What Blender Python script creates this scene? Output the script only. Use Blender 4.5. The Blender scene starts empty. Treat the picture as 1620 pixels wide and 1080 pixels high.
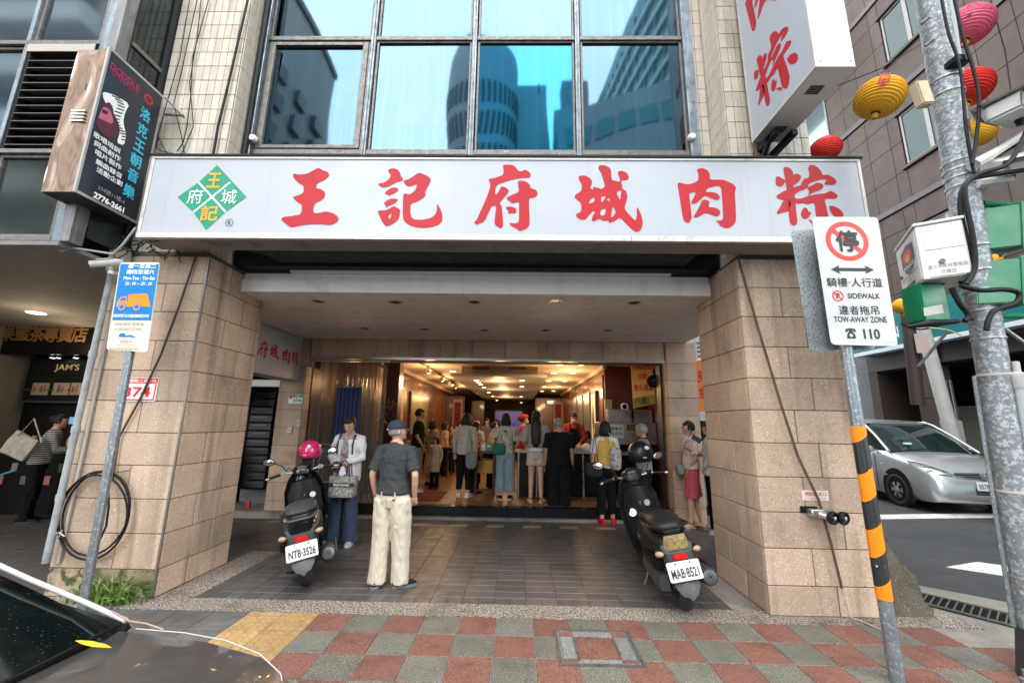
import bpy, bmesh, math, random
from math import radians, sin, cos, pi
from mathutils import Vector, Matrix, noise
from mathutils.geometry import tessellate_polygon
SC = bpy.context.scene
COL = SC.collection
V = Vector
random.seed(7)
# ---------------------------------------------------------------- camera, light, exposure
FPX, CYAW, CPIT, CROL, CH = 646.1114, -0.0174, 0.1967, 0.0152, 1.6
def cam_axes():
    cy, sy, cp, sp = cos(CYAW), sin(CYAW), cos(CPIT), sin(CPIT)
    f = V((sy*cp, cy*cp, sp)); r = V((cy, -sy, 0)); u = r.cross(f)
    c, s = cos(CROL), sin(CROL)
    return c*r + s*u, -s*r + c*u, f
CR, CU, CF = cam_axes()
cd = bpy.data.cameras.new('camera'); cam = bpy.data.objects.new('camera', cd); COL.objects.link(cam)
cd.sensor_fit = 'HORIZONTAL'; cd.sensor_width = 36; cd.lens = FPX/1620*36; cd.clip_start = .05; cd.clip_end = 2000
m = Matrix((CR, CU, -CF)).transposed().to_4x4(); m.translation = (0, 0, CH); cam.matrix_world = m
SC.camera = cam
world = bpy.data.worlds.new('World'); SC.world = world; world.use_nodes = True
wn = world.node_tree; wn.nodes.clear()
sky = wn.nodes.new('ShaderNodeTexSky'); sky.sky_type = 'NISHITA'; sky.sun_disc = False
sky.sun_elevation = radians(34); sky.sun_rotation = radians(165); sky.air_density = 1.0; sky.dust_density = 1.0; sky.ozone_density = 1.0
hs = wn.nodes.new('ShaderNodeHueSaturation'); hs.inputs['Saturation'].default_value = .42
mixc = wn.nodes.new('ShaderNodeMix'); mixc.data_type = 'RGBA'; mixc.inputs[0].default_value = .93
mixc.inputs[7].default_value = (11.5, 12.0, 12.6, 1)
bg = wn.nodes.new('ShaderNodeBackground'); bg.inputs['Strength'].default_value = .105
wo = wn.nodes.new('ShaderNodeOutputWorld')
wn.links.new(sky.outputs[0], hs.inputs['Color']); wn.links.new(hs.outputs[0], mixc.inputs[6])
wn.links.new(mixc.outputs[2], bg.inputs['Color']); wn.links.new(bg.outputs[0], wo.inputs['Surface'])
sl = bpy.data.lights.new('sun', 'SUN'); sl.energy = 1.5; sl.angle = radians(80); sl.color = (1, .96, .9)
so = bpy.data.objects.new('sun', sl); COL.objects.link(so)
so.rotation_euler = V((-.22, .85, -.60)).to_track_quat('-Z', 'Y').to_euler()
SC.view_settings.view_transform = 'Standard'; SC.view_settings.look = 'None'
SC.view_settings.exposure = 2.02; SC.view_settings.gamma = 1
SC.render.engine = 'CYCLES'
SC.cycles.use_denoising = True; SC.cycles.max_bounces = 8; SC.cycles.transparent_max_bounces = 12
SC.cycles.sample_clamp_indirect = 6; SC.cycles.caustics_reflective = False; SC.cycles.caustics_refractive = False

def un(px, py, ax, val):
    d = CF*FPX + CR*(px-810) + CU*(540-py)
    o = V((0, 0, CH)); i = 'xyz'.index(ax)
    return o + d*((val-o[i])/d[i])
# ---------------------------------------------------------------- materials
def M(name, col, rough=.55, metal=0, col2=None, scale=6, amt=.5, speck=None, dirt=None, streak=None,
      rnd=0, bump=0, bscale=90, rvar=0, coord='P', coat=0, alpha=None, emit=None, estr=1, trans=0, spec=None, stretch=None):
    mt = bpy.data.materials.new(name); mt.use_nodes = True
    nt = mt.node_tree; N = nt.nodes; L = nt.links
    b = N['Principled BSDF']
    if coord == 'P': co = N.new('ShaderNodeNewGeometry').outputs['Position']
    else: co = N.new('ShaderNodeTexCoord').outputs['Object']
    def nz(sc, det=5, st=None, r=.55):
        n = N.new('ShaderNodeTexNoise'); n.inputs['Scale'].default_value = sc; n.inputs['Detail'].default_value = det
        n.inputs['Roughness'].default_value = r
        if st:
            mp = N.new('ShaderNodeMapping'); mp.inputs['Scale'].default_value = st
            L.new(co, mp.inputs['Vector']); L.new(mp.outputs[0], n.inputs['Vector'])
        else: L.new(co, n.inputs['Vector'])
        return n.outputs['Fac']
    def rng(x, lo, hi, a=0, c=1):
        r = N.new('ShaderNodeMapRange'); r.inputs[1].default_value = lo; r.inputs[2].default_value = hi
        r.inputs[3].default_value = a; r.inputs[4].default_value = c; L.new(x, r.inputs[0]); return r.outputs[0]
    def mix(f, A, B, mode='MIX'):
        x = N.new('ShaderNodeMix'); x.data_type = 'RGBA'; x.blend_type = mode
        for i, q in ((0, f), (6, A), (7, B)):
            if isinstance(q, (int, float)): x.inputs[i].default_value = q
            elif isinstance(q, tuple): x.inputs[i].default_value = (*q[:3], 1)
            else: L.new(q, x.inputs[i])
        return x.outputs[2]
    c = tuple(col)
    c2 = col2 or tuple(x*.8 for x in col)
    c = mix(rng(nz(scale, 6, stretch), .5-.25, .5+.25, 0, amt*2 if amt < .5 else 1), c, c2)
    if speck:
        for (sc_, scale_, lo, hi) in speck: c = mix(rng(nz(scale_, 2, None, .7), lo, hi), c, sc_)
    if streak:
        (sc_, a_, lo, hi, st) = streak; c = mix(rng(nz(1, 5, st), lo, hi, 0, a_), c, sc_)
    if dirt:
        (sc_, scale_, lo, hi, a_) = dirt; c = mix(rng(nz(scale_, 8, None, .65), lo, hi, 0, a_), c, sc_)
    if rnd:
        oi = N.new('ShaderNodeObjectInfo'); hsn = N.new('ShaderNodeHueSaturation')
        L.new(rng(oi.outputs['Random'], 0, 1, 1-rnd, 1+rnd), hsn.inputs['Value']); L.new(c, hsn.inputs['Color']); c = hsn.outputs[0]
    L.new(c, b.inputs['Base Color'])
    b.inputs['Metallic'].default_value = metal
    if rvar: L.new(rng(nz(scale*1.7, 5), .3, .7, max(.02, rough-rvar), min(1, rough+rvar)), b.inputs['Roughness'])
    else: b.inputs['Roughness'].default_value = rough
    if spec is not None: b.inputs['Specular IOR Level'].default_value = spec
    if coat: b.inputs['Coat Weight'].default_value = coat; b.inputs['Coat Roughness'].default_value = .05
    if trans: b.inputs['Transmission Weight'].default_value = trans
    if alpha is not None: b.inputs['Alpha'].default_value = alpha
    if emit: b.inputs['Emission Color'].default_value = (*emit, 1); b.inputs['Emission Strength'].default_value = estr
    if bump:
        bp = N.new('ShaderNodeBump'); bp.inputs['Strength'].default_value = bump; bp.inputs['Distance'].default_value = .01
        L.new(nz(bscale, 4), bp.inputs['Height']); L.new(bp.outputs[0], b.inputs['Normal'])
    return mt
_mc = {}
def flat(col, rough=.55, metal=0, **k):
    key = (col, rough, metal, tuple(sorted(k.items())))
    if max(col) < .035 and not metal and not k: col = tuple(x*.35 for x in col); k = {'spec': .22}
    elif not metal and 'spec' not in k and rough >= .3: k = dict(k, spec=.3)
    if key not in _mc: _mc[key] = M('plain_%d' % len(_mc), col, rough, metal, amt=.12, **k)
    return _mc[key]
# ---------------------------------------------------------------- mesh builder
class G:
    def __init__(s): s.v = []; s.f = []; s.m = []; s.mi = 0
    def add(s, vs, fs):
        n = len(s.v); s.v += [tuple(p) for p in vs]; s.f += [tuple(i+n for i in f) for f in fs]; s.m += [s.mi]*len(fs); return s
    def box(s, x0, x1, y0, y1, z0, z1):
        return s.add([(x, y, z) for z in (z0, z1) for y in (y0, y1) for x in (x0, x1)],
            [(0, 2, 3, 1), (4, 5, 7, 6), (0, 1, 5, 4), (2, 6, 7, 3), (0, 4, 6, 2), (1, 3, 7, 5)])
    def bx(s, c, d, R=None):
        vs = [V((x*d[0]/2, y*d[1]/2, z*d[2]/2)) for z in (-1, 1) for y in (-1, 1) for x in (-1, 1)]
        vs = [(R @ p if R else p) + V(c) for p in vs]
        return s.add(vs, [(0, 2, 3, 1), (4, 5, 7, 6), (0, 1, 5, 4), (2, 6, 7, 3), (0, 4, 6, 2), (1, 3, 7, 5)])
    def poly(s, pts): return s.add(pts, [tuple(range(len(pts)))])
    def prism(s, pts, d):
        n = len(pts); d = V(d); a = [V(p) for p in pts]
        return s.add(a + [p+d for p in a], [tuple(range(n))[::-1], tuple(range(n, 2*n))] + [(i, (i+1) % n, (i+1) % n+n, i+n) for i in range(n)])
    def loft(s, rings, caps=True, closed=False):
        n = len(rings[0]); vs = [p for r in rings for p in r]; fs = []
        K = len(rings) if closed else len(rings)-1
        for k in range(K):
            a = k*n; b = ((k+1) % len(rings))*n
            fs += [(a+i, a+(i+1) % n, b+(i+1) % n, b+i) for i in range(n)]
        if caps and not closed: fs += [tuple(range(n))[::-1], tuple(range(len(vs)-n, len(vs)))]
        return s.add(vs, fs)
    def tube(s, pts, r, n=10, caps=True, closed=False, flatz=1):
        pts = [V(p) for p in pts]; K = len(pts); rr = r if isinstance(r, (list, tuple)) else [r]*K
        rings = []; up = None
        for i, p in enumerate(pts):
            if closed: t = pts[(i+1) % K]-pts[i-1]
            else: t = pts[min(i+1, K-1)]-pts[max(i-1, 0)]
            t.normalize()
            if up is None: up = V((0, 0, 1)) if abs(t.z) < .9 else V((1, 0, 0))
            a = t.cross(up).normalized(); up = a.cross(t).normalized()
            rings.append([p + (a*cos(2*pi*j/n) + up*sin(2*pi*j/n)*flatz)*rr[i] for j in range(n)])
        return s.loft(rings, caps, closed)
    def cyl(s, p0, p1, r0, r1=None, n=16, caps=True): return s.tube([p0, p1], [r0, r0 if r1 is None else r1], n, caps)
    def ell(s, c, r, R=None, nu=16, nv=10, fn=None):
        vs = []; fs = []
        for i in range(nv+1):
            th = pi*i/nv
            for j in range(nu):
                ph = 2*pi*j/nu; p = V((sin(th)*cos(ph), sin(th)*sin(ph), cos(th)))
                if fn: p = fn(p)
                p = V((p.x*r[0], p.y*r[1], p.z*r[2]))
                vs.append((R @ p if R else p)+V(c))
        for i in range(nv):
            for j in range(nu):
                a = i*nu+j; b = i*nu+(j+1) % nu
                fs.append((a, a+nu, b+nu, b))
        return s.add(vs, fs)
    def lathe(s, prof, c=(0, 0, 0), ax=(0, 0, 1), n=20, caps=True):
        ax = V(ax).normalized(); q = ax.to_track_quat('Z', 'Y').to_matrix(); c = V(c)
        return s.loft([[c + q @ V((r*cos(2*pi*j/n), r*sin(2*pi*j/n), z)) for j in range(n)] for r, z in prof], caps)
    def fill(s, pts, holes=()):
        L = [[V(p) for p in pts]] + [[V(p) for p in h] for h in holes]
        t = tessellate_polygon(L); allp = [p for l in L for p in l]
        return s.add(allp, [tuple(x) for x in t])
W = {}
def mesh_of(g, smooth=None, bevel=0, mats=(), weld=False):
    me = bpy.data.meshes.new('m'); me.from_pydata(g.v, [], g.f); me.update()
    for mt in mats: me.materials.append(mt)
    if len(mats) > 1: me.polygons.foreach_set('material_index', g.m)
    bm = bmesh.new(); bm.from_mesh(me)
    if weld: bmesh.ops.remove_doubles(bm, verts=bm.verts, dist=1e-5)
    bmesh.ops.recalc_face_normals(bm, faces=bm.faces)
    if bevel:
        es = [e for e in bm.edges if len(e.link_faces) == 2 and e.calc_face_angle(0) > .6]
        bmesh.ops.bevel(bm, geom=es, offset=bevel, segments=2 if bevel > .006 else 1, affect='EDGES', clamp_overlap=True)
    bm.to_mesh(me); bm.free()
    if smooth is not None:
        me.polygons.foreach_set('use_smooth', [True]*len(me.polygons))
        if smooth: me.set_sharp_from_angle(angle=radians(smooth))
    return me
def link(name, data, parent=None, mw=None):
    o = bpy.data.objects.new(name, data); COL.objects.link(o)
    W[o] = mw or Matrix()
    if mw: o.matrix_world = mw
    if parent:
        o.parent = parent; o.matrix_parent_inverse = W[parent].inverted()
    return o
def tag(o, label=None, cat=None, group=None, kind=None):
    if label: o['label'] = label
    if cat: o['category'] = cat
    if group: o['group'] = group
    if kind: o['kind'] = kind
    return o
def thing(name, label, cat, loc=(0, 0, 0), group=None):
    return tag(link(name, None, None, Matrix.Translation(loc)), label, cat, group)
def obj(name, g, mat, parent=None, smooth=None, bevel=0, **k):
    mats = mat if isinstance(mat, (list, tuple)) else (mat,)
    o = link(name, mesh_of(g, smooth, bevel, mats, k.pop('weld', False)), parent)
    return tag(o, **k)
def place(root, loc, rot=(0, 0, 0), sc=1):
    root.matrix_world = Matrix.Translation(loc) @ Matrix.Rotation(rot[2], 4, 'Z') @ Matrix.Rotation(rot[1], 4, 'Y') @ Matrix.Rotation(rot[0], 4, 'X') @ Matrix.Scale(sc, 4)
    return root
def dup(root, mw, label=None):
    r = root.copy(); COL.objects.link(r); r.matrix_world = mw
    if label: r['label'] = label
    for ch in root.children:
        c = ch.copy(); COL.objects.link(c); c.parent = r
        for gch in ch.children:
            d = gch.copy(); COL.objects.link(d); d.parent = c
    return r
# ---------------------------------------------------------------- modifiers are evaluated in a small side scene
_TS = bpy.data.scenes.new('workbench')
def baked(o):
    _TS.collection.objects.link(o); vl = _TS.view_layers[0]; vl.update(); dg = vl.depsgraph
    r = bpy.data.meshes.new_from_object(o.evaluated_get(dg)); _TS.collection.objects.unlink(o); return r
# ---------------------------------------------------------------- text
_tc = {}
def tmesh(s, bold=0.0):
    k = (s, bold)
    if k not in _tc:
        c = bpy.data.curves.new('t', 'FONT'); c.body = s; c.size = 1; c.offset = bold; c.resolution_u = 3; c.fill_mode = 'FRONT'
        o = bpy.data.objects.new('t', c); me = baked(o)
        vs = [v.co.copy() for v in me.vertices]; fs = [tuple(p.vertices) for p in me.polygons]
        bpy.data.objects.remove(o); bpy.data.curves.remove(c); bpy.data.meshes.remove(me)
        x0 = min([v.x for v in vs] or [0]); x1 = max([v.x for v in vs] or [1]); y0 = min([v.y for v in vs] or [0]); y1 = max([v.y for v in vs] or [1])
        _tc[k] = (vs, fs, x0, x1, y0, y1)
    return _tc[k]
def gtext(g, s, c, right, up, w=None, h=None, bold=0.0):
    """letters s centred on c; box w wide and h tall (metres)"""
    cjk = any(ord(q) > 0x2e80 for q in s); off = [(0, 0)]
    if cjk and bold: off = [(bold*.75*cos(a), bold*.75*sin(a)) for a in (.4, 1.45, 2.5, 3.54, 4.6, 5.6)]
    vs, fs, x0, x1, y0, y1 = tmesh(s, 0.0 if cjk else bold)
    sx = w/(x1-x0) if w else None; sy = h/(y1-y0) if h else None
    sx = sx or sy; sy = sy or sx
    c = V(c); right = V(right).normalized(); up = V(up).normalized()
    nn = right.cross(up)
    for k, (ox, oy) in enumerate(off):
        g.add([c + nn*(.00015*k) + right*(v.x+ox-(x0+x1)/2)*sx + up*(v.y+oy-(y0+y1)/2)*sy for v in vs], fs)
    return g
def text(name, s, mat, c, right, up, parent=None, w=None, h=None, bold=0.0):
    return obj(name, gtext(G(), s, c, right, up, w, h, bold), mat, parent)
def smoothp(pts, it=1):
    for _ in range(it):
        q = []
        for i, p in enumerate(pts):
            a = pts[i]; b = pts[(i+1) % len(pts)]
            q += [(a[0]*.8+b[0]*.2, a[1]*.8+b[1]*.2), (a[0]*.2+b[0]*.8, a[1]*.2+b[1]*.8)]
        pts = q
    return pts
# brush glyphs traced on a 750-tall grid : list of (outline, holes)
GL = {
'王': [([(190,155),(208,142),(240,152),(320,145),(380,112),(428,88),(470,115),(505,122),(528,150),(515,175),(475,205),(425,225),(408,240),(404,278),(445,282),(480,305),(490,330),(480,365),(440,395),(398,410),(385,440),(378,500),(425,505),(490,487),(550,500),(595,525),(613,555),(600,585),(560,608),(530,614),(450,606),(350,606),(250,620),(170,636),(120,595),(82,565),(105,538),(190,530),(268,515),(278,430),(235,405),(205,375),(190,355),(230,345),(290,322),(292,255),(250,235),(205,190)],[])],
'記': [([(968,235),(1030,225),(1075,190),(1090,160),(1062,120),(1075,100),(1115,93),(1150,105),(1172,130),(1182,170),(1203,190),(1193,210),(1140,222),(1080,255),(1025,272),(990,260)],[]),
 ([(1032,320),(1070,285),(1115,267),(1150,275),(1162,290),(1140,310),(1120,325),(1085,335),(1075,352),(1068,335),(1045,332)],[]),
 ([(1022,415),(1060,382),(1110,370),(1155,375),(1150,395),(1110,420),(1070,435),(1040,458),(1045,435)],[]),
 ([(968,480),(1040,480),(1080,460),(1115,440),(1150,455),(1178,478),(1170,510),(1162,560),(1110,600),(1050,627),(1020,600),(985,530)],[[(1065,530),(1098,498),(1090,540),(1075,562)]]),
 ([(1200,210),(1270,185),(1350,130),(1385,148),(1420,158),(1460,195),(1440,240),(1420,280),(1405,310),(1408,350),(1340,395),(1275,418),(1268,440),(1268,510),(1285,550),(1310,563),(1380,565),(1450,550),(1490,525),(1512,480),(1512,412),(1545,470),(1563,520),(1560,575),(1530,610),(1470,630),(1400,640),(1320,635),(1250,610),(1205,570),(1197,500),(1200,400),(1205,320),(1260,335),(1310,300),(1335,235),(1265,262),(1225,248)],[])],
'府': [([(320,62),(400,60),(435,78),(465,120),(500,120),(518,105),(555,120),(580,150),(568,182),(500,182),(430,192),(350,215),(280,240),(255,265),(250,345),(285,305),(305,258),(350,268),(380,300),(350,345),(290,410),(312,440),(318,520),(325,600),(318,635),(300,642),(260,620),(245,600),(250,530),(262,435),(220,438),(190,500),(155,578),(85,612),(58,595),(62,578),(78,572),(120,480),(170,370),(200,285),(208,240),(186,190),(240,185),(325,155),(328,110)],[]),
 ([(455,210),(500,205),(550,225),(570,250),(575,275),(620,290),(642,320),(630,350),(600,362),(562,368),(560,450),(568,560),(565,615),(540,645),(500,660),(478,668),(440,640),(405,625),(375,592),(430,598),(468,590),(470,500),(470,395),(435,410),(410,415),(375,390),(350,365),(400,340),(468,312),(465,270)],[]),
 ([(350,445),(400,445),(440,460),(447,485),(435,505),(400,502),(368,510),(375,485),(355,465)],[])],
'城': [([(1015,165),(1070,158),(1115,180),(1138,210),(1135,245),(1118,275),(1145,290),(1152,262),(1190,272),(1225,285),(1258,260),(1240,200),(1225,140),(1195,98),(1200,66),(1262,66),(1310,98),(1315,150),(1318,200),(1350,208),(1395,220),(1392,185),(1370,130),(1400,115),(1450,130),(1472,160),(1475,190),(1440,205),(1425,198),(1400,220),(1418,250),(1412,280),(1450,300),(1463,350),(1455,390),(1432,460),(1480,520),(1535,578),(1548,530),(1548,438),(1590,520),(1604,590),(1595,640),(1570,672),(1535,675),(1490,640),(1440,590),(1395,542),(1350,575),(1295,595),(1290,570),(1240,575),(1205,552),(1148,585),(1130,555),(1165,500),(1150,480),(1105,530),(1080,562),(1040,565),(995,540),(990,515),(1040,488),(1040,410),(980,365),(978,340),(1040,305),(1045,240),(1015,190)],
 [[(1110,420),(1118,385),(1160,352),(1162,395),(1140,408)],[(1222,400),(1222,360),(1235,347),(1268,352),(1230,405)],[(1268,382),(1295,362),(1308,398)],[(1358,315),(1408,290),(1400,340),(1395,388)],[(1212,515),(1222,470),(1268,460),(1255,520),(1225,530)],[(1310,548),(1318,500),(1325,440),(1358,490),(1335,530)]])],
'肉': [([(65,228),(100,225),(150,243),(200,235),(255,210),(262,180),(260,150),(245,110),(258,98),(300,92),(340,110),(368,150),(362,200),(480,197),(530,215),(580,240),(607,270),(592,315),(600,420),(605,540),(600,590),(575,620),(525,645),(480,630),(458,622),(455,605),(415,572),(470,572),(488,550),(480,400),(468,258),(420,255),(370,270),(340,280),(325,312),(400,312),(440,330),(458,355),(450,380),(420,385),(370,365),(318,342),(270,390),(240,415),(200,422),(195,400),(225,350),(235,310),(172,322),(185,400),(195,510),(200,545),(180,590),(160,595),(125,570),(110,500),(85,330)],[]),
 ([(315,380),(345,385),(362,400),(358,425),(355,450),(400,452),(440,465),(460,490),(455,520),(430,535),(390,525),(350,505),(310,505),(280,530),(240,545),(215,545),(225,520),(255,470),(275,430),(290,390)],[])],
'粽': [([(1035,80),(1090,85),(1130,130),(1115,180),(1130,260),(1150,400),(1155,480),(1168,600),(1135,622),(1100,600),(1090,540),(1088,485),(1070,300),(1055,200)],[]),
 ([(968,175),(990,165),(1060,205),(1040,245),(1020,262),(985,255),(968,235)],[]),
 ([(1125,150),(1175,142),(1205,172),(1190,205),(1145,245),(1110,250),(1105,190)],[]),
 ([(968,350),(1010,320),(1080,285),(1160,260),(1240,240),(1235,262),(1190,300),(1135,340),(1130,385),(1080,385),(1030,383),(990,368)],[]),
 ([(1080,380),(1110,400),(1095,485),(1030,500),(990,515),(975,495),(1010,450),(1035,390)],[]),
 ([(1130,365),(1190,375),(1260,350),(1340,330),(1420,325),(1470,298),(1510,320),(1540,345),(1520,372),(1470,370),(1415,375),(1420,400),(1450,530),(1460,600),(1430,660),(1400,665),(1350,620),(1335,520),(1325,405),(1260,425),(1220,410),(1165,420),(1140,400)],[]),
 ([(1262,92),(1280,64),(1320,65),(1370,100),(1392,140),(1395,158),(1440,150),(1490,175),(1527,210),(1510,243),(1450,245),(1405,240),(1440,195),(1380,195),(1300,220),(1262,245),(1265,270),(1225,290),(1190,300),(1190,260),(1215,205),(1230,188),(1268,185),(1278,140)],[]),
 ([(1255,270),(1300,250),(1350,222),(1400,240),(1405,270),(1380,290),(1310,315),(1255,350),(1280,310)],[]),
 ([(1225,448),(1255,460),(1275,500),(1295,485),(1285,520),(1270,545),(1235,562),(1205,540),(1198,500)],[]),
 ([(1455,435),(1500,440),(1560,470),(1590,520),(1580,560),(1540,555),(1490,520),(1465,480)],[]),
 ([(1262,560),(1300,575),(1340,600),(1345,640),(1310,610)],[])],
}
def glyph(g, ch, mapf, normal, box=None):
    """mapf maps (x,y) grid px to 3-D; box=(x0,x1,y0,y1) returned extents"""
    for k, (o, hs) in enumerate(GL[ch]):
        off = V(normal)*(.0006*(k % 4))
        g.fill([mapf(*p)+off for p in smoothp(o)], [[mapf(*p)+off for p in smoothp(h)] for h in hs])
def gext(ch):
    P = [p for o, _ in GL[ch] for p in o]
    return min(p[0] for p in P), max(p[0] for p in P), min(p[1] for p in P), max(p[1] for p in P)
def glyph_box(g, ch, c, right, up, w, h, normal):
    x0, x1, y0, y1 = gext(ch); c = V(c); right = V(right); up = V(up)
    glyph(g, ch, lambda x, y: c + right*((x-(x0+x1)/2)/(x1-x0)*w) - up*((y-(y0+y1)/2)/(y1-y0)*h), normal)
X_, Y_, Z_ = V((1, 0, 0)), V((0, 1, 0)), V((0, 0, 1))
# ---------------------------------------------------------------- shared materials
m_stone = M('granite_block', (.54, .395, .29), .65, col2=(.40, .29, .21), scale=2.2, amt=.6, rnd=.15, spec=.3,
    speck=[((.25, .165, .12), 85, .56, .70), ((.70, .54, .43), 60, .58, .72), ((.16, .11, .08), 38, .66, .74)], streak=((.14, .10, .07), .75, .53, .74, (5, 5, .35)),
    dirt=((.16, .12, .09), 2.2, .58, .78, .6), bump=.35, bscale=160, rvar=.12)
m_stone_low = M('mossy_granite', (.50, .37, .27), .8, col2=(.36, .28, .18), scale=4, amt=.8, speck=[((.2, .15, .11), 85, .56, .72), ((.05, .07, .02), 9, .50, .60)], dirt=((.09, .095, .03), 3.5, .42, .60, .85), bump=.4, bscale=120)
m_mortar = M('dark_mortar', (.10, .075, .06), .9, bump=.3)
m_tile = M('ivory_wall_tile', (.60, .54, .46), .35, col2=(.50, .44, .36), scale=9, rnd=.10, streak=((.18, .14, .11), .55, .52, .75, (12, 12, .8)), dirt=((.2, .15, .11), 5, .62, .8, .6), rvar=.1)
m_grout = M('tile_grout', (.20, .16, .13), .9)
m_steel = M('weathered_steel_frame', (.25, .30, .34), .45, .55, col2=(.15, .17, .19), scale=7, amt=.8, streak=((.45, .5, .55), .6, .5, .7, (20, 20, 2)), dirt=((.10, .08, .06), 14, .55, .7, .7), rvar=.15)
m_darkframe = M('aged_window_frame', (.10, .095, .09), .5, .4, col2=(.22, .20, .18), scale=18, amt=.8, dirt=((.5, .46, .4), 25, .62, .7, .8), rvar=.15)
m_black = M('black_steel', (.010, .010, .012), .5, .1, spec=.25, scale=8, dirt=((.03, .028, .026), 6, .5, .8, .6), rvar=.1)
m_white = M('white_render_paint', (.86, .85, .83), .6, col2=(.82, .80, .78), scale=1.4, streak=((.42, .38, .34), .35, .5, .75, (5, 5, .6)), dirt=((.4, .36, .32), 3, .6, .8, .5), bump=.08)
m_paver = M('dark_arcade_paver', (.092, .084, .083), .42, col2=(.064, .058, .057), scale=5, rnd=.20, speck=[((.2, .18, .17), 220, .62, .75)], dirt=((.055, .048, .045), 2.6, .5, .72, .7), rvar=.10, bump=.06, bscale=140)
m_paver_light = M('sand_paver', (.34, .27, .21), .55, rnd=.1, speck=[((.2, .15, .12), 200, .6, .75)], dirt=((.12, .1, .09), 3, .5, .75, .6))
def asphaltish(name, c, c2, s1): return M(name, c, .6, col2=c2, scale=4, rnd=.10, amt=.6, speck=[(tuple(x*.5 for x in c), 11, .60, .68), (tuple(min(1, x*1.7) for x in s1), 22, .735, .76), (s1, 120, .54, .62), (tuple(x*.35 for x in c), 95, .56, .64)], dirt=(tuple(x*.45 for x in c), 5, .5, .75, .55), rvar=.15, bump=.5, bscale=190)
m_red = asphaltish('red_rubber_paver', (.190, .070, .048), (.130, .052, .038), (.34, .20, .15))
m_grey = asphaltish('olive_grey_paver', (.140, .130, .105), (.098, .092, .074), (.31, .29, .24))
m_yellow = M('yellow_tactile_paver', (.44, .275, .115), .6, col2=(.34, .215, .09), scale=6, rnd=.10, dirt=((.16, .11, .06), 9, .47, .68, .65), bump=.2)
m_terr = M('washed_pebble_band', (.16, .13, .11), .6, col2=(.10, .085, .075), scale=3, amt=.7, speck=[((.5, .44, .37), 62, .50, .56), ((.03, .025, .02), 55, .56, .60), ((.42, .3, .2), 45, .60, .64)], dirt=((.05, .045, .04), 2.5, .52, .7, .7), rvar=.2, bump=1, bscale=90)
m_asph = M('asphalt', (.052, .052, .055), .55, col2=(.036, .036, .038), scale=1.2, amt=.7, speck=[((.13, .13, .13), 180, .62, .7)], dirt=((.022, .022, .024), .8, .5, .7, .7), rvar=.2, bump=.5, bscale=130)
m_conc = M('worn_concrete', (.26, .235, .205), .8, col2=(.17, .15, .13), scale=4, amt=.8, speck=[((.38, .35, .31), 120, .6, .7)], dirt=((.07, .06, .05), 3, .5, .7, .7), bump=.6, bscale=60)
m_paint = M('road_paint', (.72, .71, .67), .6, dirt=((.2, .2, .19), 6, .55, .7, .6), speck=[((.35, .35, .33), 60, .66, .72)], bump=.3)
m_glassb = None
# ---------------------------------------------------------------- ground
tag(obj('front_road', G().box(-60, 60, -75, 1.55, -.35, -.12), m_asph), kind='structure')
tag(obj('side_street', G().box(3.95, 11.2, 1.55, 60, -.3, -.02), m_asph), kind='structure')
tag(obj('ground', G().box(-60, 60, -75, 90, -.6, -.36), m_conc), kind='structure')
pav = tag(obj('pavement', G().box(-60, 3.95, 1.7, 4.06, -.3, -.006), m_conc), kind='structure')
kb = G()
for i in range(-20, 4): kb.box(i*1.0+.004, i*1.0+.996, 1.55, 1.70, -.3, 0)
tag(obj('kerb', kb, m_conc, bevel=.01), kind='structure')
tag(obj('arcade_floor', G().box(-60, 3.5, 4.06, 14, -.3, -.006), m_mortar), kind='structure')
tag(obj('far_pavement', G().box(11.2, 30, -2, 60, -.3, .02), m_conc), kind='structure')
# pebble band and kerb stones beside the pillars
obj('pebble_band', G().box(-14, 3.86, 3.818, 4.055, -.05, 0), m_terr, pav)
obj('pebble_band', G().box(-3.27, -2.93, 4.06, 5.4, -.05, .002), m_terr, pav)
obj('pebble_band', G().box(1.93, 2.2, 4.06, 5.6, -.05, .002), m_conc, pav)
# checker pavers
me = {}
def slab_mesh(key, mat, x, y, h=.03, bev=.003):
    if key not in me: me[key] = mesh_of(G().box(.0025, x-.0025, .0025, y-.0025, -h, 0), None, bev, (mat,))
    return me[key]
P0, PY = -1.652, 3.515
rnd = random.Random(3)
for j in range(0, 6):
    for i in range(-2, 18):
        x = P0+.2985*i; y = PY-.2985*j
        if x > 3.6-.25*0 or (j == 0 and x > 3.3): continue
        if i < 0: mt, nm, key = m_yellow, 'tactile_paver', 'ty'
        elif (i+j) % 2 == 0: mt, nm, key = m_red, 'red_paver', 'tr'
        else: mt, nm, key = m_grey, 'grey_paver', 'tg'
        if i in (7, 8) and j == 0 or (i in (7, 8) and j == 1): pass
        if key == 'ty' and 'ty' not in me:
            g = G().box(.0025, .296, .0025, .296, -.03, 0)
            for a in range(5):
                for b in range(5):
                    g.lathe([(.022, -.001), (.021, .004), (.014, .007)], (.035+a*.057, .035+b*.057, 0), n=10)
            me['ty'] = mesh_of(g, 30, 0, (m_yellow,))
        o = link(nm, slab_mesh(key, mt, .2985, .2985), pav)
        o.location = (x, y, rnd.uniform(-.0015, .001)); o.rotation_euler = (rnd.uniform(-.003, .003), rnd.uniform(-.003, .003), 0)
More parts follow.
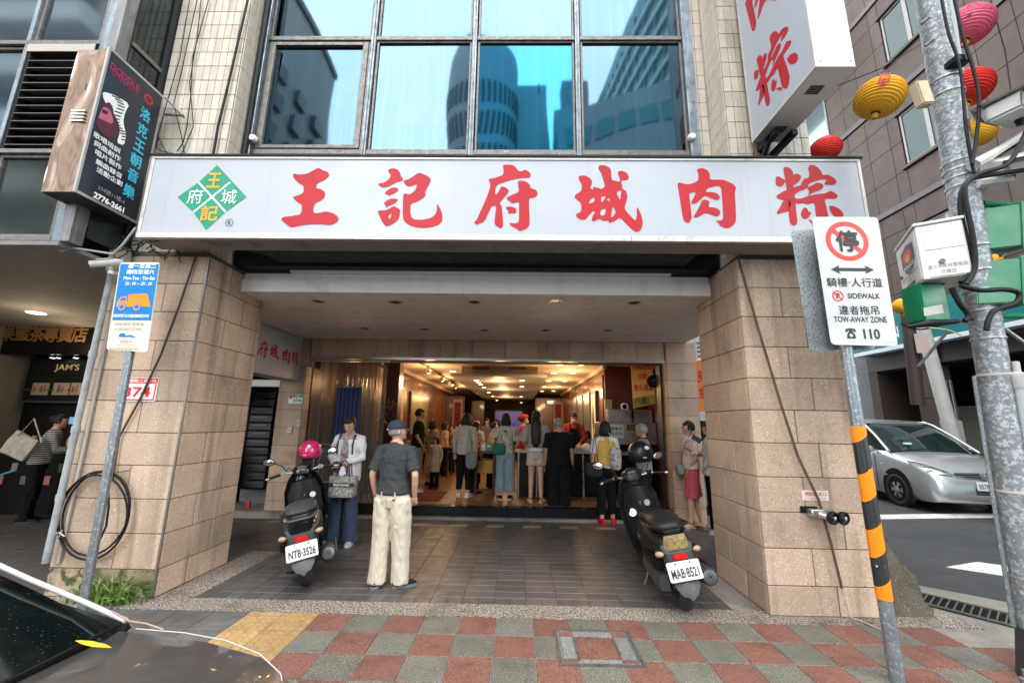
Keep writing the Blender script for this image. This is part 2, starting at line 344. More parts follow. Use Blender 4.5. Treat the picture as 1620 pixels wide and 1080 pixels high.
# old dark pavers to the left of the tactile strip
m_oldp = M('old_dark_paver', (.11, .105, .10), .6, rnd=.2, col2=(.07, .066, .06), dirt=((.2, .19, .18), 4, .5, .7, .5), bump=.3)
for j in range(0, 4):
    for i in range(0, 9):
        o = link('dark_paver', slab_mesh('td', m_oldp, .2985, .2985), pav); o.location = (-2.25-.2985*(i+1), PY-.2985*j, rnd.uniform(-.002, .001))
# arcade brick pavers
n_ind = 0; rest = G(); light = G()
rows = []
y = 4.058; r = 0
while y < 7.12:
    rows.append((r, y)); y += .1455; r += 1
for r, y in rows:
    half = (r == 0)
    w = .1452 if half else .2904
    x = -3.8 if y > 4.98 else -2.93
    x = -0.489 - math.ceil((-0.489-x)/w)*w if not half else -0.489 - math.ceil((-0.489-x)/w)*w
    xe = 3.4 if y > 5.0 else 1.93
    while x < xe:
        lt = (r == 19 and int(round((x+.489)/.2904)) % 2 == 0)
        if n_ind < 286 and y < 6.6 and not (x < -2.95 or x > 1.93):
            o = link('brick_paver', slab_mesh('bh' if half else 'bp', m_paver, w, .1455), tag_floor if False else None) if False else None
            o = link('brick_paver', slab_mesh('bh' if half else 'bp', m_paver, w, .1455), bpy.data.objects['arcade_floor'])
            o.location = (x, y, rnd.uniform(-.0015, .001)); n_ind += 1
        else:
            (light if lt else rest).box(x+.002, x+w-.002, y+.002, y+.1435, -.03, rnd.uniform(-.001, .001))
        x += w
for x in range(-30, -12):  # neighbour's arcade floor
    for k in range(20):
        rest.box(x*.2904+.002, (x+1)*.2904-.002, 4.06+k*.1455+.002, 4.06+(k+1)*.1455-.002, -.03, rnd.uniform(-.001, .001))
af = bpy.data.objects['arcade_floor']
tag(obj('brick_paver_field', rest, m_paver, af), kind='stuff'); obj('light_paver_stripe', light, m_paver_light, af)
obj('step', G().box(-13, -3.75, 7.12, 9.5, -.05, .10), m_conc, af, bevel=.01)
# manhole
mh = thing('access_hatch', 'square steel framed access hatch set with paver inlays in the checkered pavement', 'hatch', (.59, 3.37, 0))
a, b, c_, d = .30, .885, 3.135, 3.625
g = G()
for (x0, x1, y0, y1) in ((a, b, c_, c_+.018), (a, b, d-.018, d), (a, a+.018, c_+.019, d-.019), (b-.018, b, c_+.019, d-.019)): g.box(x0, x1, y0, y1, -.02, .006)
m_galv = M('galvanised_steel', (.25, .28, .30), .45, .6, col2=(.17, .19, .205), scale=14, amt=.9, speck=[((.40, .43, .45), 45, .55, .66)], dirt=((.2, .2, .19), 8, .6, .75, .5), rvar=.12)
m_dsteel = M('dark_worn_steel', (.09, .09, .085), .5, .6, col2=(.2, .19, .17), scale=20, amt=.8)
obj('frame', g, m_dsteel, mh)
g = G()
for (x0, x1, y0, y1) in ((a+.024, b-.024, c_+.024, c_+.034), (a+.024, b-.024, d-.034, d-.024), (a+.024, a+.034, c_+.035, d-.035), (b-.034, b-.024, c_+.035, d-.035)): g.box(x0, x1, y0, y1, -.02, .006)
obj('lid_frame', g, m_galv, mh)
xs = [a+.036, .44, .74, b-.036]; ys = [c_+.036, 3.215, 3.515, d-.036]
m_pale = asphaltish('pale_grey_inlay', (.19, .19, .18), (.15, .15, .14), (.34, .34, .32))
for i in range(3):
    for j in range(3):
        mt = m_red if (i+j) % 2 == 0 else m_pale
        obj('inlay', G().box(xs[i]+.002, xs[i+1]-.002, ys[j]+.002, ys[j+1]-.002, -.02, .004), mt, mh)
for x in (.44, .74):
    obj('lifting_bar', G().box(x-.008, x+.008, 3.28, 3.49, .0045, .010).cyl((x, 3.285, .011), (x, 3.285, .014), .012, n=8), m_dsteel, mh)
# road paint (sheets)
def paintpoly(pts, z, nm='road_marking'):
    return tag(obj(nm, G().prism([(x, y, z-.004) for x, y in pts], (0, 0, .006)), m_paint), kind='structure')
paintpoly([(4.6, 7.75), (11, 8.6), (11, 8.95), (4.6, 8.1)], -.012, 'stop_line')
paintpoly([(5.15, 5.40), (5.75, 5.62), (7.6, 4.35), (7.0, 4.1)], -.012, 'crossing_stripe')
paintpoly([(6.7, 6.1), (7.3, 6.3), (9.2, 5.1), (8.6, 4.85)], -.012, 'crossing_stripe')
# drain grate and corner kerb
g = G(); gp = [un(1470, 948, 'z', 0), un(1545, 945, 'z', 0), un(1640, 1005, 'z', 0), un(1612, 1022, 'z', 0)]
tag(obj('corner_apron', G().prism([(3.25, 4.06, -.03), (3.30, 6.4, -.03), (3.75, 5.6, -.03), (4.1, 4.9, -.03), (4.75, 4.35, -.03), (5.0, 3.6, -.03), (5.2, 1.7, -.03), (3.94, 1.7, -.03), (3.94, 4.06, -.03)], (0, 0, .02)), m_conc), kind='structure')
dg = thing('drain_grate', 'rusty slotted drain grating in the kerb beside the right stone pillar', 'grate', (4.2, 4.0, 0))
A, B2 = V((3.72, 4.38, 0)), V((4.55, 3.35, 0)); ax = (B2-A).normalized(); nx = V((ax.y, -ax.x, 0))*-1
g = G(); Ln = (B2-A).length
g.prism([A, B2, B2+nx*.03, A+nx*.03], (0, 0, .012)); g.prism([A+nx*.32, B2+nx*.32, B2+nx*.35, A+nx*.35], (0, 0, .012))
obj('frame', g, m_dsteel, dg)
for k in range(26):
    p = A+ax*(Ln*(k+.3)/26); obj('bar', G().prism([p+nx*.032, p+ax*.012+nx*.032, p+ax*.012+nx*.318, p+nx*.318], (0, 0, .010)), m_dsteel, dg)
obj('pit', G().prism([A-V((0, 0, .005)), B2-V((0, 0, .005)), B2+nx*.35-V((0, 0, .005)), A+nx*.35-V((0, 0, .005))], (0, 0, .003)), flat((.01, .01, .01), .9), dg)
# ---------------------------------------------------------------- the restaurant building
LX, LY, RX, RY = -3.277, 4.014, 2.207, 3.962
PD, PW = .965, 1.0
hb = thing('restaurant_building', 'stone and ivory tile building with the white shop sign and arcade between two granite pillars', 'building', (-.5, 4, 0))
zk = lambda k: 0 if k == 0 else (3.276 if k == 11 else .2384+.3038*(k-1))
def pillar(cx, cy, sgn, fj, sj, low):
    """cx,cy front inner corner; sgn=-1 body extends to -x"""
    x0, x1 = (cx-PW, cx) if sgn < 0 else (cx, cx+PW)
    core = obj('pillar', G().box(x0+.0035, x1-.0035, cy+.0035, cy+PD-.0035, 0, 3.30), m_mortar, hb)
    t = .028; gap = .0038
    for k in range(11):
        za, zb = zk(k)+gap, zk(k+1)-gap
        cut = [x0-0.0] + sorted(fj.get(k, [])) + [x1]
        for a, b in zip(cut, cut[1:]):
            g = G().box(a+(gap if a != x0 else 0), b-(gap if b != x1 else 0), cy-.002, cy+t, za, zb)
            obj('stone_block', g, m_stone_low if (k == 0 and low) else m_stone, core, bevel=.0035)
        for side in (0, 1):
            cut = [cy+t+.001] + sorted(sj.get(k, [])) + [cy+PD]
            xa, xb = (x1-t, x1+.002) if side else (x0-.002, x0+t)
            for a, b in zip(cut, cut[1:]):
                obj('stone_block', G().box(xa, xb, a+(.006 if a > cy+t+.002 else 0), b-(.006 if b < cy+PD else 0), za, zb), m_stone, core, bevel=.0035)
        obj('stone_block', G().box(x0+t+.002, x1-t-.002, cy+PD-t, cy+PD, za, zb), m_stone, core, bevel=.0035)
    return core
ux = lambda p, yy: un(p[0], p[1], 'y', yy).x
uy = lambda p, xx: un(p[0], p[1], 'x', xx).y
LF = {0: [-3.95, -3.6], 1: [ux((180.8, 873), LY)], 2: [ux((163, 815), LY)], 3: [ux((203, 762), LY)], 4: [ux((179, 710), LY)], 5: [ux((222.5, 650), LY)], 6: [ux((203, 610), LY)], 7: [ux((242, 562), LY)], 8: [ux((222, 515), LY)], 9: [ux((258.6, 470), LY)], 10: [ux((240, 425), LY)]}
LS = {0: [uy((294.7, 900), LX)], 1: [uy((332, 843), LX)], 2: [uy((308.6, 803), LX)], 3: [uy((346, 750), LX)], 4: [uy((324, 708), LX)], 5: [uy((356, 665), LX)], 6: [uy((337.8, 615), LX)], 7: [uy((372.5, 575), LX)], 8: [uy((353, 530), LX)], 9: [uy((383.6, 497), LX)], 10: [uy((365.6, 447), LX)]}
RF = {0: [ux((1327, 950), RY)], 1: [ux((1287, 893), RY)], 2: [ux((1335, 835), RY)], 3: [ux((1271.7, 778), RY)], 4: [ux((1298, 725), RY)], 5: [ux((1259, 671), RY)], 6: [ux((1285.6, 620), RY)], 7: [ux((1248, 570), RY)], 8: [ux((1275, 520), RY)], 9: [ux((1235.6, 476), RY)], 10: [ux((1262, 430), RY)]}
RS = {k: [uy(p, RX)] for k, p in {0: (1181.4, 917), 1: (1155, 860), 2: (1173, 823), 3: (1146.7, 763), 4: (1163, 719), 5: (1139.7, 672), 6: (1154.4, 625), 7: (1132, 585), 8: (1146.7, 535), 9: (1125, 502), 10: (1139.7, 457)}.items()}
pl = pillar(LX, LY, -1, LF, LS, True)
pr = pillar(RX, RY, 1, RF, RS, False)
obj('corner_trim', G().box(LX-.012, LX+.006, LY-.008, LY+.008, .0, 3.27), M('steel_corner', (.3, .27, .25), .4, .7), pl)
obj('moss', (lambda g: [g.ell((rnd.uniform(-3.95, -3.3), LY-.004, rnd.uniform(.0, .16)), (rnd.uniform(.02, .06), .006, rnd.uniform(.01, .04)), nu=8, nv=5) for _ in range(30)] and g)(G()), M('moss', (.07, .085, .025), .9, bump=.5), pl, smooth=0)
# rough concrete lump at the right of the right pillar
g = G(); n = 14
prof = [(3.215, .84), (3.27, .82), (3.31, .70), (3.37, .60), (3.40, .50), (3.46, .42), (3.49, .31), (3.55, .23), (3.57, .12), (3.62, .06), (3.63, -.02), (3.215, -.02)]
rings = []
for k in range(26):
    t = k/25; yy = 3.99+t*1.3; rings.append([V((x+rnd.uniform(-.025, .025)*(x > 3.22), yy+rnd.uniform(-.01, .01), max(-.02, z*(1-.35*t)+rnd.uniform(-.03, .03)*(z > 0)))) for x, z in prof])
tag(obj('concrete_buttress', g.loft(rings), M('crumbling_mortar', (.15, .125, .09), .9, col2=(.06, .05, .04), scale=5, amt=1, speck=[((.32, .28, .22), 70, .6, .7)], bump=1, bscale=40), smooth=60), 'rough crumbling mortar buttress against the street side of the right stone pillar', 'buttress')
# tiled upper columns
tz0, tzh, tw = 3.60, .1935, .0865
def tilecol(x0, x1, y, inner, yin, nm):
    """front tiles individually; inner return joined"""
    col = obj('tiled_column', G().box(x0, x1, y+.012, y+.6, 3.30, 9.6), m_grout, hb)
    n = round((x1-x0)/tw); w = (x1-x0)/n; key = nm
    ret = G(); up = G()
    rows = int((9.5-3.33)/tzh)
    for r in range(rows):
        z = 3.325+r*tzh
        for i in range(n):
            if 4.30 < z < 6.85:
                if key not in me: me[key] = mesh_of(G().box(.003, w-.003, 0, .012, .003, tzh-.003), None, .002, (m_tile,))
                o = link('wall_tile', me[key], col); o.location = (x0+i*w, y, z)
            else: up.box(x0+i*w+.003, x0+(i+1)*w-.003, y, y+.012, z+.003, z+tzh-.003)
        yy = y+.013; k = 0
        while yy < yin:
            xi = inner
            a, b = (xi-.001, xi+.011) if inner < 0 else (xi-.011, xi+.001)
            ret.box(a, b, yy+.003, yy+tw-.003, z+.003, z+tzh-.003); yy += tw
            if k > 12: break
            k += 1
    tag(obj('upper_tile_field', up, m_tile, col), kind='stuff'); tag(obj('return_tile_field', ret, m_tile, col), kind='stuff')
    return col
tilecol(-4.15, -3.312, LY, -3.312, 4.45, 'tl'); tilecol(2.262, 3.12, RY, 2.262, 4.45, 'trr')
g = G()
for r in range(30):
    for i in range(2): g.box(2.07+i*.09+.003, 2.16+i*.09-.003, 4.335, 4.35, 3.9+r*tzh+.003, 3.9+(r+1)*tzh-.003)
tag(obj('return_tile_field', g, m_tile, hb), kind='stuff')
# street-side flank of the building
obj('flank_wall', G().box(2.3, 3.14, 4.6, 5.0, 3.3, 9.6).box(2.9, 3.16, 7.75, 25, 0, 9.6), M('flank_render', (.38, .34, .29), .8, dirt=((.15, .13, .11), 1.5, .5, .7, .6)), hb)
# body behind the windows
obj('wall', G().box(-4.1, 2.9, 4.62, 25, 3.13, 9.6), flat((.12, .12, .12), .8), hb)
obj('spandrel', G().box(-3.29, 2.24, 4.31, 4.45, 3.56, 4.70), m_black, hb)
# mirror glass windows
def glassm(name, tint, dk):
    mt = M(name, tint, .035, 1.0, col2=tuple(x*.88 for x in tint), scale=.9, amt=.4, streak=(tuple(x*1.35 for x in tint), .55, .5, .8, (14, 14, .35)), dirt=(dk, 1.3, .58, .8, .35), bump=.012, bscale=2.2)
    return mt
gA = glassm('blue_mirror_glass', (.054, .094, .124), (.082, .122, .148)); gB = glassm('hazy_mirror_glass', (.066, .106, .134), (.10, .14, .162)); gC = glassm('deep_cyan_mirror_glass', (.020, .105, .170), (.045, .125, .17))
WY = 4.30
X5 = [un(411, 120, 'y', WY).x, un(586, 120, 'y', WY).x, un(749, 120, 'y', WY).x, un(914, 120, 'y', WY).x, un(1087, 120, 'y', WY).x]
zt = un(748, 60, 'y', WY).z; zs = un(748, 241, 'y', WY).z
g = G().box(X5[0]-.075, X5[0]+.035, WY-.03, WY+.14, 4.2, 9.4); obj('window_post', g, m_steel, hb, bevel=.006)
g = G().box(X5[4]-.03, X5[4]+.085, WY-.03, WY+.14, 4.2, 9.4); obj('window_post', g, m_steel, hb, bevel=.006)
for x in X5[1:4]: obj('mullion', G().box(x-.028, x+.028, WY-.012, WY+.1, 4.2, 9.4).box(x-.006, x+.006, WY-.03, WY-.0125, 4.3, 9.3), m_steel, hb, bevel=.004)
for zz, nm in ((zs, 'sill_rail'), (zt, 'transom'), (zt+1.62, 'transom')):
    for i in range(4):
        obj(nm, G().box(X5[i]+.036 if i == 0 else X5[i]+.029, X5[i+1]-.031 if i == 3 else X5[i+1]-.029, WY+.0, WY+.09, zz-.03, zz+.03), m_darkframe, hb, bevel=.004)
for i in range(4):
    for lv, (za, zb) in enumerate(((zs+.031, zt-.031), (zt+.031, zt+1.589))):
        mt = {(0, 0): gA, (1, 0): gB, (2, 0): gC, (3, 0): gA, (0, 1): gB, (1, 1): gB, (2, 1): gB, (3, 1): gA}[(i, lv)]
        xa, xb = X5[i]+.037, X5[i+1]-.032
        w = obj('window', G().box(xa+.004, xa+.03, WY+.02, WY+.075, za, zb).box(xb-.03, xb-.004, WY+.02, WY+.075, za, zb).box(xa+.031, xb-.031, WY+.02, WY+.075, za, za+.022).box(xa+.031, xb-.031, WY+.02, WY+.075, zb-.022, zb), m_darkframe, hb, bevel=.003)
        if (i, lv) == (0, 0):
            obj('casement_frame', G().box(xa+.032, xa+.10, WY+.005, WY+.06, za+.024, zb-.024).box(xb-.10, xb-.032, WY+.005, WY+.06, za+.024, zb-.024).box(xa+.101, xb-.101, WY+.005, WY+.06, za+.024, za+.07).box(xa+.101, xb-.101, WY+.005, WY+.06, zb-.07, zb-.024), m_darkframe, w, bevel=.004)
        nx_ = 10; nz_ = 10
        pane = G(); 
        tilt = rnd.uniform(-.004, .004); tz = rnd.uniform(-.004, .004)
        vs = [V((xa+.02+(xb-xa-.04)*p/nx_, WY+.045+.004*sin(pi*p/nx_)*sin(pi*q/nz_)*(1 if lv else -1)+tilt*(p/nx_-.5)+tz*(q/nz_-.5), za+.01+(zb-za-.02)*q/nz_)) for q in range(nz_+1) for p in range(nx_+1)]
        pane.add(vs, [(q*(nx_+1)+p, q*(nx_+1)+p+1, (q+1)*(nx_+1)+p+1, (q+1)*(nx_+1)+p) for q in range(nz_) for p in range(nx_)])
        obj('pane', pane, mt, w, smooth=0)
for px, py in ((400, 219), (1094.5, 217)):
    p = un(px, py, 'y', WY-.05); obj('lamp_disc', G().lathe([(.0, -.03), (.035, -.028), (.046, -.01), (.046, .02)], p, (0, 1, 0), 20), flat((.8, .8, .78), .35), hb, smooth=40)
obj('downpipe', G().tube([(-3.25, 4.22, 4.2), (-3.25, 4.22, 9)], .03, 10), m_black, hb, smooth=40)
obj('drain_stain_rail', G().tube([(2.52, RY-.05, 4.2), (2.50, RY-.05, 9)], .035, 8), M('rusty_pipe', (.14, .075, .05), .7, .2, dirt=((.3, .2, .14), 12, .5, .7, .7)), hb, smooth=40)
# soffit / recess under the sign
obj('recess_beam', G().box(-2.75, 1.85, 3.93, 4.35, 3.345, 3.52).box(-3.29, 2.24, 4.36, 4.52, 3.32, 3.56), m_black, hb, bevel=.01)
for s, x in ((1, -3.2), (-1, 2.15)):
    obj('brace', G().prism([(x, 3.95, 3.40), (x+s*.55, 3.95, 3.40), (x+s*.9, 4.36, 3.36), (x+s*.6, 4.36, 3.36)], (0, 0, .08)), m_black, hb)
sof = obj('soffit', G().box(-3.27, 2.20, 4.53, 4.60, 3.062, 3.215).box(-3.27, 2.20, 4.56, 4.62, 3.222, 3.30).box(-4.0, 3.0, 4.601, 7.28, 3.062, 3.12).box(3.0, 3.16, 4.95, 6.6, 3.09, 3.14), m_white, hb, bevel=.004)
obj('soffit_lip', G().box(-2.7, 1.75, 4.50, 4.555, 3.30, 3.34), m_white, hb)
for px, py in ((503, 476), (626, 477.5), (751, 477.5), (879, 476.5), (1003, 478.5), (576, 519), (672, 520), (767, 522), (863, 522), (961, 522)):
    p = un(px, py, 'z', 3.06)
    d = obj('downlight', G().lathe([(.062, 0), (.085, -.001), (.088, .004), (.088, .008)], (p.x, p.y, 3.0545), n=24, caps=False), flat((.55, .53, .5), .4, .3), sof, smooth=40)
    obj('lens', G().lathe([(.0, .006), (.063, .005)], (p.x, p.y, 3.0525), n=20, caps=False), flat((.10, .095, .09), .25), d)
# shop front band, piers
band = obj('lintel', G().box(-3.79, 2.62, 7.31, 7.75, 2.70, 3.07), m_mortar, hb)
js = [un(x, 556, 'y', 7.3).x for x in (495, 545, 595, 646, 696.5, 747, 799, 851, 902, 954, 1006, 1057)]
js[0] = -3.79; js[-1] = 2.62
for a, b in zip(js, js[1:]): obj('stone_block', G().box(a+.004, b-.004, 7.285, 7.312, 2.735, 3.058), m_stone, band, bevel=.003)
obj('head_rail', G().box(-3.79, 2.62, 7.27, 7.33, 2.69, 2.733), flat((.4, .37, .34), .35, .8), band)
def pier(x0, x1, y0, y1, hh, joints=()):
    c = obj('pier', G().box(x0+.01, x1-.01, y0+.01, y1, 0, hh), m_mortar, hb)
    z = 0; k = 0
    while z < hh-.02:
        z2 = min(hh, (.25 if k == 0 else z+.3038))
        obj('stone_block', G().box(x0, x1, y0-.002, y0+.02, z+.003, z2-.003), m_stone, c, bevel=.003)
        for xx in ((x0-.002, x0+.02), (x1-.02, x1+.002)): obj('stone_block', G().box(xx[0], xx[1], y0+.021, y1, z+.003, z2-.003), m_stone, c, bevel=.003)
        z = z2; k += 1
    return c
pier(-4.27, -3.82, 7.25, 7.75, 2.55); pier(2.63, 3.15, 7.25, 7.75, 3.06)
obj('pier_infill', G().box(-4.3, -3.80, 7.33, 7.74, 2.551, 3.10), m_mortar, hb)
obj('stone_block', G().box(-3.99, -3.81, 7.29, 7.329, 2.56, 3.058), m_stone, hb)
# doorway to the stairs, left
obj('door_lintel', G().box(-6.5, -4.28, 7.32, 7.5, 2.18, 2.30), m_white, hb, bevel=.004)
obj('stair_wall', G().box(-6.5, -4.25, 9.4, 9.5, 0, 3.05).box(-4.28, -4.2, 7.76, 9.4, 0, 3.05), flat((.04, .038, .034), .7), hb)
g = thing('letterbox_rack', 'rack of dark stacked letterboxes in the stair doorway beside the stone pier', 'letterboxes', (-4.6, 7.8, .1))
for k in range(12):
    z = .35+k*.15
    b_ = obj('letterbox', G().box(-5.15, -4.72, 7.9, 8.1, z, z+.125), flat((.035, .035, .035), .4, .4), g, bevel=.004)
    obj('slot', G().box(-5.08, -4.80, 7.893, 7.899, z+.075, z+.10), flat((.10, .10, .10), .4, .6), b_)
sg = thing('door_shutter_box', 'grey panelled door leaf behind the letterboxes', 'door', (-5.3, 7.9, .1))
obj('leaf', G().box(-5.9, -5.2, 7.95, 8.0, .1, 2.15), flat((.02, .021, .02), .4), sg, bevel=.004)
for z in (.4, 1.0, 1.6): obj('rail', G().box(-5.85, -5.25, 7.93, 7.949, z, z+.03), flat((.3, .3, .28), .4, .6), sg)
# step at the shop entrance
stp = obj('entrance_step', G().box(-3.8, 2.62, 7.22, 7.45, -.02, .045), m_conc, hb, bevel=.008)
obj('threshold', G().box(-3.8, 2.62, 7.30, 7.47, .0455, .20), M('polished_black_stone', (.008, .008, .009), .22, spec=.35), hb, bevel=.006)
# ---------------------------------------------------------------- signs on the restaurant
def unp(px, py, P, n):
    d = CF*FPX + CR*(px-810) + CU*(540-py); o = V((0, 0, CH)); n = V(n)
    return o + d*((V(P)-o).dot(n)/d.dot(n))
m_signw = M('white_acrylic_sign', (.42, .44, .475), .4, col2=(.39, .41, .445), scale=1.5, streak=((.28, .28, .29), .38, .60, .80, (16, 16, .7)), dirt=((.5, .5, .5), 2, .6, .8, .3), rvar=.08)
m_alu = M('aluminium_trim', (.62, .60, .56), .4, .35, col2=(.5, .48, .44), scale=9, dirt=((.25, .2, .16), 9, .58, .75, .7))
m_redl = M('red_vinyl_letters', (.46, .022, .03), .45, spec=.2, col2=(.38, .018, .028), scale=2, streak=((.33, .03, .03), .4, .6, .75, (16, 16, .7)))
SY = 3.62
fs = thing('main_shop_sign', 'long white sign with six big red characters and a green diamond logo', 'sign', (-.2, 3.7, 3.3))
c = un(238, 252, 'y', SY); d = un(1366, 249, 'y', SY); a = un(216, 373, 'y', SY); b = un(1376, 374, 'y', SY)
zt_, zb_ = 4.185, 3.345
obj('cabinet', G().box(-3.70, 3.30, SY+.012, 3.90, 3.30, 4.17), M('sign_cabinet', (.30, .27, .25), .6, dirt=((.1, .08, .07), 5, .5, .7, .7)), fs)
fc = obj('face', G().box(-3.675, 3.275, SY, SY+.011, 3.355, 4.15), m_signw, fs)
obj('bottom_trim', G().box(-3.71, -1.6, SY-.012, SY+.03, 3.297, 3.352).box(-1.597, 1.05, SY-.012, SY+.03, 3.297, 3.352).box(1.053, 3.305, SY-.012, SY+.03, 3.297, 3.352), m_alu, fs, bevel=.003)
for a_, b_ in ((-3.71, -3.678), (3.278, 3.305)): obj('side_trim', G().box(a_, b_, SY-.010, 3.9, 3.353, 4.15), m_alu, fs, bevel=.003)
obj('top_trim', G().box(-3.71, 3.305, SY-.010, SY+.03, 4.151, 4.175), m_alu, fs, bevel=.002)
obj('top_ledge', G().box(-3.73, 3.33, SY-.02, 4.0, 4.176, 4.20), m_black, fs, bevel=.003)
for x in (-2.48, -1.28, -.1, 1.05, 2.2): obj('joint', G().box(x-.0015, x+.0015, SY-.0012, SY, 3.356, 4.149), flat((.45, .46, .48), .5), fs)
for ch, (ox, oy) in {'王': (430, 250), '記': (430, 250), '府': (740, 250), '城': (740, 250), '肉': (1060, 250), '粽': (1060, 250)}.items():
    g = G(); glyph(g, ch, lambda x, y: un(ox+x/5.786, oy+y/5.786, 'y', SY-.003), (0, -1, 0))
    obj('red_character', g, m_redl, fs, label='large red brush character ' + ch + ' on the white sign')
lp = lambda x, y, o=.003: un(270+x/9, 250+y/9, 'y', SY-o)
lg = obj('diamond_logo', G().poly([lp(662, 100), lp(1080, 553), lp(780, 768), lp(505, 1022), lp(320, 768), lp(97, 555), lp(398, 345)]), M('green_vinyl', (.0, .28, .15), .4), fs)
g = G()
for p, q, w in (((400, 350), (780, 765), 15), ((845, 345), (325, 770), 14)):
    p0, q0 = lp(*p, .0045), lp(*q, .0045); t = (q0-p0).normalized(); nn = t.cross(Y_)*.009
    g.poly([p0+nn, q0+nn, q0-nn, p0-nn])
obj('cross_lines', g, flat((.8, .84, .82), .4), lg)
mo = flat((.85, .38, .03), .4); mwh = flat((.85, .87, .86), .4)
for s_, cx, cy, w, h, mt, bo in (('王', 618, 318, 185, 200, mo, .03), ('府', 350, 545, 215, 205, mwh, .0), ('城', 830, 550, 215, 200, mwh, .0), ('記', 550, 785, 235, 205, mo, .03)):
    wm = (lp(cx+w/2, cy)-lp(cx-w/2, cy)).length; hm = (lp(cx, cy+h/2)-lp(cx, cy-h/2)).length
    text('logo_character', s_, mt, lp(cx, cy, .006), X_, Z_, lg, wm, hm, bo)
g = G(); cc = lp(833, 920, .004); g.loft([[cc+V((cos(t*pi/14)*r, 0, sin(t*pi/14)*r)) for t in range(28)] for r in (.034, .039)], False)
gtext(g, 'R', cc, X_, Z_, h=.04, bold=.01); obj('registered_mark', g, flat((.05, .05, .06), .5), fs)
# vertical sign on the right column
vs_ = thing('vertical_lightbox_sign', 'tall white projecting lightbox with red characters on the right tiled column', 'sign', (2.6, 3.4, 4.54))
obj('cabinet', G().box(2.455, 2.775, 2.925, 3.86, 4.545, 9.3), M('white_metal_cabinet', (.70, .71, .68), .4, col2=(.62, .63, .6), scale=2, dirt=((.35, .33, .3), 5, .6, .8, .4)), vs_, bevel=.004)
obj('face', G().box(2.444, 2.454, 2.945, 3.84, 4.575, 9.28), m_signw, vs_)
obj('edge_trim', G().box(2.440, 2.456, 2.918, 2.944, 4.54, 9.3).box(2.440, 2.456, 3.8405, 3.865, 4.54, 9.3).box(2.440, 2.456, 2.9445, 3.840, 4.54, 4.574), m_alu, vs_)
vy = lambda px, py: un(px, py, 'x', 2.44)
# bottoms of characters measured on the face plane
def vglyph(ch, yc, zc, w, h): 
    g = G(); glyph_box(g, ch, (2.4425, yc, zc), (0, -1, 0), (0, 0, 1), w, h, (-1, 0, 0)); obj('red_character', g, m_redl, vs_, label='red brush character ' + ch + ' on the projecting sign')
zc0 = (vy(1218, 168).z + vy(1250, 55).z)/2
vglyph('粽', 3.40, 5.02, .62, .72); vglyph('肉', 3.42, 5.98, .60, .72); vglyph('城', 3.42, 6.95, .62, .74); vglyph('府', 3.42, 7.9, .62, .74)
g = G()
for yy, xx in ((3.12, 2.6), (3.62, 2.6)):
    for k in range(5): g.box(xx-.06, xx+.06, yy+k*.02, yy+k*.02+.009, 4.538, 4.5455)
obj('drain_slots', g, flat((.05, .05, .05), .7), vs_)
for y in (2.97, 3.8):
    for x in (2.49, 2.74): obj('screw', G().cyl((x, 2.918, 4.6+.0*y), (x, 2.926, 4.6), .006, n=8), m_dsteel, vs_) if y < 3 else None
obj('support_arm', G().box(2.5, 2.56, 3.6, 3.98, 4.44, 4.50).box(2.68, 2.74, 3.6, 3.98, 4.44, 4.50).prism([(2.5, 3.62, 4.50), (2.5, 3.95, 4.22), (2.5, 3.99, 4.22), (2.5, 3.70, 4.50)], (.04, 0, 0)), m_black, vs_, bevel=.003)
# soffit side panel sign (inside the arcade)
ps = thing('arcade_side_sign', 'grey white side sign with small red characters inside the arcade', 'sign', (-4, 6.3, 2.3))
obj('cabinet', G().box(-4.25, -3.935, 4.99, 7.24, 2.28, 3.045), flat((.46, .45, .46), .5), ps, bevel=.004)
obj('face', G().box(-3.934, -3.928, 5.02, 7.2, 2.31, 3.02), m_signw, ps)
for ch, px, py in (('府', 416, 552), ('城', 435, 556), ('肉', 453, 563), ('粽', 467.5, 567)):
    c = un(px, py, 'x', -3.926); g = G(); glyph_box(g, ch, c, (0, 1, 0), (0, 0, 1), .26, .26, (1, 0, 0)); obj('red_character', g, m_redl, ps, label='small red brush character ' + ch)
for k in range(2):
    g = G(); glyph_box(g, '王記'[k], (-3.926, 5.25+.34*k, 2.72), (0, 1, 0), (0, 0, 1), .26, .26, (1, 0, 0)); obj('red_character', g, m_redl, ps)
# small plates
def plate(name, label, cat, c, right, up, w, h, mat, t=.006, group=None, r=.0):
    """thin plate with normal right x up; returns root and local->world function (u,v in metres, offset)"""
    right = V(right).normalized(); up = V(up).normalized(); n = right.cross(up)
    th = thing(name, label, cat, c)
    pts = []
    rr = r or .001
    for cx, cy, a0 in ((w/2-rr, h/2-rr, 0), (-w/2+rr, h/2-rr, 90), (-w/2+rr, -h/2+rr, 180), (w/2-rr, -h/2+rr, 270)):
        for k in range(4 if r else 1):
            t_ = radians(a0+30*k); pts.append(V(c)+right*(cx+rr*cos(t_))+up*(cy+rr*sin(t_))-n*t)
    obj('plate', G().prism(pts, n*t), mat, th)
    f = lambda u, v, o=.0012: V(c)+right*u+up*v+n*o
    return th, f, right, up
def quad(f, u0, u1, v0, v1, o=.0012): return [f(u0, v0, o), f(u1, v0, o), f(u1, v1, o), f(u0, v1, o)]
ink = flat((.03, .03, .035), .5); mred = flat((.62, .03, .03), .4); mgreen = flat((.02, .25, .13), .45); mblue = flat((.0, .17, .55), .4)
p0, p1 = un(196, 597, 'y', 4.0), un(243, 635, 'y', 4.0)
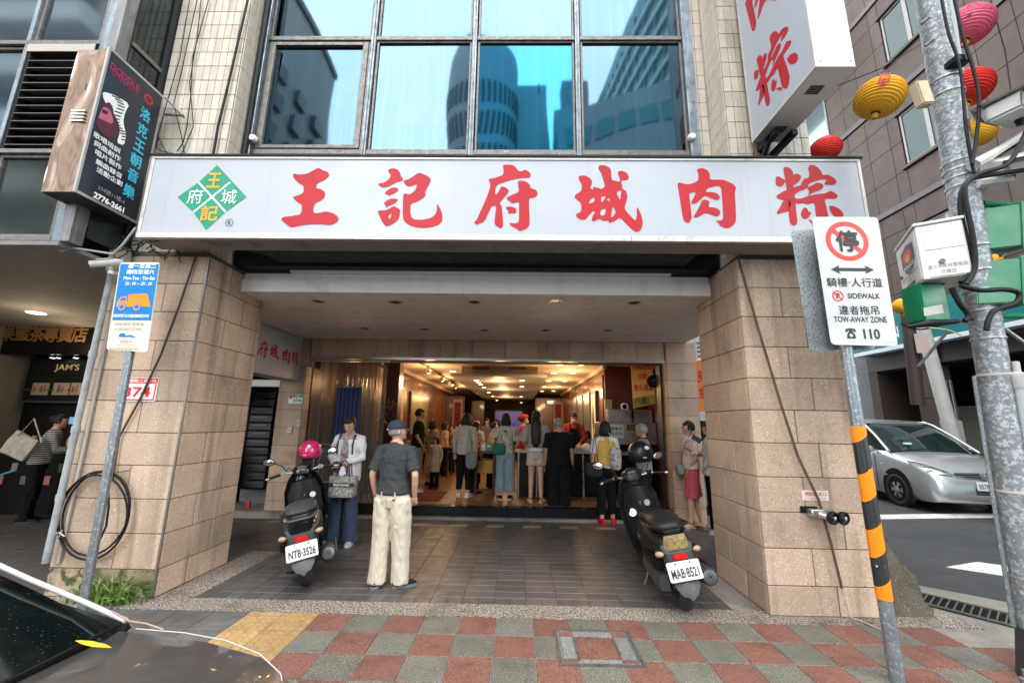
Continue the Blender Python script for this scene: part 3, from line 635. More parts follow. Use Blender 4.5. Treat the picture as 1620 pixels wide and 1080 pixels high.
nt, f, R_, U_ = plate('address_plate', 'red and white house number plate 374 on the front of the left stone pillar', 'number plate', (p0+p1)/2, X_, Z_, p1.x-p0.x+.02, p0.z-p1.z, flat((.78, .77, .75), .35), .006, r=.012)
w, h = p1.x-p0.x+.02, p0.z-p1.z
obj('red_band', G().poly(quad(f, -w/2+.004, w/2-.004, h/2-.055, h/2-.004)), mred, nt)
g = G(); g.poly(quad(f, -w/2+.01, w/2-.01, -h/2+.008, -h/2+.022)).poly(quad(f, w/2-.024, w/2-.01, -h/2+.023, h/2-.06)); obj('red_border', g, mred, nt)
text('lettering', '八德路二段372', mwh, f(0, h/2-.03, .002), X_, Z_, nt, w*.9, .032, .02); text('lettering', '374', mred, f(-.01, -.025, .002), X_, Z_, nt, w*.74, .10, .03)
p0 = un(467.5, 631, 'y', 7.23)
nt, f, R_, U_ = plate('address_plate', 'small green and white house number plate 374 on the stone pier by the stair doorway', 'number plate', p0, X_, Z_, .25, .155, flat((.72, .76, .72), .35), .006, r=.01)
obj('green_band', G().poly(quad(f, -.12, .12, .03, .073)), mgreen, nt); text('lettering', '374', mgreen, f(.03, -.025, .002), X_, Z_, nt, .14, .065, .03)
text('lettering', '八德路', mwh, f(.03, .052, .002), X_, Z_, nt, .1, .03); obj('flower_emblem', G().lathe([(.0, .001), (.03, .0012)], f(-.085, .035, .001), (0, -1, 0), 16), mred, nt)
for nm, lb, px, py, w, h in (('door_bell', 'white oval door bell on the stone pier below the house number', 472, 669, .07, .12), ('intercom_panel', 'small cream switch plate on the stone pier beside the door bell', 458.5, 680, .075, .11)):
    p = un(px, py, 'y', 7.23)
    bt = thing(nm, lb, 'bell' if nm == 'door_bell' else 'switch', p)
    obj('housing', G().bx(p, (w, .03, h)), flat((.55, .52, .47), .4), bt, bevel=.012 if nm == 'door_bell' else .004, smooth=40)
    obj('button', G().lathe([(.0, .004), (.014, .002), (.016, 0)], p-V((0, .016, 0)), (0, -1, 0), 12), flat((.2, .2, .2), .4), bt)
# fire connection on right pillar
p0 = un(1290, 783.5, 'y', 3.955)
nt, f, R_, U_ = plate('fire_inlet_plate', 'small white plate with red characters above the twin fire hose inlets', 'plate', p0, X_, Z_, .235, .085, flat((.74, .70, .62), .4))
text('lettering', '消防送水口', mred, f(0, .014, .0015), X_, Z_, nt, .20, .036, .02); text('lettering', 'FIRE PROTECTION WATER SUPPLY', mred, f(0, -.025, .0015), X_, Z_, nt, .20, .014)
sm = thing('fire_hose_inlet', 'twin chrome siamese fire hose inlets with black caps on the right stone pillar', 'fire inlet', un(1300, 815, 'y', 3.9))
p = un(1290, 809, 'y', 3.95)
m_chr = flat((.62, .62, .60), .28, .9)
bd = obj('body', G().bx(p+V((.02, -.03, 0)), (.20, .09, .06)).tube([p+V((-.02, -.02, 0)), p+V((.04, -.13, -.02))], .032, 12).tube([p+V((.06, -.02, 0)), p+V((.13, -.13, -.02))], .032, 12), m_chr, sm, bevel=.006, smooth=40)
obj('wall_slot', G().box(p.x-.13, p.x+.02, 3.949, 3.957, p.z-.01, p.z+.045), flat((.01, .01, .01), .8), sm)
for q in (p+V((.045, -.135, -.022)), p+V((.135, -.135, -.022))):
    c_ = obj('cap', G().lathe([(.052, -.012), (.056, -.004), (.056, .02), (.046, .028), (.042, .02), (.02, .014), (.0, .014)], q, V((.25, -1, -.1)), 24), flat((.03, .03, .032), .4), sm, smooth=40)
    obj('centre_knob', G().lathe([(.018, .012), (.016, .03), (.0, .034)], q, V((.25, -1, -.1)), 14), m_chr, c_, smooth=40)
# pipes / cables on the pillars
rust = M('rusty_bracket_iron', (.11, .075, .05), .75, .2, dirt=((.22, .15, .09), 20, .5, .7, .7))
pts = [un(x, y, 'y', 3.925) for x, y in ((1168, 408), (1200, 520), (1236, 640), (1262, 720), (1295, 790), (1315, 860), (1332, 930), (1344, 965))]
pts[-1].z = .02; pts.append(pts[-1]+V((.05, -.22, 0)))
tag(obj('conduit_pipe', G().tube(pts[:-2], .011, 8), rust, smooth=50), 'thin rusty conduit pipe slanting down the front of the right stone pillar', 'pipe')
tag(obj('earth_wire', G().tube(pts[-3:-1] + [pts[-2]+V((.05, -.05, -.01)), pts[-1]+V((.03, 0, 0))], .005, 6), flat((.45, .40, .33), .6), smooth=50), 'short pale wire trailing from the foot of the slanting conduit onto the red pavers', 'wire')
pts = [un(x, y, 'y', 3.985) for x, y in ((310, 405), (285, 480), (255, 560), (222, 630), (188, 692), (178, 760))]
tag(obj('hanging_cable', G().tube(pts, .010, 8), flat((.06, .045, .04), .7), smooth=50), 'dark cable slanting across the front of the left stone pillar to the sign post', 'cable')
lp_ = thing('cable_coil', 'coil of black cable hanging on the front of the left stone pillar', 'cable coil', (-3.9, 3.95, 1))
for k, (cx, cz, rx, rz, tt) in enumerate(((149, 815, 55, 70, .15), (152, 812, 52, 66, .18), (146, 818, 55, 67, .1))):
    c = un(cx, cz, 'y', 3.96-.01*k); pts = []
    for t in range(36):
        a = 2*pi*t/36; pts.append(un(cx+rx*cos(a)+12*sin(a)*tt*6, cz-rz*sin(a), 'y', 3.97-.013*k))
    obj('cable_loop', G().tube(pts, .009, 8, closed=True), flat((.018, .018, .02), .5), lp_, smooth=50)
pts = [un(x, y, 'y', 3.93) for x, y in ((170, 752), (172, 800), (168, 832), (158, 853))]; obj('cable_end', G().tube(pts, .009, 8), flat((.018, .018, .02), .5), lp_, smooth=50)
pts = [un(x, y, 'y', 3.94) for x, y in ((84, 840), (92, 843), (98, 838), (93, 850), (102, 848), (94, 842))]; obj('tie', G().tube(pts, .007, 6), flat((.5, .42, .4), .8), lp_, smooth=50)
pts = [un(x, y, 'y', 3.94) for x, y in ((168, 744), (190, 746), (204, 744))]; obj('hook', G().tube(pts, .006, 6), rust, lp_)
# grey drain pipes left of left pillar
def pipeline(name, pix, yy, r, mat, label, cat='pipe'):
    return tag(obj(name, G().tube([un(x, y, 'y', yy) for x, y in pix], r, 12), mat, smooth=50), label, cat)
m_pvc = M('grey_pvc_pipe', (.34, .36, .38), .5, col2=(.24, .25, .26), scale=8, dirt=((.12, .11, .1), 8, .55, .75, .6))
pp = thing('drain_pipe', 'grey drain pipe with joint collars running down beside the left stone pillar', 'pipe', (-4.4, 3.95, 0))
px_ = ((178, 425), (160, 505), (118, 700), (100, 775), (72, 890))
pts = [un(x, y, 'y', 3.93) for x, y in px_]
obj('pipe', G().tube([pts[0], pts[-1]], .028, 12), m_pvc, pp, smooth=50)
for t in (.32, .58, .8):
    q = pts[0].lerp(pts[-1], t); dd = (pts[-1]-pts[0]).normalized(); obj('collar', G().cyl(q-dd*.03, q+dd*.03, .034, n=14), m_pvc, pp, smooth=50)
pipeline('thin_pipe', ((192, 425), (130, 720), (92, 890)), 3.99, .016, flat((.36, .33, .30), .6), 'thin pale pipe behind the grey drain pipe at the left stone pillar')
pipeline('stub_pipe', ((96, 397), (115, 392), (180, 402), (196, 385), (215, 360)), 3.6, .011, m_pvc, 'bent grey pipe under the glass front running to the corner of the sign', 'pipe')
# camera and box at the left pillar head
cc = thing('security_camera', 'white bullet security camera on a bracket at the top of the left stone pillar', 'camera', un(170, 418, 'y', 3.85))
m_wp = M('white_powder_metal', (.66, .65, .62), .4, dirt=((.3, .28, .25), 12, .6, .8, .5))
p = un(168, 416, 'y', 3.78); d = V((-.75, -.45, -.28)).normalized()
obj('housing', G().tube([p-d*.13, p+d*.12], .035, 12).bx(p+V((0, 0, .036))+d*.02, (.10, .07, .008), d.to_track_quat('X', 'Z').to_matrix()), m_wp, cc, smooth=40)
obj('lens', G().cyl(p+d*.12, p+d*.127, .028, n=14), flat((.02, .02, .025), .1), cc)
obj('bracket', G().tube([p-d*.02, p+V((.02, .05, -.07)), p+V((.04, .17, -.08))], .016, 8).lathe([(.03, 0), (.03, .03)], p+V((.02, .05, -.10)), n=12), m_wp, cc, smooth=40)
p = un(189, 412, 'y', 3.96); tag(obj('junction_box', G().bx(p, (.16, .10, .26)), flat((.52, .46, .36), .5), bevel=.008), 'beige junction box at the top left corner of the left stone pillar', 'junction box')
# tangle of wires behind the sign's left end and on the tiled column
wr = thing('loose_wires', 'tangle of thin black wires hanging over the left tiled column and sign end', 'wires', (-3.9, 3.9, 3.4))
rw = random.Random(11)
for pix in (((300, 0), (285, 90), (262, 170), (250, 215), (262, 240), (285, 246)), ((318, 0), (312, 60), (300, 130), (306, 200), (288, 243)), ((312, 0), (290, 100), (275, 165), (288, 220), (292, 245)), ((250, 215), (247, 235), (270, 245), (310, 247)), ((330, 0), (305, 90), (302, 150), (296, 200), (290, 225), (280, 240))):
    obj('wire', G().tube([un(x, y, 'y', 3.985) for x, y in pix], .005, 6), flat((.03, .03, .03), .6), wr)
obj('wire', G().tube([un(x, y, 'y', 3.98) for x, y in ((392, 0), (378, 60), (362, 130), (345, 200), (337, 246))], .013, 8), flat((.02, .02, .025), .5), wr, smooth=50)
for k in range(14):
    a = V((rw.uniform(-4.15, -3.45), rw.uniform(3.7, 3.95), 3.36)); pts = [a]
    for j in range(4): pts.append(pts[-1]+V((rw.uniform(-.10, .10), rw.uniform(-.04, .04), -rw.uniform(.0, .07))))
    obj('wire', G().tube(pts, .006, 5), flat((.03, .03, .03), .7), wr)
tag(obj('sign_bracket', G().tube([un(259, 181, 'y', 3.9), un(291, 183, 'y', 3.95)], .014, 6).tube([un(262, 155, 'y', 3.95), un(291, 186, 'y', 3.95)], .012, 6), m_dsteel), 'rusty steel strut fixed to the ivory tiles behind the music sign', 'bracket')
# ---------------------------------------------------------------- left neighbour: glass front, louvres, music sign
nb = thing('neighbour_building', 'glass fronted neighbouring building with louvres and a dark arcade on the left', 'building', (-7, 3.5, 0))
NY = 3.5
m_ng = M('grey_blue_glass', (.10, .135, .16), .06, .9, col2=(.075, .11, .13), scale=1.2, dirt=((.15, .19, .21), 2, .5, .75, .4)); m_ng2 = M('dusty_green_glass', (.04, .052, .05), .10, .6, dirt=((.10, .115, .11), 2, .5, .75, .4))
nz0 = 3.19
ux_ = lambda px, py, yy=NY: un(px, py, 'y', yy)
def zat(py, yy=NY): return un(100, py, 'y', yy).z
xm = ux_(45, 68).x
zl1, zl0 = zat(72), zat(236)
obj('wall', G().box(-16, -4.22, NY+.12, 9.5, 3.42, 9.6), flat((.05, .05, .055), .8), nb)
for a, b, za, zb, mt in ((-7.4, xm-.02, zl0, zl1, m_ng), (-9.5, -7.44, zl0, zl1, m_ng2), (-7.4, xm-.02, 3.25, zl0-.05, m_ng2), (xm+.02, -4.42, 3.25, zl0-.05, m_ng2), (-9.5, -7.44, 3.25, zl0-.05, m_ng2), (-7.4, xm-.02, zl1+.06, 7.2, m_ng), (xm+.02, -4.42, zl1+.06, 7.2, m_ng), (-9.5, -7.44, zl1+.06, 7.2, m_ng)):
    w = obj('window', G().box(a, a+.03, NY+.02, NY+.08, za, zb).box(b-.03, b, NY+.02, NY+.08, za, zb).box(a+.031, b-.031, NY+.02, NY+.08, za, za+.03).box(a+.031, b-.031, NY+.02, NY+.08, zb-.03, zb), m_darkframe, nb, bevel=.003)
    obj('pane', G().box(a+.02, b-.02, NY+.045, NY+.055, za+.02, zb-.02), mt, w)
for x in (-7.42, xm, -4.36): obj('mullion', G().box(x-.025 if x > -4.4 else x-.02, x+.05 if x > -4.4 else x+.02, NY-.01, NY+.10, 3.2, 9.5), m_steel, nb, bevel=.004)
obj('corner_post', G().box(-4.31, -4.215, NY-.01, NY+.12, 3.2, 9.5), M('steel_post_rusty', (.22, .22, .23), .45, .5, dirt=((.2, .12, .06), 6, .52, .7, .7), streak=((.5, .5, .5), .5, .5, .7, (18, 18, 1.2))), nb, bevel=.004)
lou = obj('louvre_panel', G().box(xm+.03, -4.40, NY+.10, NY+.11, zl0, zl1).box(xm+.02, xm+.06, NY, NY+.1, zl0, zl1).box(-4.42, -4.385, NY, NY+.1, zl0, zl1).box(xm+.061, -4.425, NY-.01, NY+.1, zl1-.09, zl1), flat((.02, .02, .02), .7), nb)
for k in range(12):
    z = zl0+.04+(zl1-zl0-.15)*k/12
    obj('louvre_slat', G().prism([(xm+.07, NY-.01, z), (-4.43, NY-.01, z), (-4.43, NY+.085, z+.05), (xm+.07, NY+.085, z+.05)], (0, 0, .006)), flat((.17, .155, .14), .5, .3), lou)
obj('louvre_head', G().box(xm+.03, -4.42, NY-.018, NY-.011, zl1-.09, zl1), flat((.42, .38, .33), .5), lou)
for z in (zl0-.025, zl1+.03, 3.225): obj('transom', G().box(-9.5, -4.39, NY-.012, NY+.019, z-.024, z+.024), m_darkframe, nb, bevel=.004)
obj('return_glass', G().box(-4.225, -4.212, NY+.13, 3.99, 3.3, 9.5), m_ng2, nb)
obj('return_rail', G().box(-4.21, -4.19, NY+.13, 3.99, 5.52, 5.57), m_darkframe, nb)
# neighbour soffit and shop
obj('soffit', G().box(-16, -4.30, NY-.01, 7.0, 3.16, 3.2), M('grey_soffit', (.22, .205, .19), .8, dirt=((.11, .10, .095), 2, .5, .75, .6)), nb)
obj('beam', G().box(-16, -4.30, NY+.0, NY+.1, 3.1995, 3.24), m_darkframe, nb)
obj('ceiling_light', G().lathe([(.0, 0), (.11, .002)], (un(57, 495.5, 'z', 3.15).x, un(57, 495.5, 'z', 3.15).y, 3.150), (0, 0, 1), 20), flat((1, .9, .7), .5, emit=(1, .86, .62), estr=3), nb)
for lx, ly, le in ((-7.2, 5.8, 14), (-7.6, 6.7, 10), (-6.3, 6.7, 8)):
    l = bpy.data.lights.new('shop_lamp', 'POINT'); l.energy = le*.28; l.color = (1, .78, .5); l.shadow_soft_size = .12; o = bpy.data.objects.new('shop_lamp', l); COL.objects.link(o); o.location = (lx, ly, 2.75)
obj('cross_wall', G().box(-9.4, -9.2, 4.3, 9, 0, 3.16), M('beige_side_wall', (.16, .14, .11), .8, dirt=((.16, .14, .12), 2, .5, .7, .5)), nb)
obj('shop_back', G().box(-9.2, -6.0, 7.55, 7.65, 0, 3.16), flat((.02, .018, .017), .6), nb)
tb = thing('tea_shop_signboard', 'black signboard with gold characters over the dark tea shop on the left', 'sign', (-8, 7, 2.7))
ty0 = un(70, 560, 'y', 7.0).z; ty1 = un(70, 510, 'y', 7.0).z
obj('board', G().box(-9.19, -4.9, 7.0, 7.08, ty0, 3.158), flat((.015, .012, .012), .35), tb, bevel=.004)
gold = M('gold_letters', (.52, .27, .10), .35, .5, dirt=((.2, .1, .05), 30, .5, .7, .6))
for ch, px, py in (('進', -6, 523), ('果', 12, 527), ('蜜', 36, 527), ('茶', 59, 528), ('專', 81, 529), ('賣', 104, 529), ('店', 126, 529)):
    text('gold_character', ch, gold, un(px, py, 'y', 6.995), X_, Z_, tb, .27, .27, .035)
jb = thing('tea_shop_facade', 'black panelled tea shop lettered JAM\'S with framed pictures on the left', 'shop', (-7.5, 7.3, 0))
jx0 = un(40, 620, 'y', 7.4).x
obj('fascia', G().box(jx0, -4.9, 7.36, 7.5, 1.85, ty0-.02), flat((.025, .025, .027), .35), jb, bevel=.006)
obj('cornice', G().box(jx0, -4.9, 7.33, 7.359, 1.83, 1.87).box(jx0, -4.9, 7.33, 7.359, 2.05, 2.08), flat((.05, .05, .05), .35), jb, bevel=.004)
text('lettering', "JAM'S", M('gold_bright', (.75, .55, .25), .3, .3), un(106, 582, 'y', 7.35), X_, Z_, jb, .46, .15, .02)
for k, px in enumerate((64, 97, 125)):
    p = un(px, 615, 'y', 7.34); fr = obj('picture', G().bx(p, (.30, .02, .22)), flat((.35, .28, .2), .4), jb, bevel=.003)
    for q in range(4): obj('bottle_print', G().bx(p+V((-.10+q*.065, -.012, -.01+.01*(q % 2))), (.035, .004, .11+.03*(q % 2))), flat(((.35, .12, .06), (.45, .3, .1), (.12, .10, .06))[(k+q) % 3], .4), fr)
for px in (83, 92, 120): p = un(px, 566, 'y', 7.2); obj('spot_lamp', G().lathe([(.0, 0), (.035, .002)], p, (0, 0, -1), 12), flat((1, 1, 1), .5, emit=(1, .9, .75), estr=4), jb)
dc = thing('display_counter', 'dark tea shop counter with bags and goods on its shelves', 'counter', (-7.8, 7.2, 0))
obj('body', G().box(-8.75, -5.2, 7.0, 7.5, .02, 1.05), flat((.02, .018, .016), .4), dc, bevel=.008); obj('top', G().box(-8.8, -5.15, 6.96, 7.52, 1.051, 1.09), flat((.05, .04, .035), .25), dc, bevel=.005)
rq = random.Random(5)
for k in range(10):
    px = rq.uniform(40, 120); p = un(px, 700, 'y', 6.94)
    obj('goods', G().bx(V((-8.6+k*.2, 6.985, .55+.2*(k % 2))), (.10, .02, .14)), flat(((.4, .16, .12), (.25, .22, .18), (.12, .12, .14), (.35, .30, .22))[k % 4], .5), dc, bevel=.003)
for k in range(7):
    obj('jar', G().lathe([(.04, 0), (.045, .02), (.045, .12), (.03, .15), (.03, .17), (0, .17)], (-8.5+k*.33, 7.25, 1.09), n=12), flat(((.45, .25, .12), (.3, .3, .28), (.5, .42, .3))[k % 3], .3), dc, smooth=40)
p = un(117, 665, 'y', 7.1); tag(obj('till_screen', G().bx(p, (.16, .02, .12)), flat((.05, .12, .2), .3, emit=(.3, .6, .9), estr=.15), bevel=.004), 'small glowing till screen on the tea shop counter', 'screen')
# music sign lightbox
mg = thing('music_shop_lightbox', 'projecting black lightbox sign of a music studio with a guitar picture and cyan characters', 'sign', (-4.2, 3.6, 3.6))
xf = un(124, 76, 'y', 3.29).x
obj('cabinet', G().box(xf, -4.006, 3.30, 3.885, 3.58, 5.11), flat((.03, .03, .035), .5), mg)
g = G(); nu, nv = 14, 40
m_bronze = M('dented_copper_foil', (.66, .47, .36), .12, .95, col2=(.5, .35, .27), scale=4)
vs = [V((xf+(-4.0-xf)*i/nu, 3.292+.012*noise.noise(V((i*.22, j*.10, 3)))*(0 < i < nu)*(0 < j < nv), 3.585+1.52*j/nv)) for j in range(nv+1) for i in range(nu+1)]
obj('copper_edge_panel', g.add(vs, [(j*(nu+1)+i, j*(nu+1)+i+1, (j+1)*(nu+1)+i+1, (j+1)*(nu+1)+i) for j in range(nv) for i in range(nu)]), m_bronze, mg, smooth=0)
g = G()
for k in range(4): g.box((xf-4)/2-.06, (xf-4)/2+.07, 3.275, 3.281, 4.30+k*.035, 4.318+k*.035)
obj('vent_slots', g, flat((.75, .7, .62), .3), mg)
obj('edge_trim', G().box(-4.022, -4.000, 3.27, 3.29, 3.575, 5.115).box(-4.005, -3.997, 3.291, 3.89, 5.09, 5.115).box(-4.005, -3.997, 3.291, 3.89, 3.575, 3.60).box(-4.005, -3.997, 3.87, 3.89, 3.601, 5.089), flat((.5, .48, .44), .35, .8), mg)
obj('face', G().box(-4.0055, -3.9985, 3.291, 3.869, 3.601, 5.089), M('navy_print', (.012, .016, .03), .3), mg)
XF = -3.9965
fm = lambda x, y: un(60+x/3.376, 60+y/3.376, 'x', XF)
cyan = flat((.05, .50, .68), .4)
for ch, x, y in (('洛', 575, 412), ('克', 558, 495), ('王', 542, 578), ('朝', 523, 655), ('音', 508, 735), ('樂', 487, 820)):
    text('cyan_character', ch, cyan, fm(x, y), Y_, Z_, mg, .115, .135, .03)
text('lettering', 'DODDLE', flat((.42, .03, .10), .4), fm(468, 212), Y_, Z_, mg, .30, .075, .02); text('lettering', 'DYNASTY', flat((.40, .03, .12), .4), fm(470, 245), Y_, Z_, mg, .27, .055, .0)
g = G(); cc = fm(592, 330); g.loft([[cc+V((0, cos(t*pi/12)*r, sin(t*pi/12)*r)) for t in range(24)] for r in (.035, .052)], False); gtext(g, '音', cc, Y_, Z_, .04, .04); obj('red_seal', g, flat((.45, .03, .04), .4), mg)
for s_, x, y in (('歌唱培訓', 370, 560), ('詞曲創作', 373, 605), ('唱片製作', 378, 652), ('編曲錄音', 382, 700), ('活動企劃', 384, 742)): text('lettering', s_, mwh, fm(x, y), Y_, Z_, mg, .255, .055, .02)
text('lettering', '374號11樓-6', flat((.3, .3, .32), .5), fm(395, 838), Y_, Z_, mg, .27, .05); text('lettering', '2776-2661', mwh, fm(382, 880), Y_, Z_, mg, .30, .062, .04)
key = [(345, 285), (420, 310), (490, 355), (465, 400), (455, 450), (472, 520), (460, 575), (420, 560), (440, 500), (425, 440), (400, 400), (350, 330)]
obj('keyboard_print', G().fill([fm(*p) for p in smoothp(key)]), mwh, mg)
g = G()
for k in range(15):
    t = k/15; g.prism([fm(395+30*t+25*sin(t*9), 305+250*t)+V((.0008, 0, 0)), fm(440+25*t+18*sin(t*9), 322+240*t)+V((.0008, 0, 0)), fm(440+25*t+18*sin(t*9), 329+240*t)+V((.0008, 0, 0)), fm(395+30*t+25*sin(t*9), 312+250*t)+V((.0008, 0, 0))], (.0004, 0, 0))
obj('piano_keys_print', g, ink, mg)
obj('guitar_body_print', G().fill([fm(*p)+V((.0018, 0, 0)) for p in smoothp([(318, 430), (345, 360), (380, 340), (400, 370), (408, 430), (425, 480), (420, 530), (380, 540), (330, 500), (305, 455)])]), flat((.10, .02, .03), .3), mg)
obj('guitar_top_print', G().fill([fm(*p)+V((.0026, 0, 0)) for p in smoothp([(330, 400), (350, 365), (385, 385), (402, 440), (395, 462), (350, 440), (320, 430)])]), flat((.50, .13, .22), .3), mg)
obj('pickup_print', G().fill([fm(*p)+V((.0034, 0, 0)) for p in [(345, 380), (375, 395), (368, 412), (338, 397)]]), ink, mg)
# ---------------------------------------------------------------- free standing signs
def signpost(loc, top, r, mat, parent, nm='pole'): return obj(nm, G().cyl(loc, top, r, r, 18), mat, parent, smooth=50)
ls = thing('loading_zone_sign', 'blue and cream loading zone sign with an orange truck on a grey post', 'road sign', (-3.55, 3.6, 0))
signpost((-3.53, 3.64, 0), (-3.575, 3.64, 2.95), .034, m_galv, ls)
cx, cz = -3.58, 2.613; w, h = .375, .86
PL = lambda px, py, o=.0: un(px, py, 'y', 3.598-o)
q = [un(190, 415, 'y', 3.6), un(253, 415, 'y', 3.6), un(233, 557, 'y', 3.6), un(168, 553, 'y', 3.6)]
def rquad(q, r=.03, n=4):
    out = []
    for i in range(4):
        a, b, c = q[i-1], q[i], q[(i+1) % 4]; u1 = (a-b).normalized()*r; u2 = (c-b).normalized()*r
        for k in range(n+1):
            t = k/n; out.append((b+u1)*(1-t)**2+b*2*t*(1-t)+(b+u2)*t*t)
    return out
obj('plate', G().prism(rquad(q), (0, .003, 0)), flat((.68, .63, .52), .35), ls)
bl = [PL(191, 417.5, .001), PL(251.5, 417.5, .001), PL(238.7, 506.5, .001), PL(177.5, 506, .001)]
obj('blue_field', G().poly(bl), M('blue_sign_film', (.0, .19, .55), .3, dirt=((.05, .25, .5), 6, .5, .75, .4)), ls)
f2 = lambda x, y: PL(x/3.857, 380+y/3.857, .0025)
for s_, x, y, w_, h_, mt, bo in (('週一至週二', 868, 158, .265, .042, mwh, .03), ('週四至週六', 857, 193, .265, .042, mwh, .03), ('Mon-Tue : Thr-Sat', 850, 231, .30, .034, mwh, .02), ('20 : 00 ~ 20 : 20', 845, 264, .255, .030, mwh, .01), ('其餘時間仍為本圖誌標線規定停車', 800, 461, .335, .032, mwh, .02),
        ('垃圾車收運專區', 788, 510, .28, .032, flat((.25, .27, .25), .5), .0), ('LOADING ZONE', 780, 541, .245, .028, flat((.25, .27, .27), .5), .0), ('違者拖吊', 767, 617, .11, .028, flat((.3, .3, .28), .5), 0), ('TOW AWAY ZONE', 760, 639, .175, .018, flat((.4, .4, .38), .5), 0), ('臺北市民當家熱線1999', 755, 662, .27, .026, flat((.3, .3, .28), .5), 0)):
    text('lettering', s_, mt, f2(x, y), X_, Z_, ls, w_, h_, bo)
org = flat((.75, .26, .01), .4); f3 = lambda x, y, o=.0: f2(x, y)-V((0, o, 0))
tr = obj('truck_pictogram', G().fill([f3(*p) for p in [(785, 330), (890, 325), (903, 330), (918, 405), (712, 405), (712, 380), (738, 345), (775, 342), (775, 372), (782, 372)]]), org, ls)
g = G()
for wx in (743, 835): c_ = f3(wx, 407, .0015); g.loft([[c_+V((cos(t*pi/10)*r, 0, sin(t*pi/10)*r)) for t in range(20)] for r in (.022, .033)], False)
obj('wheel_rings', g, org, tr)
g = G()
for wx in (743, 835): c_ = f3(wx, 407, .0008); obj('wheel_cutout', G().poly([c_+V((cos(t*pi/10)*.041, 0, sin(t*pi/10)*.041)) for t in range(20)]), mblue, tr)
obj('cab_window', G().poly([f3(728, 368, .0008), f3(745, 350, .0008), f3(768, 348, .0008), f3(768, 368, .0008)]), mblue, tr)
obj('tow_pictogram', G().poly([f3(718, 560), (f3(830, 560)), f3(825, 597), f3(715, 597)]), mwh, ls)
g = G(); g.fill([f3(*p, .001) for p in [(722, 590), (725, 575), (740, 565), (762, 565), (768, 580), (795, 575), (808, 580), (828, 590), (815, 594), (790, 590), (760, 592)]]); obj('tow_cars', g, mblue, ls)
# no parking sign
ns = thing('tow_away_sign', 'white no parking and tow away sign on a pole with orange and black stripes', 'road sign', (2.47, 3.04, 0))
NP = lambda px, py, o=.0: un(px, py, 'y', 2.995-o)
n4 = lambda x, y, o=.0: NP(1280+x/4.693, 330+y/4.693, o)
q = [NP(1284.5, 343), NP(1388.5, 343.5), NP(1421, 547.5), NP(1315, 545)]
m_rw = M('white_reflective_plate', (.52, .515, .505), .3, dirt=((.5, .48, .44), 5, .6, .8, .4), speck=[((.35, .33, .3), 40, .72, .76)])
obj('plate', G().prism(rquad(q, .035), (0, .003, 0)), m_rw, ns)
signpost((2.47, 3.052, 0), (2.445, 3.052, 3.0), .042, m_galv, ns)
for z in (2.35, 3.0): obj('clamp', G().lathe([(.046, -.02), (.048, -.018), (.048, .018), (.046, .02)], (2.452, 3.055, z), n=18).box(2.40, 2.50, 2.999, 3.006, z-.015, z+.015), m_dsteel, ns)
cc = n4(283, 240, .002); cc = (n4(122, 240, .002)+n4(444, 240, .002))/2; R1 = (n4(444, 240)-n4(122, 240)).length/2*.98; R2 = R1*.77
g = G(); g.loft([[cc+V((cos(t*pi/32)*r, 0, sin(t*pi/32)*r)) for t in range(64)] for r in (R2, R1)], False)
a = V((-cos(radians(42)), 0, sin(radians(42)))); pn = V((sin(radians(42)), 0, cos(radians(42))))*R1*.1
g.poly([cc+a*R2*1.05+pn+V((0, -.0008, 0)), cc-a*R2*1.05+pn+V((0, -.0008, 0)), cc-a*R2*1.05-pn+V((0, -.0008, 0)), cc+a*R2*1.05-pn+V((0, -.0008, 0))])
obj('prohibition_ring', g, flat((.80, .035, .025), .35), ns)
text('lettering', '停', ink, cc+V((.0, -.0025, .0)), X_, Z_, ns, .165, .17, .03)
ya = n4(320, 452, .002).z; xa, xb = n4(160, 452).x, n4(482, 455).x; yy = 2.993
obj('double_arrow', G().fill([V((x, yy, ya+z)) for x, z in ((xa, 0), (xa+.07, .035), (xa+.06, .013), (xb-.06, .013), (xb-.07, .035), (xb, 0), (xb-.07, -.035), (xb-.06, -.013), (xa+.06, -.013), (xa+.07, -.035))]), ink, ns)
for s_, x, y, x0, x1, h_, bo in (('騎樓·人行道', 337, 547, 133, 542, .072, .015), ('SIDEWALK', 405, 648, 287, 528, .044, .02), ('違者拖吊', 371, 753, 222, 520, .070, .015), ('TOW-AWAY ZONE', 381, 822, 185, 577, .046, .02), ('110', 467, 930, 405, 527, .078, .03)):
    w_ = (n4(x1, y)-n4(x0, y)).length; text('lettering', s_, ink, (n4(x0, y, .002)+n4(x1, y, .002))/2, X_, Z_, ns, w_, h_, bo)
cc = n4(215, 647, .002); g = G(); g.loft([[cc+V((cos(t*pi/16)*r, 0, sin(t*pi/16)*r)) for t in range(32)] for r in (.033, .043)], False)
g.poly([cc+V((-.03, -.0012, .034)), cc+V((.034, -.0012, -.026)), cc+V((.028, -.0012, -.033)), cc+V((-.035, -.0012, .027))])
obj('small_prohibition_ring', g, flat((.80, .035, .025), .35), ns); text('lettering', 'P', ink, cc+V((0, -.0005, 0)), X_, Z_, ns, .026, .042, .04)
c_ = n4(312, 928, .002)
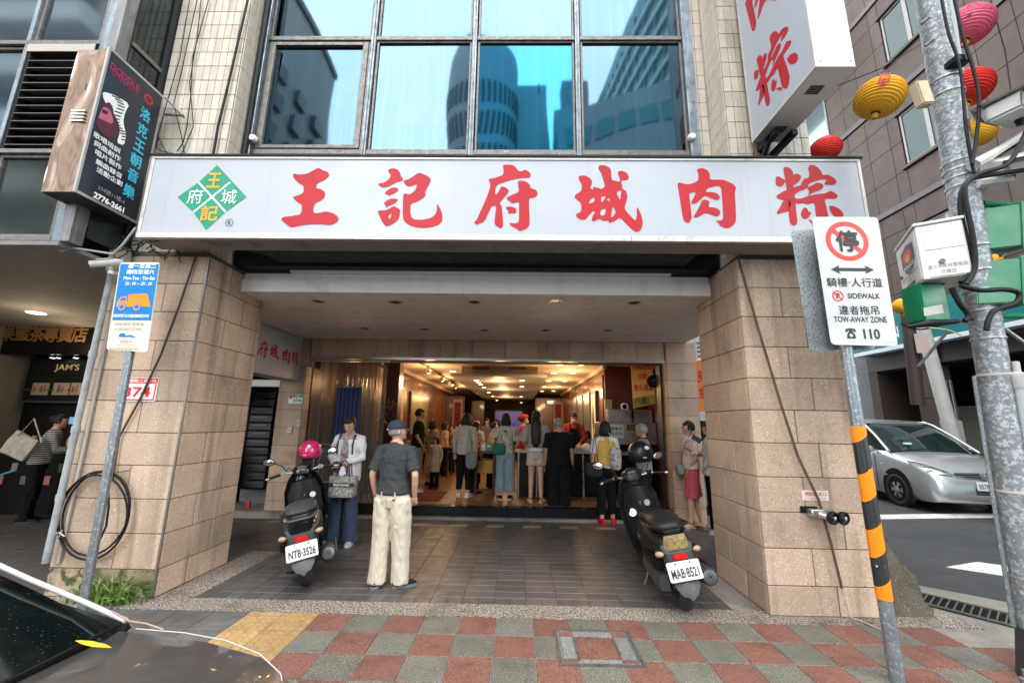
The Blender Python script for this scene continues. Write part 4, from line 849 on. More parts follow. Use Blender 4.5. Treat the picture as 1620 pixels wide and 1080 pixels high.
obj('telephone_pictogram', G().fill([c_+V((x*.0085, 0, z*.0085)) for x, z in ((-4.6, 3), (-3.5, 4.4), (-1, 4.9), (1, 4.9), (3.5, 4.4), (4.6, 3), (4.4, 1.6), (2.6, 1.6), (2.4, 3), (1.6, 3), (1.6, 2), (3.4, -1), (3.8, -4.2), (-3.8, -4.2), (-3.4, -1), (-1.6, 2), (-1.6, 3), (-2.4, 3), (-2.6, 1.6), (-4.4, 1.6))], [[c_+V((cos(t*pi/6)*.0135, 0, -.011+sin(t*pi/6)*.0135)) for t in range(12)]]), ink, ns)
text('lettering', 'TC00001-E', flat((.3, .3, .3), .5), n4(608, 990, .002), X_, Z_, ns, .055, .008)
# stripes on pole
g = G(); zs_ = [un(1362, y, 'y', 3.04).z for y in (674, 692, 742, 785, 829, 873, 918, 947)]
def ringz(z, sl=.036): return [V((2.4445+(2.47-2.4445)*(1-z/3)+cos(t*pi/14)*.0455, 3.052+sin(t*pi/14)*.0455, z+cos(t*pi/14)*sl)) for t in range(28)]
mm = [flat((.80, .24, .008), .4), M('black_film', (.02, .02, .02), .4, speck=[((.5, .5, .48), 25, .70, .73)])]
for k in range(7):
    g.mi = 0 if k % 2 == 0 else 1
    g.loft([ringz(zs_[k], .036 if k else 0), ringz(zs_[k+1], .036 if k < 6 else 0)], False)
obj('hazard_stripes', g, mm, ns, smooth=50)
bs = thing('rear_facing_sign', 'blank grey back of a speckled metal road sign behind the tow away sign', 'road sign', (2.45, 3.12, 2.2))
q = [un(1251, 365, 'y', 3.1), un(1375, 357, 'y', 3.1), un(1384, 553, 'y', 3.1), un(1281, 554, 'y', 3.1)]
obj('plate', G().prism(rquad(q, .03), (0, .003, 0)), M('weathered_aluminium_back', (.30, .32, .34), .5, .5, col2=(.42, .44, .45), scale=2, amt=.9, speck=[((.12, .13, .14), 60, .52, .62)], dirt=((.14, .15, .16), 3, .5, .7, .6)), bs)
obj('bracket', G().box(2.38, 2.53, 3.082, 3.098, 2.30, 2.33), m_dsteel, bs)
# weeds at left pillar
wd = G(); rw = random.Random(4)
for k in range(130):
    b0 = V((rw.gauss(-3.60, .16), 3.93+rw.uniform(-.07, .06), 0)); L_ = rw.uniform(.08, .30); a = rw.uniform(0, 2*pi); w_ = rw.uniform(.004, .011); cu = rw.uniform(.3, 1.0)
    dr = V((cos(a), sin(a)*.6-.25, 0)); sd = V((-sin(a), cos(a), 0))
    P_ = [b0+dr*(L_*cu*t*t)+V((0, 0, L_*t*(1-.45*t*cu))) for t in (0, .35, .7, 1)]
    wd.add([P_[0]-sd*w_, P_[0]+sd*w_, P_[1]-sd*w_*1.1, P_[1]+sd*w_*1.1, P_[2]-sd*w_*.7, P_[2]+sd*w_*.7, P_[3]], [(0, 1, 3, 2), (2, 3, 5, 4), (4, 5, 6)])
tag(obj('weeds', wd, M('grass_blades', (.10, .20, .03), .5, col2=(.20, .26, .06), scale=14, amt=1)), 'tuft of green weeds at the foot of the left stone pillar', 'weeds', kind='stuff')
lf = G()
for k in range(9):
    a = radians(k*40); b0 = V((-3.47, 3.86, .05)); d_ = V((cos(a), sin(a), .35)).normalized(); sd = d_.cross(Z_).normalized(); L_ = .09+.02*(k % 3)
    lf.add([b0, b0+d_*L_*.5+sd*.018, b0+d_*L_*.5-sd*.018, b0+d_*L_+V((0, 0, -.03))], [(0, 1, 3, 2)])
tag(obj('leafy_weed', lf, M('weed_leaf', (.12, .27, .04), .4)), 'small leafy weed rosette at the corner of the left stone pillar', 'weed')
# ---------------------------------------------------------------- granite clad building across the side street
m_gran = M('brown_granite_panel', (.074, .052, .042), .5, spec=.2, col2=(.058, .041, .033), scale=2, rnd=.09, speck=[((.10, .07, .06), 60, .58, .7), ((.14, .105, .085), 70, .62, .74)], streak=((.11, .085, .07), .4, .55, .8, (2, 2, .15)), rvar=.1)
m_granw = M('dark_granite_moulding', (.045, .032, .030), .4, rnd=.05)
m_tealg = M('teal_window_glass', (.002, .040, .038), .05, .0, col2=(.002, .018, .018), scale=.6, amt=1, bump=.02, bscale=1.5)
BX = 11.5
gb = thing('granite_building', 'brown granite clad building with teal windows across the side street on the right', 'building', (BX, 8, 0))
obj('wall', G().box(BX+.05, 24, -2, 13.6, 3.4, 30).box(BX+.05, 24, 2.0, 7.2, .02, 3.4), m_granw, gb)
obj('end_wall', G().box(BX+.06, 24, 13.3, 13.62, .02, 30), m_gran, gb)
st = 3.56; wz = [9.30-st, 9.30, 9.30+st, 9.30+2*st]
wy = [(9.55, 11.06), (5.6, 7.2), (1.7, 3.3)]
ys = [13.58, 12.9, 12.2, 11.45, 11.1, 9.5, 8.9, 8.05, 7.25, 5.55, 4.7, 3.9, 3.35, 1.65, .6, -.5, -1.9]
panel_m = {}
def gpanel(y0, y1, z0, z1):
    k = (round(y1-y0, 2), round(z1-z0, 2))
    if k not in panel_m: panel_m[k] = mesh_of(G().box(0, .05, .006, y1-y0-.006, .006, z1-z0-.006), None, .004, (m_gran,))
    o = link('granite_panel', panel_m[k], gb); o.location = (BX, y0, z0)
nP = 0; high = G()
for s_ in range(-1, 5):
    base = 9.30+st*s_          # window sill level
    zb = [base-1.0, base-.12, base+.82, base+1.72, base+st-1.22]
    for q, (za, zc) in enumerate(zip(zb, zb[1:])):
        for y1, y0 in zip(ys, ys[1:]):
            if q in (1, 2) and any(abs(y0-a) < .12 and abs(y1-b) < .12 for a, b in wy): continue
            if za < 5.0-.5: continue
            if base < 17 and y0 > 3: gpanel(y0, y1, za, zc); nP += 1
            else: high.box(BX, BX+.05, y0+.006, y1-.006, za+.006, zc-.006)
    zz = base+st-1.22
    obj('band_moulding', G().box(BX-.05, BX+.049, -1.9, 13.58, zz+.02, zz+.20), m_granw, gb, bevel=.006)
    for a, b in wy:
        obj('sill', G().box(BX-.09, BX+.049, a-.12, b+.12, base-.11, base-.02), m_gran, gb, bevel=.006); obj('head', G().box(BX-.07, BX+.049, a-.10, b+.10, base+1.66, base+1.73), m_gran, gb, bevel=.006)
        w = obj('window', G().box(BX+.012, BX+.048, a, a+.06, base-.01, base+1.65).box(BX+.012, BX+.048, b-.06, b, base-.01, base+1.65).box(BX+.012, BX+.048, (a+b)/2-.06, (a+b)/2+.06, base+.06, base+1.59).box(BX+.012, BX+.048, a+.061, b-.061, base-.01, base+.059).box(BX+.012, BX+.048, a+.061, b-.061, base+1.591, base+1.65), M('window_grey_metal', (.22, .21, .20), .4, .4) if 'wgm' not in me else me['wgm'], gb, bevel=.004)
        me['wgm'] = w.data.materials[0]
        for ya, yb in ((a+.061, (a+b)/2-.061), ((a+b)/2+.061, b-.061)):
            obj('pane', G().box(BX+.036, BX+.046, ya, yb, base+.06, base+1.59), m_tealg, w)
tag(obj('granite_panel_field', high, m_gran, gb), kind='stuff')
for y0, y1 in ((11.3, 12.0), (7.2, 8.0), (2.0, 7.1)):
    k = 0; z = .03
    while z < 3.3: 
        obj('granite_panel', G().box(BX-.02, BX+.3, y0, y1, z+.005, z+.8), m_gran, gb, bevel=.004); z += .81
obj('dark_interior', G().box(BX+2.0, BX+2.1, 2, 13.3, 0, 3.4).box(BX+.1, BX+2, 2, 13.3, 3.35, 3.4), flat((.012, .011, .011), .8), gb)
obj('lit_poster', G().box(BX+1.9, BX+1.95, 12.3, 12.9, .9, 2.3), flat((.25, .26, .2), .5), gb)
for y in (11.1, 11.22): obj('door_frame', G().box(BX+.05, BX+.1, y, y+.03, .1, 2.9), flat((.5, .5, .5), .3, .8), gb)
ts = thing('teal_shop_sign', 'teal fascia sign with white letters on the granite building beyond the silver car', 'sign', (BX-.3, 9, 3.9))
m_teal = M('teal_sign', (.0, .16, .17), .35)
obj('board', G().box(BX-.35, BX-.03, 2.0, 13.6, 4.02, 5.02), m_teal, ts, bevel=.005); obj('trim', G().box(BX-.36, BX-.03, 2.0, 13.6, 3.90, 4.018), flat((.62, .66, .68), .4), ts, bevel=.004)
text('lettering', 'CHINA MEDICAL CLEAN', flat((.7, .74, .74), .4), (BX-.355, 13.55-3.9/2+.3-.0, 4.42), -Y_, Z_, ts, 3.9, .36) if False else text('lettering', 'C L E A N', flat((.7, .74, .74), .4), (BX-.355, 12.75, 4.40), -Y_, Z_, ts, 1.75, .33)
# darker block beyond
fb = thing('far_dark_building', 'dark tiled building with a strip window beyond the granite building', 'building', (12, 20, 0))
obj('wall', G().box(11.9, 22, 13.7, 17.5, 0, 10.9).box(11.9, 22, 13.7, 40, 10.9, 10.95).box(11.9, 22, 17.6, 40, 0, 26), M('small_grey_tiles', (.11, .12, .13), .4, col2=(.07, .075, .08), scale=8), fb)
obj('canopy', G().prism([(9.8, 13.7, 15.4), (9.8, 26, 15.4), (9.8, 26, 17), (9.8, 13.7, 17)], (2.2, 0, 0)), flat((.13, .14, .15), .4), fb)
obj('window', G().box(11.85, 11.9, 14.0, 17.3, 12.2, 14.2), flat((.25, .32, .34), .12, .5), fb)
for y in (14.0, 15.1, 16.2, 17.3): obj('window_bar', G().box(11.82, 11.86, y, y+.08, 12.2, 14.2), flat((.3, .3, .3), .4), fb)
obj('upper_wall', G().box(11.9, 22, 13.7, 17.5, 14.3, 26), flat((.09, .095, .10), .4), fb)
# street glimpse between pier and pillar: banner, bike shapes
bn = thing('orange_banner', 'narrow orange street banner with red characters seen between the pier and the right pillar', 'banner', (4.6, 10.5, 1.6))
p = un(1107, 610, 'y', 10.5); obj('cloth', G().bx((p.x+.1, 10.5, p.z), (.34, .02, 1.3)), flat((.75, .22, .06), .6), bn)
for k, ch in enumerate('美食'): text('lettering', ch, flat((.55, .02, .02), .5), (p.x+.08, 10.485, p.z+.25-.42*k), X_, Z_, bn, .26, .30, .02)
sb = thing('street_sign_panel', 'pale upright shop sign down the side street seen past the right stone pillar', 'sign', (4.5, 12, 3))
p = un(1104, 530, 'y', 12); obj('board', G().bx((p.x+.15, 12, p.z+.1), (.5, .06, 2.4)), flat((.55, .58, .60), .4), sb, bevel=.01)
for k in range(6): obj('print_bar', G().bx((p.x+.1, 11.965, p.z-.9+.13*k), (.34, .004, .05)), flat((.1, .1, .1), .5), sb)
fr = thing('far_white_van', 'white van parked far down the side street seen beside the right pillar', 'van', (5.6, 14, 0))
fp = un(1112, 700, 'y', 13)
obj('body', G().loft([[V((fp.x-.6+x, 12.9+y, z)) for x, z in ((0, .35), (1.7, .35), (1.7, 1.1), (1.45, 1.85), (.25, 1.85), (0, 1.1))] for y in (0, .15, 4)]), flat((.6, .6, .6), .3), fr, smooth=30, bevel=.04)
obj('windscreen', G().poly([(fp.x-.5, 12.88, 1.15), (fp.x+1.0, 12.88, 1.15), (fp.x+.82, 12.86, 1.75), (fp.x-.32, 12.86, 1.75)]), flat((.02, .02, .025), .1), fr)
for x in (-.45, .85): obj('wheel', G().cyl((fp.x+x-.1, 13.4, .32), (fp.x+x+.1, 13.4, .32), .32, n=18), flat((.02, .02, .02), .7), fr)
# lower street blocks closing the view
cb = thing('far_street_block', 'distant row of buildings closing the side street', 'building', (0, 60, 0))
obj('wall', G().box(-6, 30, 58, 70, 0, 24), flat((.28, .27, .26), .7), cb)
for k in range(5):
    for j in range(6): obj('window', G().box(1+k*3, 3+k*3, 57.9, 57.99, 2+j*3.6, 3.8+j*3.6), flat((.05, .07, .08), .2), cb)
# ---------------------------------------------------------------- utility pole with its load
up = thing('utility_pole', 'thick galvanised utility pole with steel straps and a grey conduit at the right edge', 'pole', (3.5, 3.1, 0))
m_oldgalv = M('flaked_galvanised_pole', (.25, .275, .29), .55, .35, col2=(.16, .172, .18), scale=9, amt=.9, speck=[((.40, .43, .445), 34, .50, .58), ((.13, .14, .15), 30, .62, .68)], dirt=((.16, .16, .15), 7, .55, .68, .8), rvar=.15, bump=.3, bscale=40)
PT, PB = un(1473, 0, 'y', 3.1), un(1567, 560, 'y', 3.1)
ax = (PT-PB).normalized(); base = PB+ax*((0-PB.z)/ax.z); top = PB+ax*((6.5-PB.z)/ax.z)
PO = lambda z, dx=0, dy=0: base+ax*(z/ax.z)+V((dx, dy, 0))
obj('shaft', G().tube([PO(z) for z in (0, .5, 1.5, 3, 4.5, 6.5)], [.085, .085, .087, .093, .101, .108], 28), m_oldgalv, up, smooth=60)
m_strap = flat((.40, .40, .39), .4, .6)
for z, r in ((3.02, .15), (3.55, .148), (3.63, .148), (3.70, .148), (3.77, .148), (4.42, .144), (4.56, .144), (2.28, .153), (2.50, .152), (2.66, .152), (2.82, .151), (2.0, .20), (1.18, .205), (.62, .165)):
    big = r > .17; r = (.086+.0055*max(0, z-1.2)**1.15)+.003; r += .034 if big else 0
    c0 = PO(z, .015 if big else 0, -.03 if big else 0); obj('strap', G().loft([[c0+V((cos(t*pi/14)*r*q, sin(t*pi/14)*r*q, h)) for t in range(28)] for q, h in ((1, -.009), (1.02, -.007), (1.02, .007), (1, .009))], False), m_strap if not big else flat((.52, .47, .43), .5), up, smooth=30)
obj('base_sleeve', G().tube([PO(0), PO(.30)], [.125, .095], 24), M('black_rubber_sleeve', (.03, .03, .032), .6, bump=.3), up, smooth=50)
bo = PO(.0, -.20, -.08); obj('anchor_bolt', G().lathe([(.05, 0), (.05, .012), (.034, .014), (.034, .05), (.018, .055), (.018, .10), (0, .102)], bo+V((0, 0, .0)), n=12), m_galv, up, smooth=30)
cpts = [PO(z, .07, -.085) for z in (.0, .6, 1.2, 1.98)]
obj('conduit', G().tube(cpts, .036, 18), M('grey_pvc_conduit', (.42, .43, .44), .45, dirt=((.25, .25, .25), 6, .6, .8, .4)), up, smooth=60)
obj('conduit_cap', G().lathe([(.041, -.08), (.044, -.07), (.044, 0), (.032, .03), (.022, .04), (.022, .11), (.017, .115)], PO(1.98, .07, -.085), ax, 18), flat((.45, .46, .46), .5), up, smooth=40)
obj('side_channel', G().tube([PO(z, -.105, .04) for z in (.3, 2.0)], .013, 8), m_galv, up)
m_cab = M('black_ribbed_cable', (.006, .006, .007), .5, spec=.2)
def cable(pix, r, yy=2.86, parent=up, nm='cable', mat=m_cab):
    return obj(nm, G().tube([un(a[0], a[1], 'y', a[2] if len(a) > 2 else yy) for a in pix], r, 10), mat, parent, smooth=60)
def spl(pts, n=5):
    P_ = [V((*p, 0)) if len(p) == 2 else V(p) for p in pts]; out = []
    for i in range(len(P_)-1):
        a, b, c, d = P_[max(i-1, 0)], P_[i], P_[i+1], P_[min(i+2, len(P_)-1)]
        for k in range(n):
            t = k/n; out.append(.5*((2*b)+(c-a)*t+(2*a-5*b+4*c-d)*t*t+(3*b-a-3*c+d)*t**3))
    return [tuple(p) for p in out+[P_[-1]]]
cable([p[:2] for p in spl([(1488, -10), (1500, 50), (1514, 90), (1522, 130), (1528, 200), (1538, 260), (1544, 280)])], .011, 2.93)
cable([p[:2] for p in spl([(1508, -10), (1524, 60), (1540, 110), (1549, 160), (1545, 215), (1538, 260)])], .012, 2.90)
cable([p[:2] for p in spl([(1625, 268), (1600, 272), (1560, 278), (1532, 286), (1520, 310), (1522, 350), (1534, 395), (1534, 430), (1520, 447)])], .017, 2.84)
cable([p[:2] for p in spl([(1625, 205), (1608, 240), (1590, 262), (1550, 275), (1528, 292), (1528, 320), (1540, 380), (1542, 425), (1528, 450)])], .016, 2.80)
cable([p[:2] for p in spl([(1520, 452), (1550, 459), (1590, 458), (1612, 464), (1608, 478), (1588, 486), (1572, 492), (1563, 508), (1561, 522)])], .017, 2.80)
cable([p[:2] for p in spl([(1505, 455), (1518, 480), (1532, 498), (1526, 508)])], .017, 2.84)
cable([p[:2] for p in spl([(1425, 512), (1455, 521), (1500, 512), (1540, 505)])], .006, 3.1, nm='thin_cable')
cable([p[:2] for p in spl([(1470, 518), (1500, 522), (1520, 530)])], .004, 2.9, nm='thin_cable', mat=flat((.5, .45, .2), .6))
obj('cable_knot', G().tube([un(1435, 517, 'y', 3.0), un(1470, 512, 'y', 2.95), un(1515, 508, 'y', 2.95)], [.012, .026, .018], 8), m_black, up, smooth=50)
obj('stay_bar', G().tube([un(1500, 523, 'y', 3.2), un(1453, 579, 'y', 3.4)], .012, 8), m_galv, up)
obj('stay_bar', G().tube([un(1590, 520, 'y', 3.2), un(1625, 545, 'y', 3.1)], .012, 8), m_galv, up)
p = un(1458, 150, 'y', 3.0); obj('terminal_box', G().bx(p, (.10, .08, .22), Matrix.Rotation(-.12, 3, 'Y')), flat((.50, .42, .28), .5), up, bevel=.01)
p = un(1515, 20, 'y', 2.97); obj('cable_trunk', G().bx(p+V((0, .1, .0)), (.10, .10, 1.1), Matrix.Rotation(.07, 3, 'Y')), flat((.34, .37, .39), .5), up, bevel=.01)
p = un(1520, 95, 'y', 2.95); obj('cable_collar', G().bx(p+V((0, .03, 0)), (.12, .12, .07), Matrix.Rotation(.07, 3, 'Y')), m_black, up, bevel=.01)
for px, py in ((1458, 38), (1464, 73)): p = un(px, py, 'y', 2.98); obj('step_bolt', G().cyl(p, p+V((.04, -.03, .03)), .014, n=8), m_dsteel, up)
# police cabinet
pc = thing('police_cabinet', 'white police camera cabinet with a shield emblem strapped to the utility pole', 'cabinet', un(1446, 400, 'y', 2.95))
P0 = un(1446, 357, 'y', 2.95); uu = V((.86, -.51, 0)).normalized(); vv = V((.51, .86, 0)).normalized()
wR = (unp(1521, 342, P0, vv)-P0).dot(uu); wL = (unp(1416, 392, P0, uu)-P0).dot(vv); hB = P0.z-unp(1459, 443, P0, vv).z
def pcp(a, b, c): return P0+uu*a+vv*b-Z_*c
def pbox(g, a0, a1, b0, b1, c0, c1):
    return g.add([pcp(a, b, c) for c in (c1, c0) for b in (b0, b1) for a in (a0, a1)], [(0, 2, 3, 1), (4, 5, 7, 6), (0, 1, 5, 4), (2, 6, 7, 3), (0, 4, 6, 2), (1, 3, 7, 5)])
m_cabw = M('white_cabinet_paint', (.72, .71, .68), .4, dirt=((.45, .42, .38), 6, .6, .8, .4), speck=[((.4, .38, .35), 50, .73, .78)])
obj('body', pbox(G(), 0, wR, 0, wL, .012, hB), m_cabw, pc, bevel=.006)
obj('lid', pbox(G(), -.012, wR+.01, -.012, wL+.012, -.012, .010), m_cabw, pc, bevel=.004)
hm = hB*.50
for c0, c1 in ((.03, hm-.004), (hm+.004, hB-.012)): obj('door', pbox(G(), .035, wR-.01, -.006, -.001, c0, c1), m_cabw, pc, bevel=.003)
obj('side_door', pbox(G(), -.006, -.001, .02, wL-.02, .04, hB-.015), m_cabw, pc, bevel=.003)
obj('lock', G().cyl(pcp(wR*.42, -.006, hB*.72), pcp(wR*.42, -.02, hB*.72), .018, n=14), m_dsteel, pc); obj('lock', G().cyl(pcp(-.006, wL*.86, hB*.62), pcp(-.022, wL*.86, hB*.62), .016, n=14), m_dsteel, pc)
tgrey = flat((.25, .22, .18), .5)
for s_, c_, w_ in (('臺北市政府警察局', .80, .80), ('守護您', .90, .32)): text('lettering', s_, tgrey, pcp(wR*.52, -.0075, hB*c_), uu, Z_, pc, wR*w_, hB*.075, .0)
for s_, c_, w_ in (('臺北市政府警察局', .72, .78), ('守護您', .80, .34)): text('lettering', s_, tgrey, pcp(-.0075, wL*.5, hB*c_), -vv, Z_, pc, wL*w_, hB*.06, .0)
obj('label_plate', G().poly([pcp(-.0075, wL*a, hB*c_) for a, c_ in ((.3, .86), (.72, .86), (.72, .94), (.3, .94))]), flat((.12, .12, .12), .5), pc)
S = lambda a, c_, o=.008: pcp(-o, wL*(.45-a), hB*(.42-c_))
obj('shield_emblem', G().fill([S(a, c_) for a, c_ in ((-.30, .20), (0, .26), (.30, .20), (.30, -.08), (.18, -.22), (0, -.30), (-.18, -.22), (-.30, -.08))]), flat((.08, .11, .17), .4), pc)
obj('emblem_disc', G().poly([S(.2*cos(t*pi/10), .05+.125*sin(t*pi/10), .0085) for t in range(20)]), flat((.75, .06, .03), .4), pc)
obj('emblem_bird', G().fill([S(a, c_, .009) for a, c_ in ((-.15, .10), (-.06, .03), (0, .13), (.06, .03), (.15, .10), (.08, -.01), (.03, -.06), (-.03, -.06), (-.08, -.01))]), flat((.85, .45, .03), .4), pc)
text('lettering', 'POLICE', mwh, S(0, -.13, .009), -vv, Z_, pc, wL*.46, hB*.07, .03)
obj('vent', pbox(G(), wR*.1, wR*.6, wL*.3, wL*.6, hB, hB+.004), flat((.05, .05, .05), .6), pc)
obj('bracket', pbox(G(), wR*.55, wR*.75, wL, wL+.12, hB*.3, hB*.4), m_dsteel, pc)
# green control box and signal heads
m_grn = M('green_enamel', (.0, .20, .085), .35, col2=(.0, .16, .07), scale=3, dirt=((.03, .08, .05), 6, .55, .8, .5), rvar=.1)
gc = thing('green_control_box', 'green control box with a paper label under the white police cabinet', 'control box', un(1480, 485, 'y', 3.0))
q0, q1 = un(1456, 464, 'y', 3.0), un(1500, 507, 'y', 3.0)
obj('body', G().box(q0.x, q1.x+.03, 3.0, 3.16, q1.z, q0.z+.08), m_grn, gc, bevel=.01)
obj('label', G().poly([un(1461, 487, 'y', 2.996), un(1491, 481, 'y', 2.996), un(1493, 495, 'y', 2.996), un(1462, 500, 'y', 2.996)]), flat((.5, .5, .46), .5), gc)
for k, (ya, yb) in enumerate(((322, 402), (408, 492))):
    sh = thing('traffic_signal_head', ('upper' if k == 0 else 'lower')+' green traffic signal housing seen from its back at the right edge', 'traffic signal', un(1600, ya, 'y', 3.5))
    a, b, c, d = un(1577, ya+6, 'y', 3.4), un(1621, ya-5, 'y', 2.9), un(1625, yb-10, 'y', 2.9), un(1586, yb, 'y', 3.4)
    nn = (b-a).cross(d-a).normalized()
    if nn.y < 0: nn = -nn
    obj('back_panel', G().prism([a, b, c, d], nn*.02), m_grn, sh, bevel=.004)
    obj('housing', G().prism([a+nn*.021+V((.02, 0, -.02)), b+nn*.021+V((0, 0, -.02)), c+nn*.021+V((0, 0, .02)), d+nn*.021+V((.02, 0, .02))], nn*.22), m_grn, sh, bevel=.01)
    obj('hinge_bar', G().tube([un(1571, ya+8, 'y', 3.42), un(1584, yb, 'y', 3.42)], .022, 10), m_grn, sh, smooth=50)
    obj('backboard', G().prism([un(1558, ya+2, 'y', 3.6), un(1575, ya+6, 'y', 3.6), un(1592, yb+2, 'y', 3.6), un(1585, yb+4, 'y', 3.6)], (0, .02, 0)), flat((.03, .11, .08), .5), sh)
    for zz in (ya+12, yb-8): obj('bolt', G().cyl(un(1573, zz, 'y', 3.38), un(1583, zz-2, 'y', 3.34), .012, n=8), m_galv, sh)
tag(obj('signal_arm', G().tube([un(1552, 322, 'y', 3.15), un(1612, 326, 'y', 3.5)], .028, 10), m_grn, smooth=50), 'green arm from the utility pole to the upper signal housing', 'bracket')
tag(obj('signal_arm', G().tube([un(1560, 500, 'y', 3.2), un(1625, 500, 'y', 3.4)], .022, 10), m_grn, smooth=50), 'green arm below the lower signal housing', 'bracket')
# street cameras
def streetcam(label, P, w, L, h, rot, arm):
    t = thing('street_camera', label, 'camera', P); R = Matrix.Rotation(rot[2], 3, 'Z') @ Matrix.Rotation(rot[0], 3, 'X')
    T = lambda x, y, z: V(P)+R @ V((x, y, z))
    obj('housing', G().add([T(x, y, z) for z, k in ((-h/2, .8), (h/2, 1)) for x, y in ((-w/2*k, -L/2), (w/2*k, -L/2), (w/2*k, L/2), (-w/2*k, L/2))], [(0, 1, 2, 3), (4, 5, 6, 7), (0, 1, 5, 4), (1, 2, 6, 5), (2, 3, 7, 6), (3, 0, 4, 7)]), m_wp, t, bevel=.02, smooth=40)
    obj('sun_shield', G().add([T(x, y, z) for x, z in ((-w/2-.02, -h*.05), (-w/2-.02, h/2+.015), (w/2+.02, h/2+.015), (w/2+.02, -h*.05)) for y in (-L/2-.05, L/2+.02)], [(0, 1, 3, 2), (2, 3, 5, 4), (4, 5, 7, 6)]), m_wp, t)
    obj('gland', G().cyl(T(0, L*.1, -h/2), T(0, L*.1, -h/2-.05), .03, .026, 12), m_black, t, smooth=40)
    if arm: obj('bracket_arm', G().tube(arm, [.045, .03, .03][:len(arm)], 8), m_wp, t, smooth=40)
    return t
streetcam('large white street camera at the right edge above the other camera', un(1605, 176, 'y', 2.9), .26, .42, .13, (.15, 0, -1.2), [un(1540, 262, 'y', 2.95), un(1585, 235, 'y', 3.0), un(1620, 212, 'y', 3.0)])
streetcam('lower white street camera tilted down at the right edge', un(1602, 262, 'y', 2.95), .20, .36, .11, (.5, 0, -.6), [un(1545, 290, 'y', 3.0), un(1600, 284, 'y', 2.95)])
# thinner white pole across the street
wp = thing('white_street_pole', 'slim white pole with a notice board standing before the granite building', 'pole', (11.1, 10.6, 0))
a, b = un(1466, 540, 'y', 10.6), un(1507, 690, 'y', 10.6); dd = (a-b).normalized(); b0 = b+dd*((0-b.z)/dd.z); a1 = b+dd*((4.3-b.z)/dd.z)
obj('shaft', G().tube([b0, a1], .14, 16), M('white_painted_pole', (.52, .51, .48), .5, dirt=((.3, .28, .25), 5, .6, .8, .5)), wp, smooth=50)
obj('rust_band', G().tube([b0+dd*.5, b0+dd*1.05], .136, 16), M('rusty_yellow', (.35, .22, .06), .7, dirt=((.1, .08, .06), 8, .5, .7, .8)), wp, smooth=50)
q = un(1512, 695, 'y', 10.7); obj('notice_board', G().bx((q.x, 10.74, q.z), (.55, .04, .95)), flat((.38, .36, .33), .6), wp, bevel=.01)
tag(obj('dark_post', G().tube([un(1432, 470, 'y', 9.0), un(1452, 640, 'y', 9.0)], .12, 12), flat((.05, .035, .03), .6), smooth=50), 'dark brown post with a red sticker under the yellow lantern', 'post')
q = un(1459, 543, 'y', 8.8); tag(obj('sticker_sign', G().bx(q, (.28, .02, .42)), flat((.55, .42, .38), .5)), 'small faded red and white notice on the dark brown post', 'notice')
# lanterns
def lantern(label, px, py, yy, wpx, col, tilt, chars='', cc=(.5, .02, .02), tassel=True):
    P = un(px, py, 'y', yy); dep = (P-V((0, 0, CH))).dot(CF); r = wpx/2/FPX*dep*.86
    t = thing('paper_lantern', label, 'lantern', P, 'round lanterns strung along the side street')
    R = Matrix.Rotation(tilt, 3, 'Y')
    prof = []; n = 34
    for i in range(n+1):
        th = .16+(pi-.32)*i/n; prof.append((sin(th)*r*(1+.022*(-1)**i), cos(th)*r*.86))
    axv = R @ Z_
    mt = M('lantern_cloth', col, .6, rnd=.03, col2=tuple(x*.85 for x in col), spec=.3)
    obj('shade', G().lathe(prof, P, axv, 28, False), mt, t, smooth=12)
    for s_ in (1, -1): obj('rim', G().lathe([(r*.2, s_*r*.79), (r*.2, s_*r*.90), (r*.17, s_*r*.90), (r*.17, s_*r*.79)], P, axv, 16, False), flat((.45, .30, .06), .4, .5), t, smooth=40)
    if tassel: obj('tassel', G().tube([P-axv*r*.88, P-axv*r*1.05, P-axv*r*1.22], [r*.05, r*.16, r*.10], 8), flat((.5, .32, .04), .7), t, smooth=40)
    for k, ch in enumerate(chars):
        az = math.atan2(-P.y, -P.x)+.25; th = radians(62+36*k); n_ = V((sin(th)*cos(az), sin(th)*sin(az), cos(th)*.8)); rt = V((sin(az)*-1, cos(az), 0)); upv = n_.cross(rt).normalized()*-1
        upv = rt.cross(n_).normalized()*-1
        if upv.z < 0: upv = -upv
        if rt.cross(upv).dot(n_) < 0: rt = -rt
        text('lettering', ch, flat(cc, .5), P+R @ (n_*r*1.03), R @ rt, R @ upv, t, r*.42, r*.42, .03)
    return t
yel = (1.0, .50, .03)
lantern('large yellow lantern hanging left of the utility pole', 1391, 155, 4.5, 76, yel, .35, '民安')
lantern('pink lantern behind the top of the utility pole', 1531, 42, 5.0, 72, (.85, .16, .28), .3, '安')
lantern('red lantern behind the utility pole below the pink one', 1530, 140, 5.0, 72, (.75, .03, .02), .25, '泰')
lantern('yellow lantern behind the utility pole above the camera bracket', 1545, 210, 5.2, 54, yel, .4, '')
lantern('red lantern peeping over the right end of the main sign', 1306, 236, 5.6, 50, (.78, .04, .02), .05, '風')
lantern('small yellow lantern below the police cabinet', 1428, 484, 7.5, 32, yel, .1, '民')
for (px, py, cl, nm) in ((1566, 362, (.85, .16, .28), 'small pink lantern right of the utility pole'), (1567, 394, (.78, .05, .02), 'small red lantern right of the utility pole'), (1571, 412, yel, 'small yellow lantern right of the utility pole')): lantern(nm, px, py, 8, 26, cl, .1, '', tassel=False)
lantern('tiny yellow lantern down the street past the right stone pillar', 1110, 628, 12, 12, yel, 0, '', tassel=False)
lantern('tiny yellow lantern above the orange banner down the street', 1106, 574, 12, 16, yel, 0, '', tassel=False)
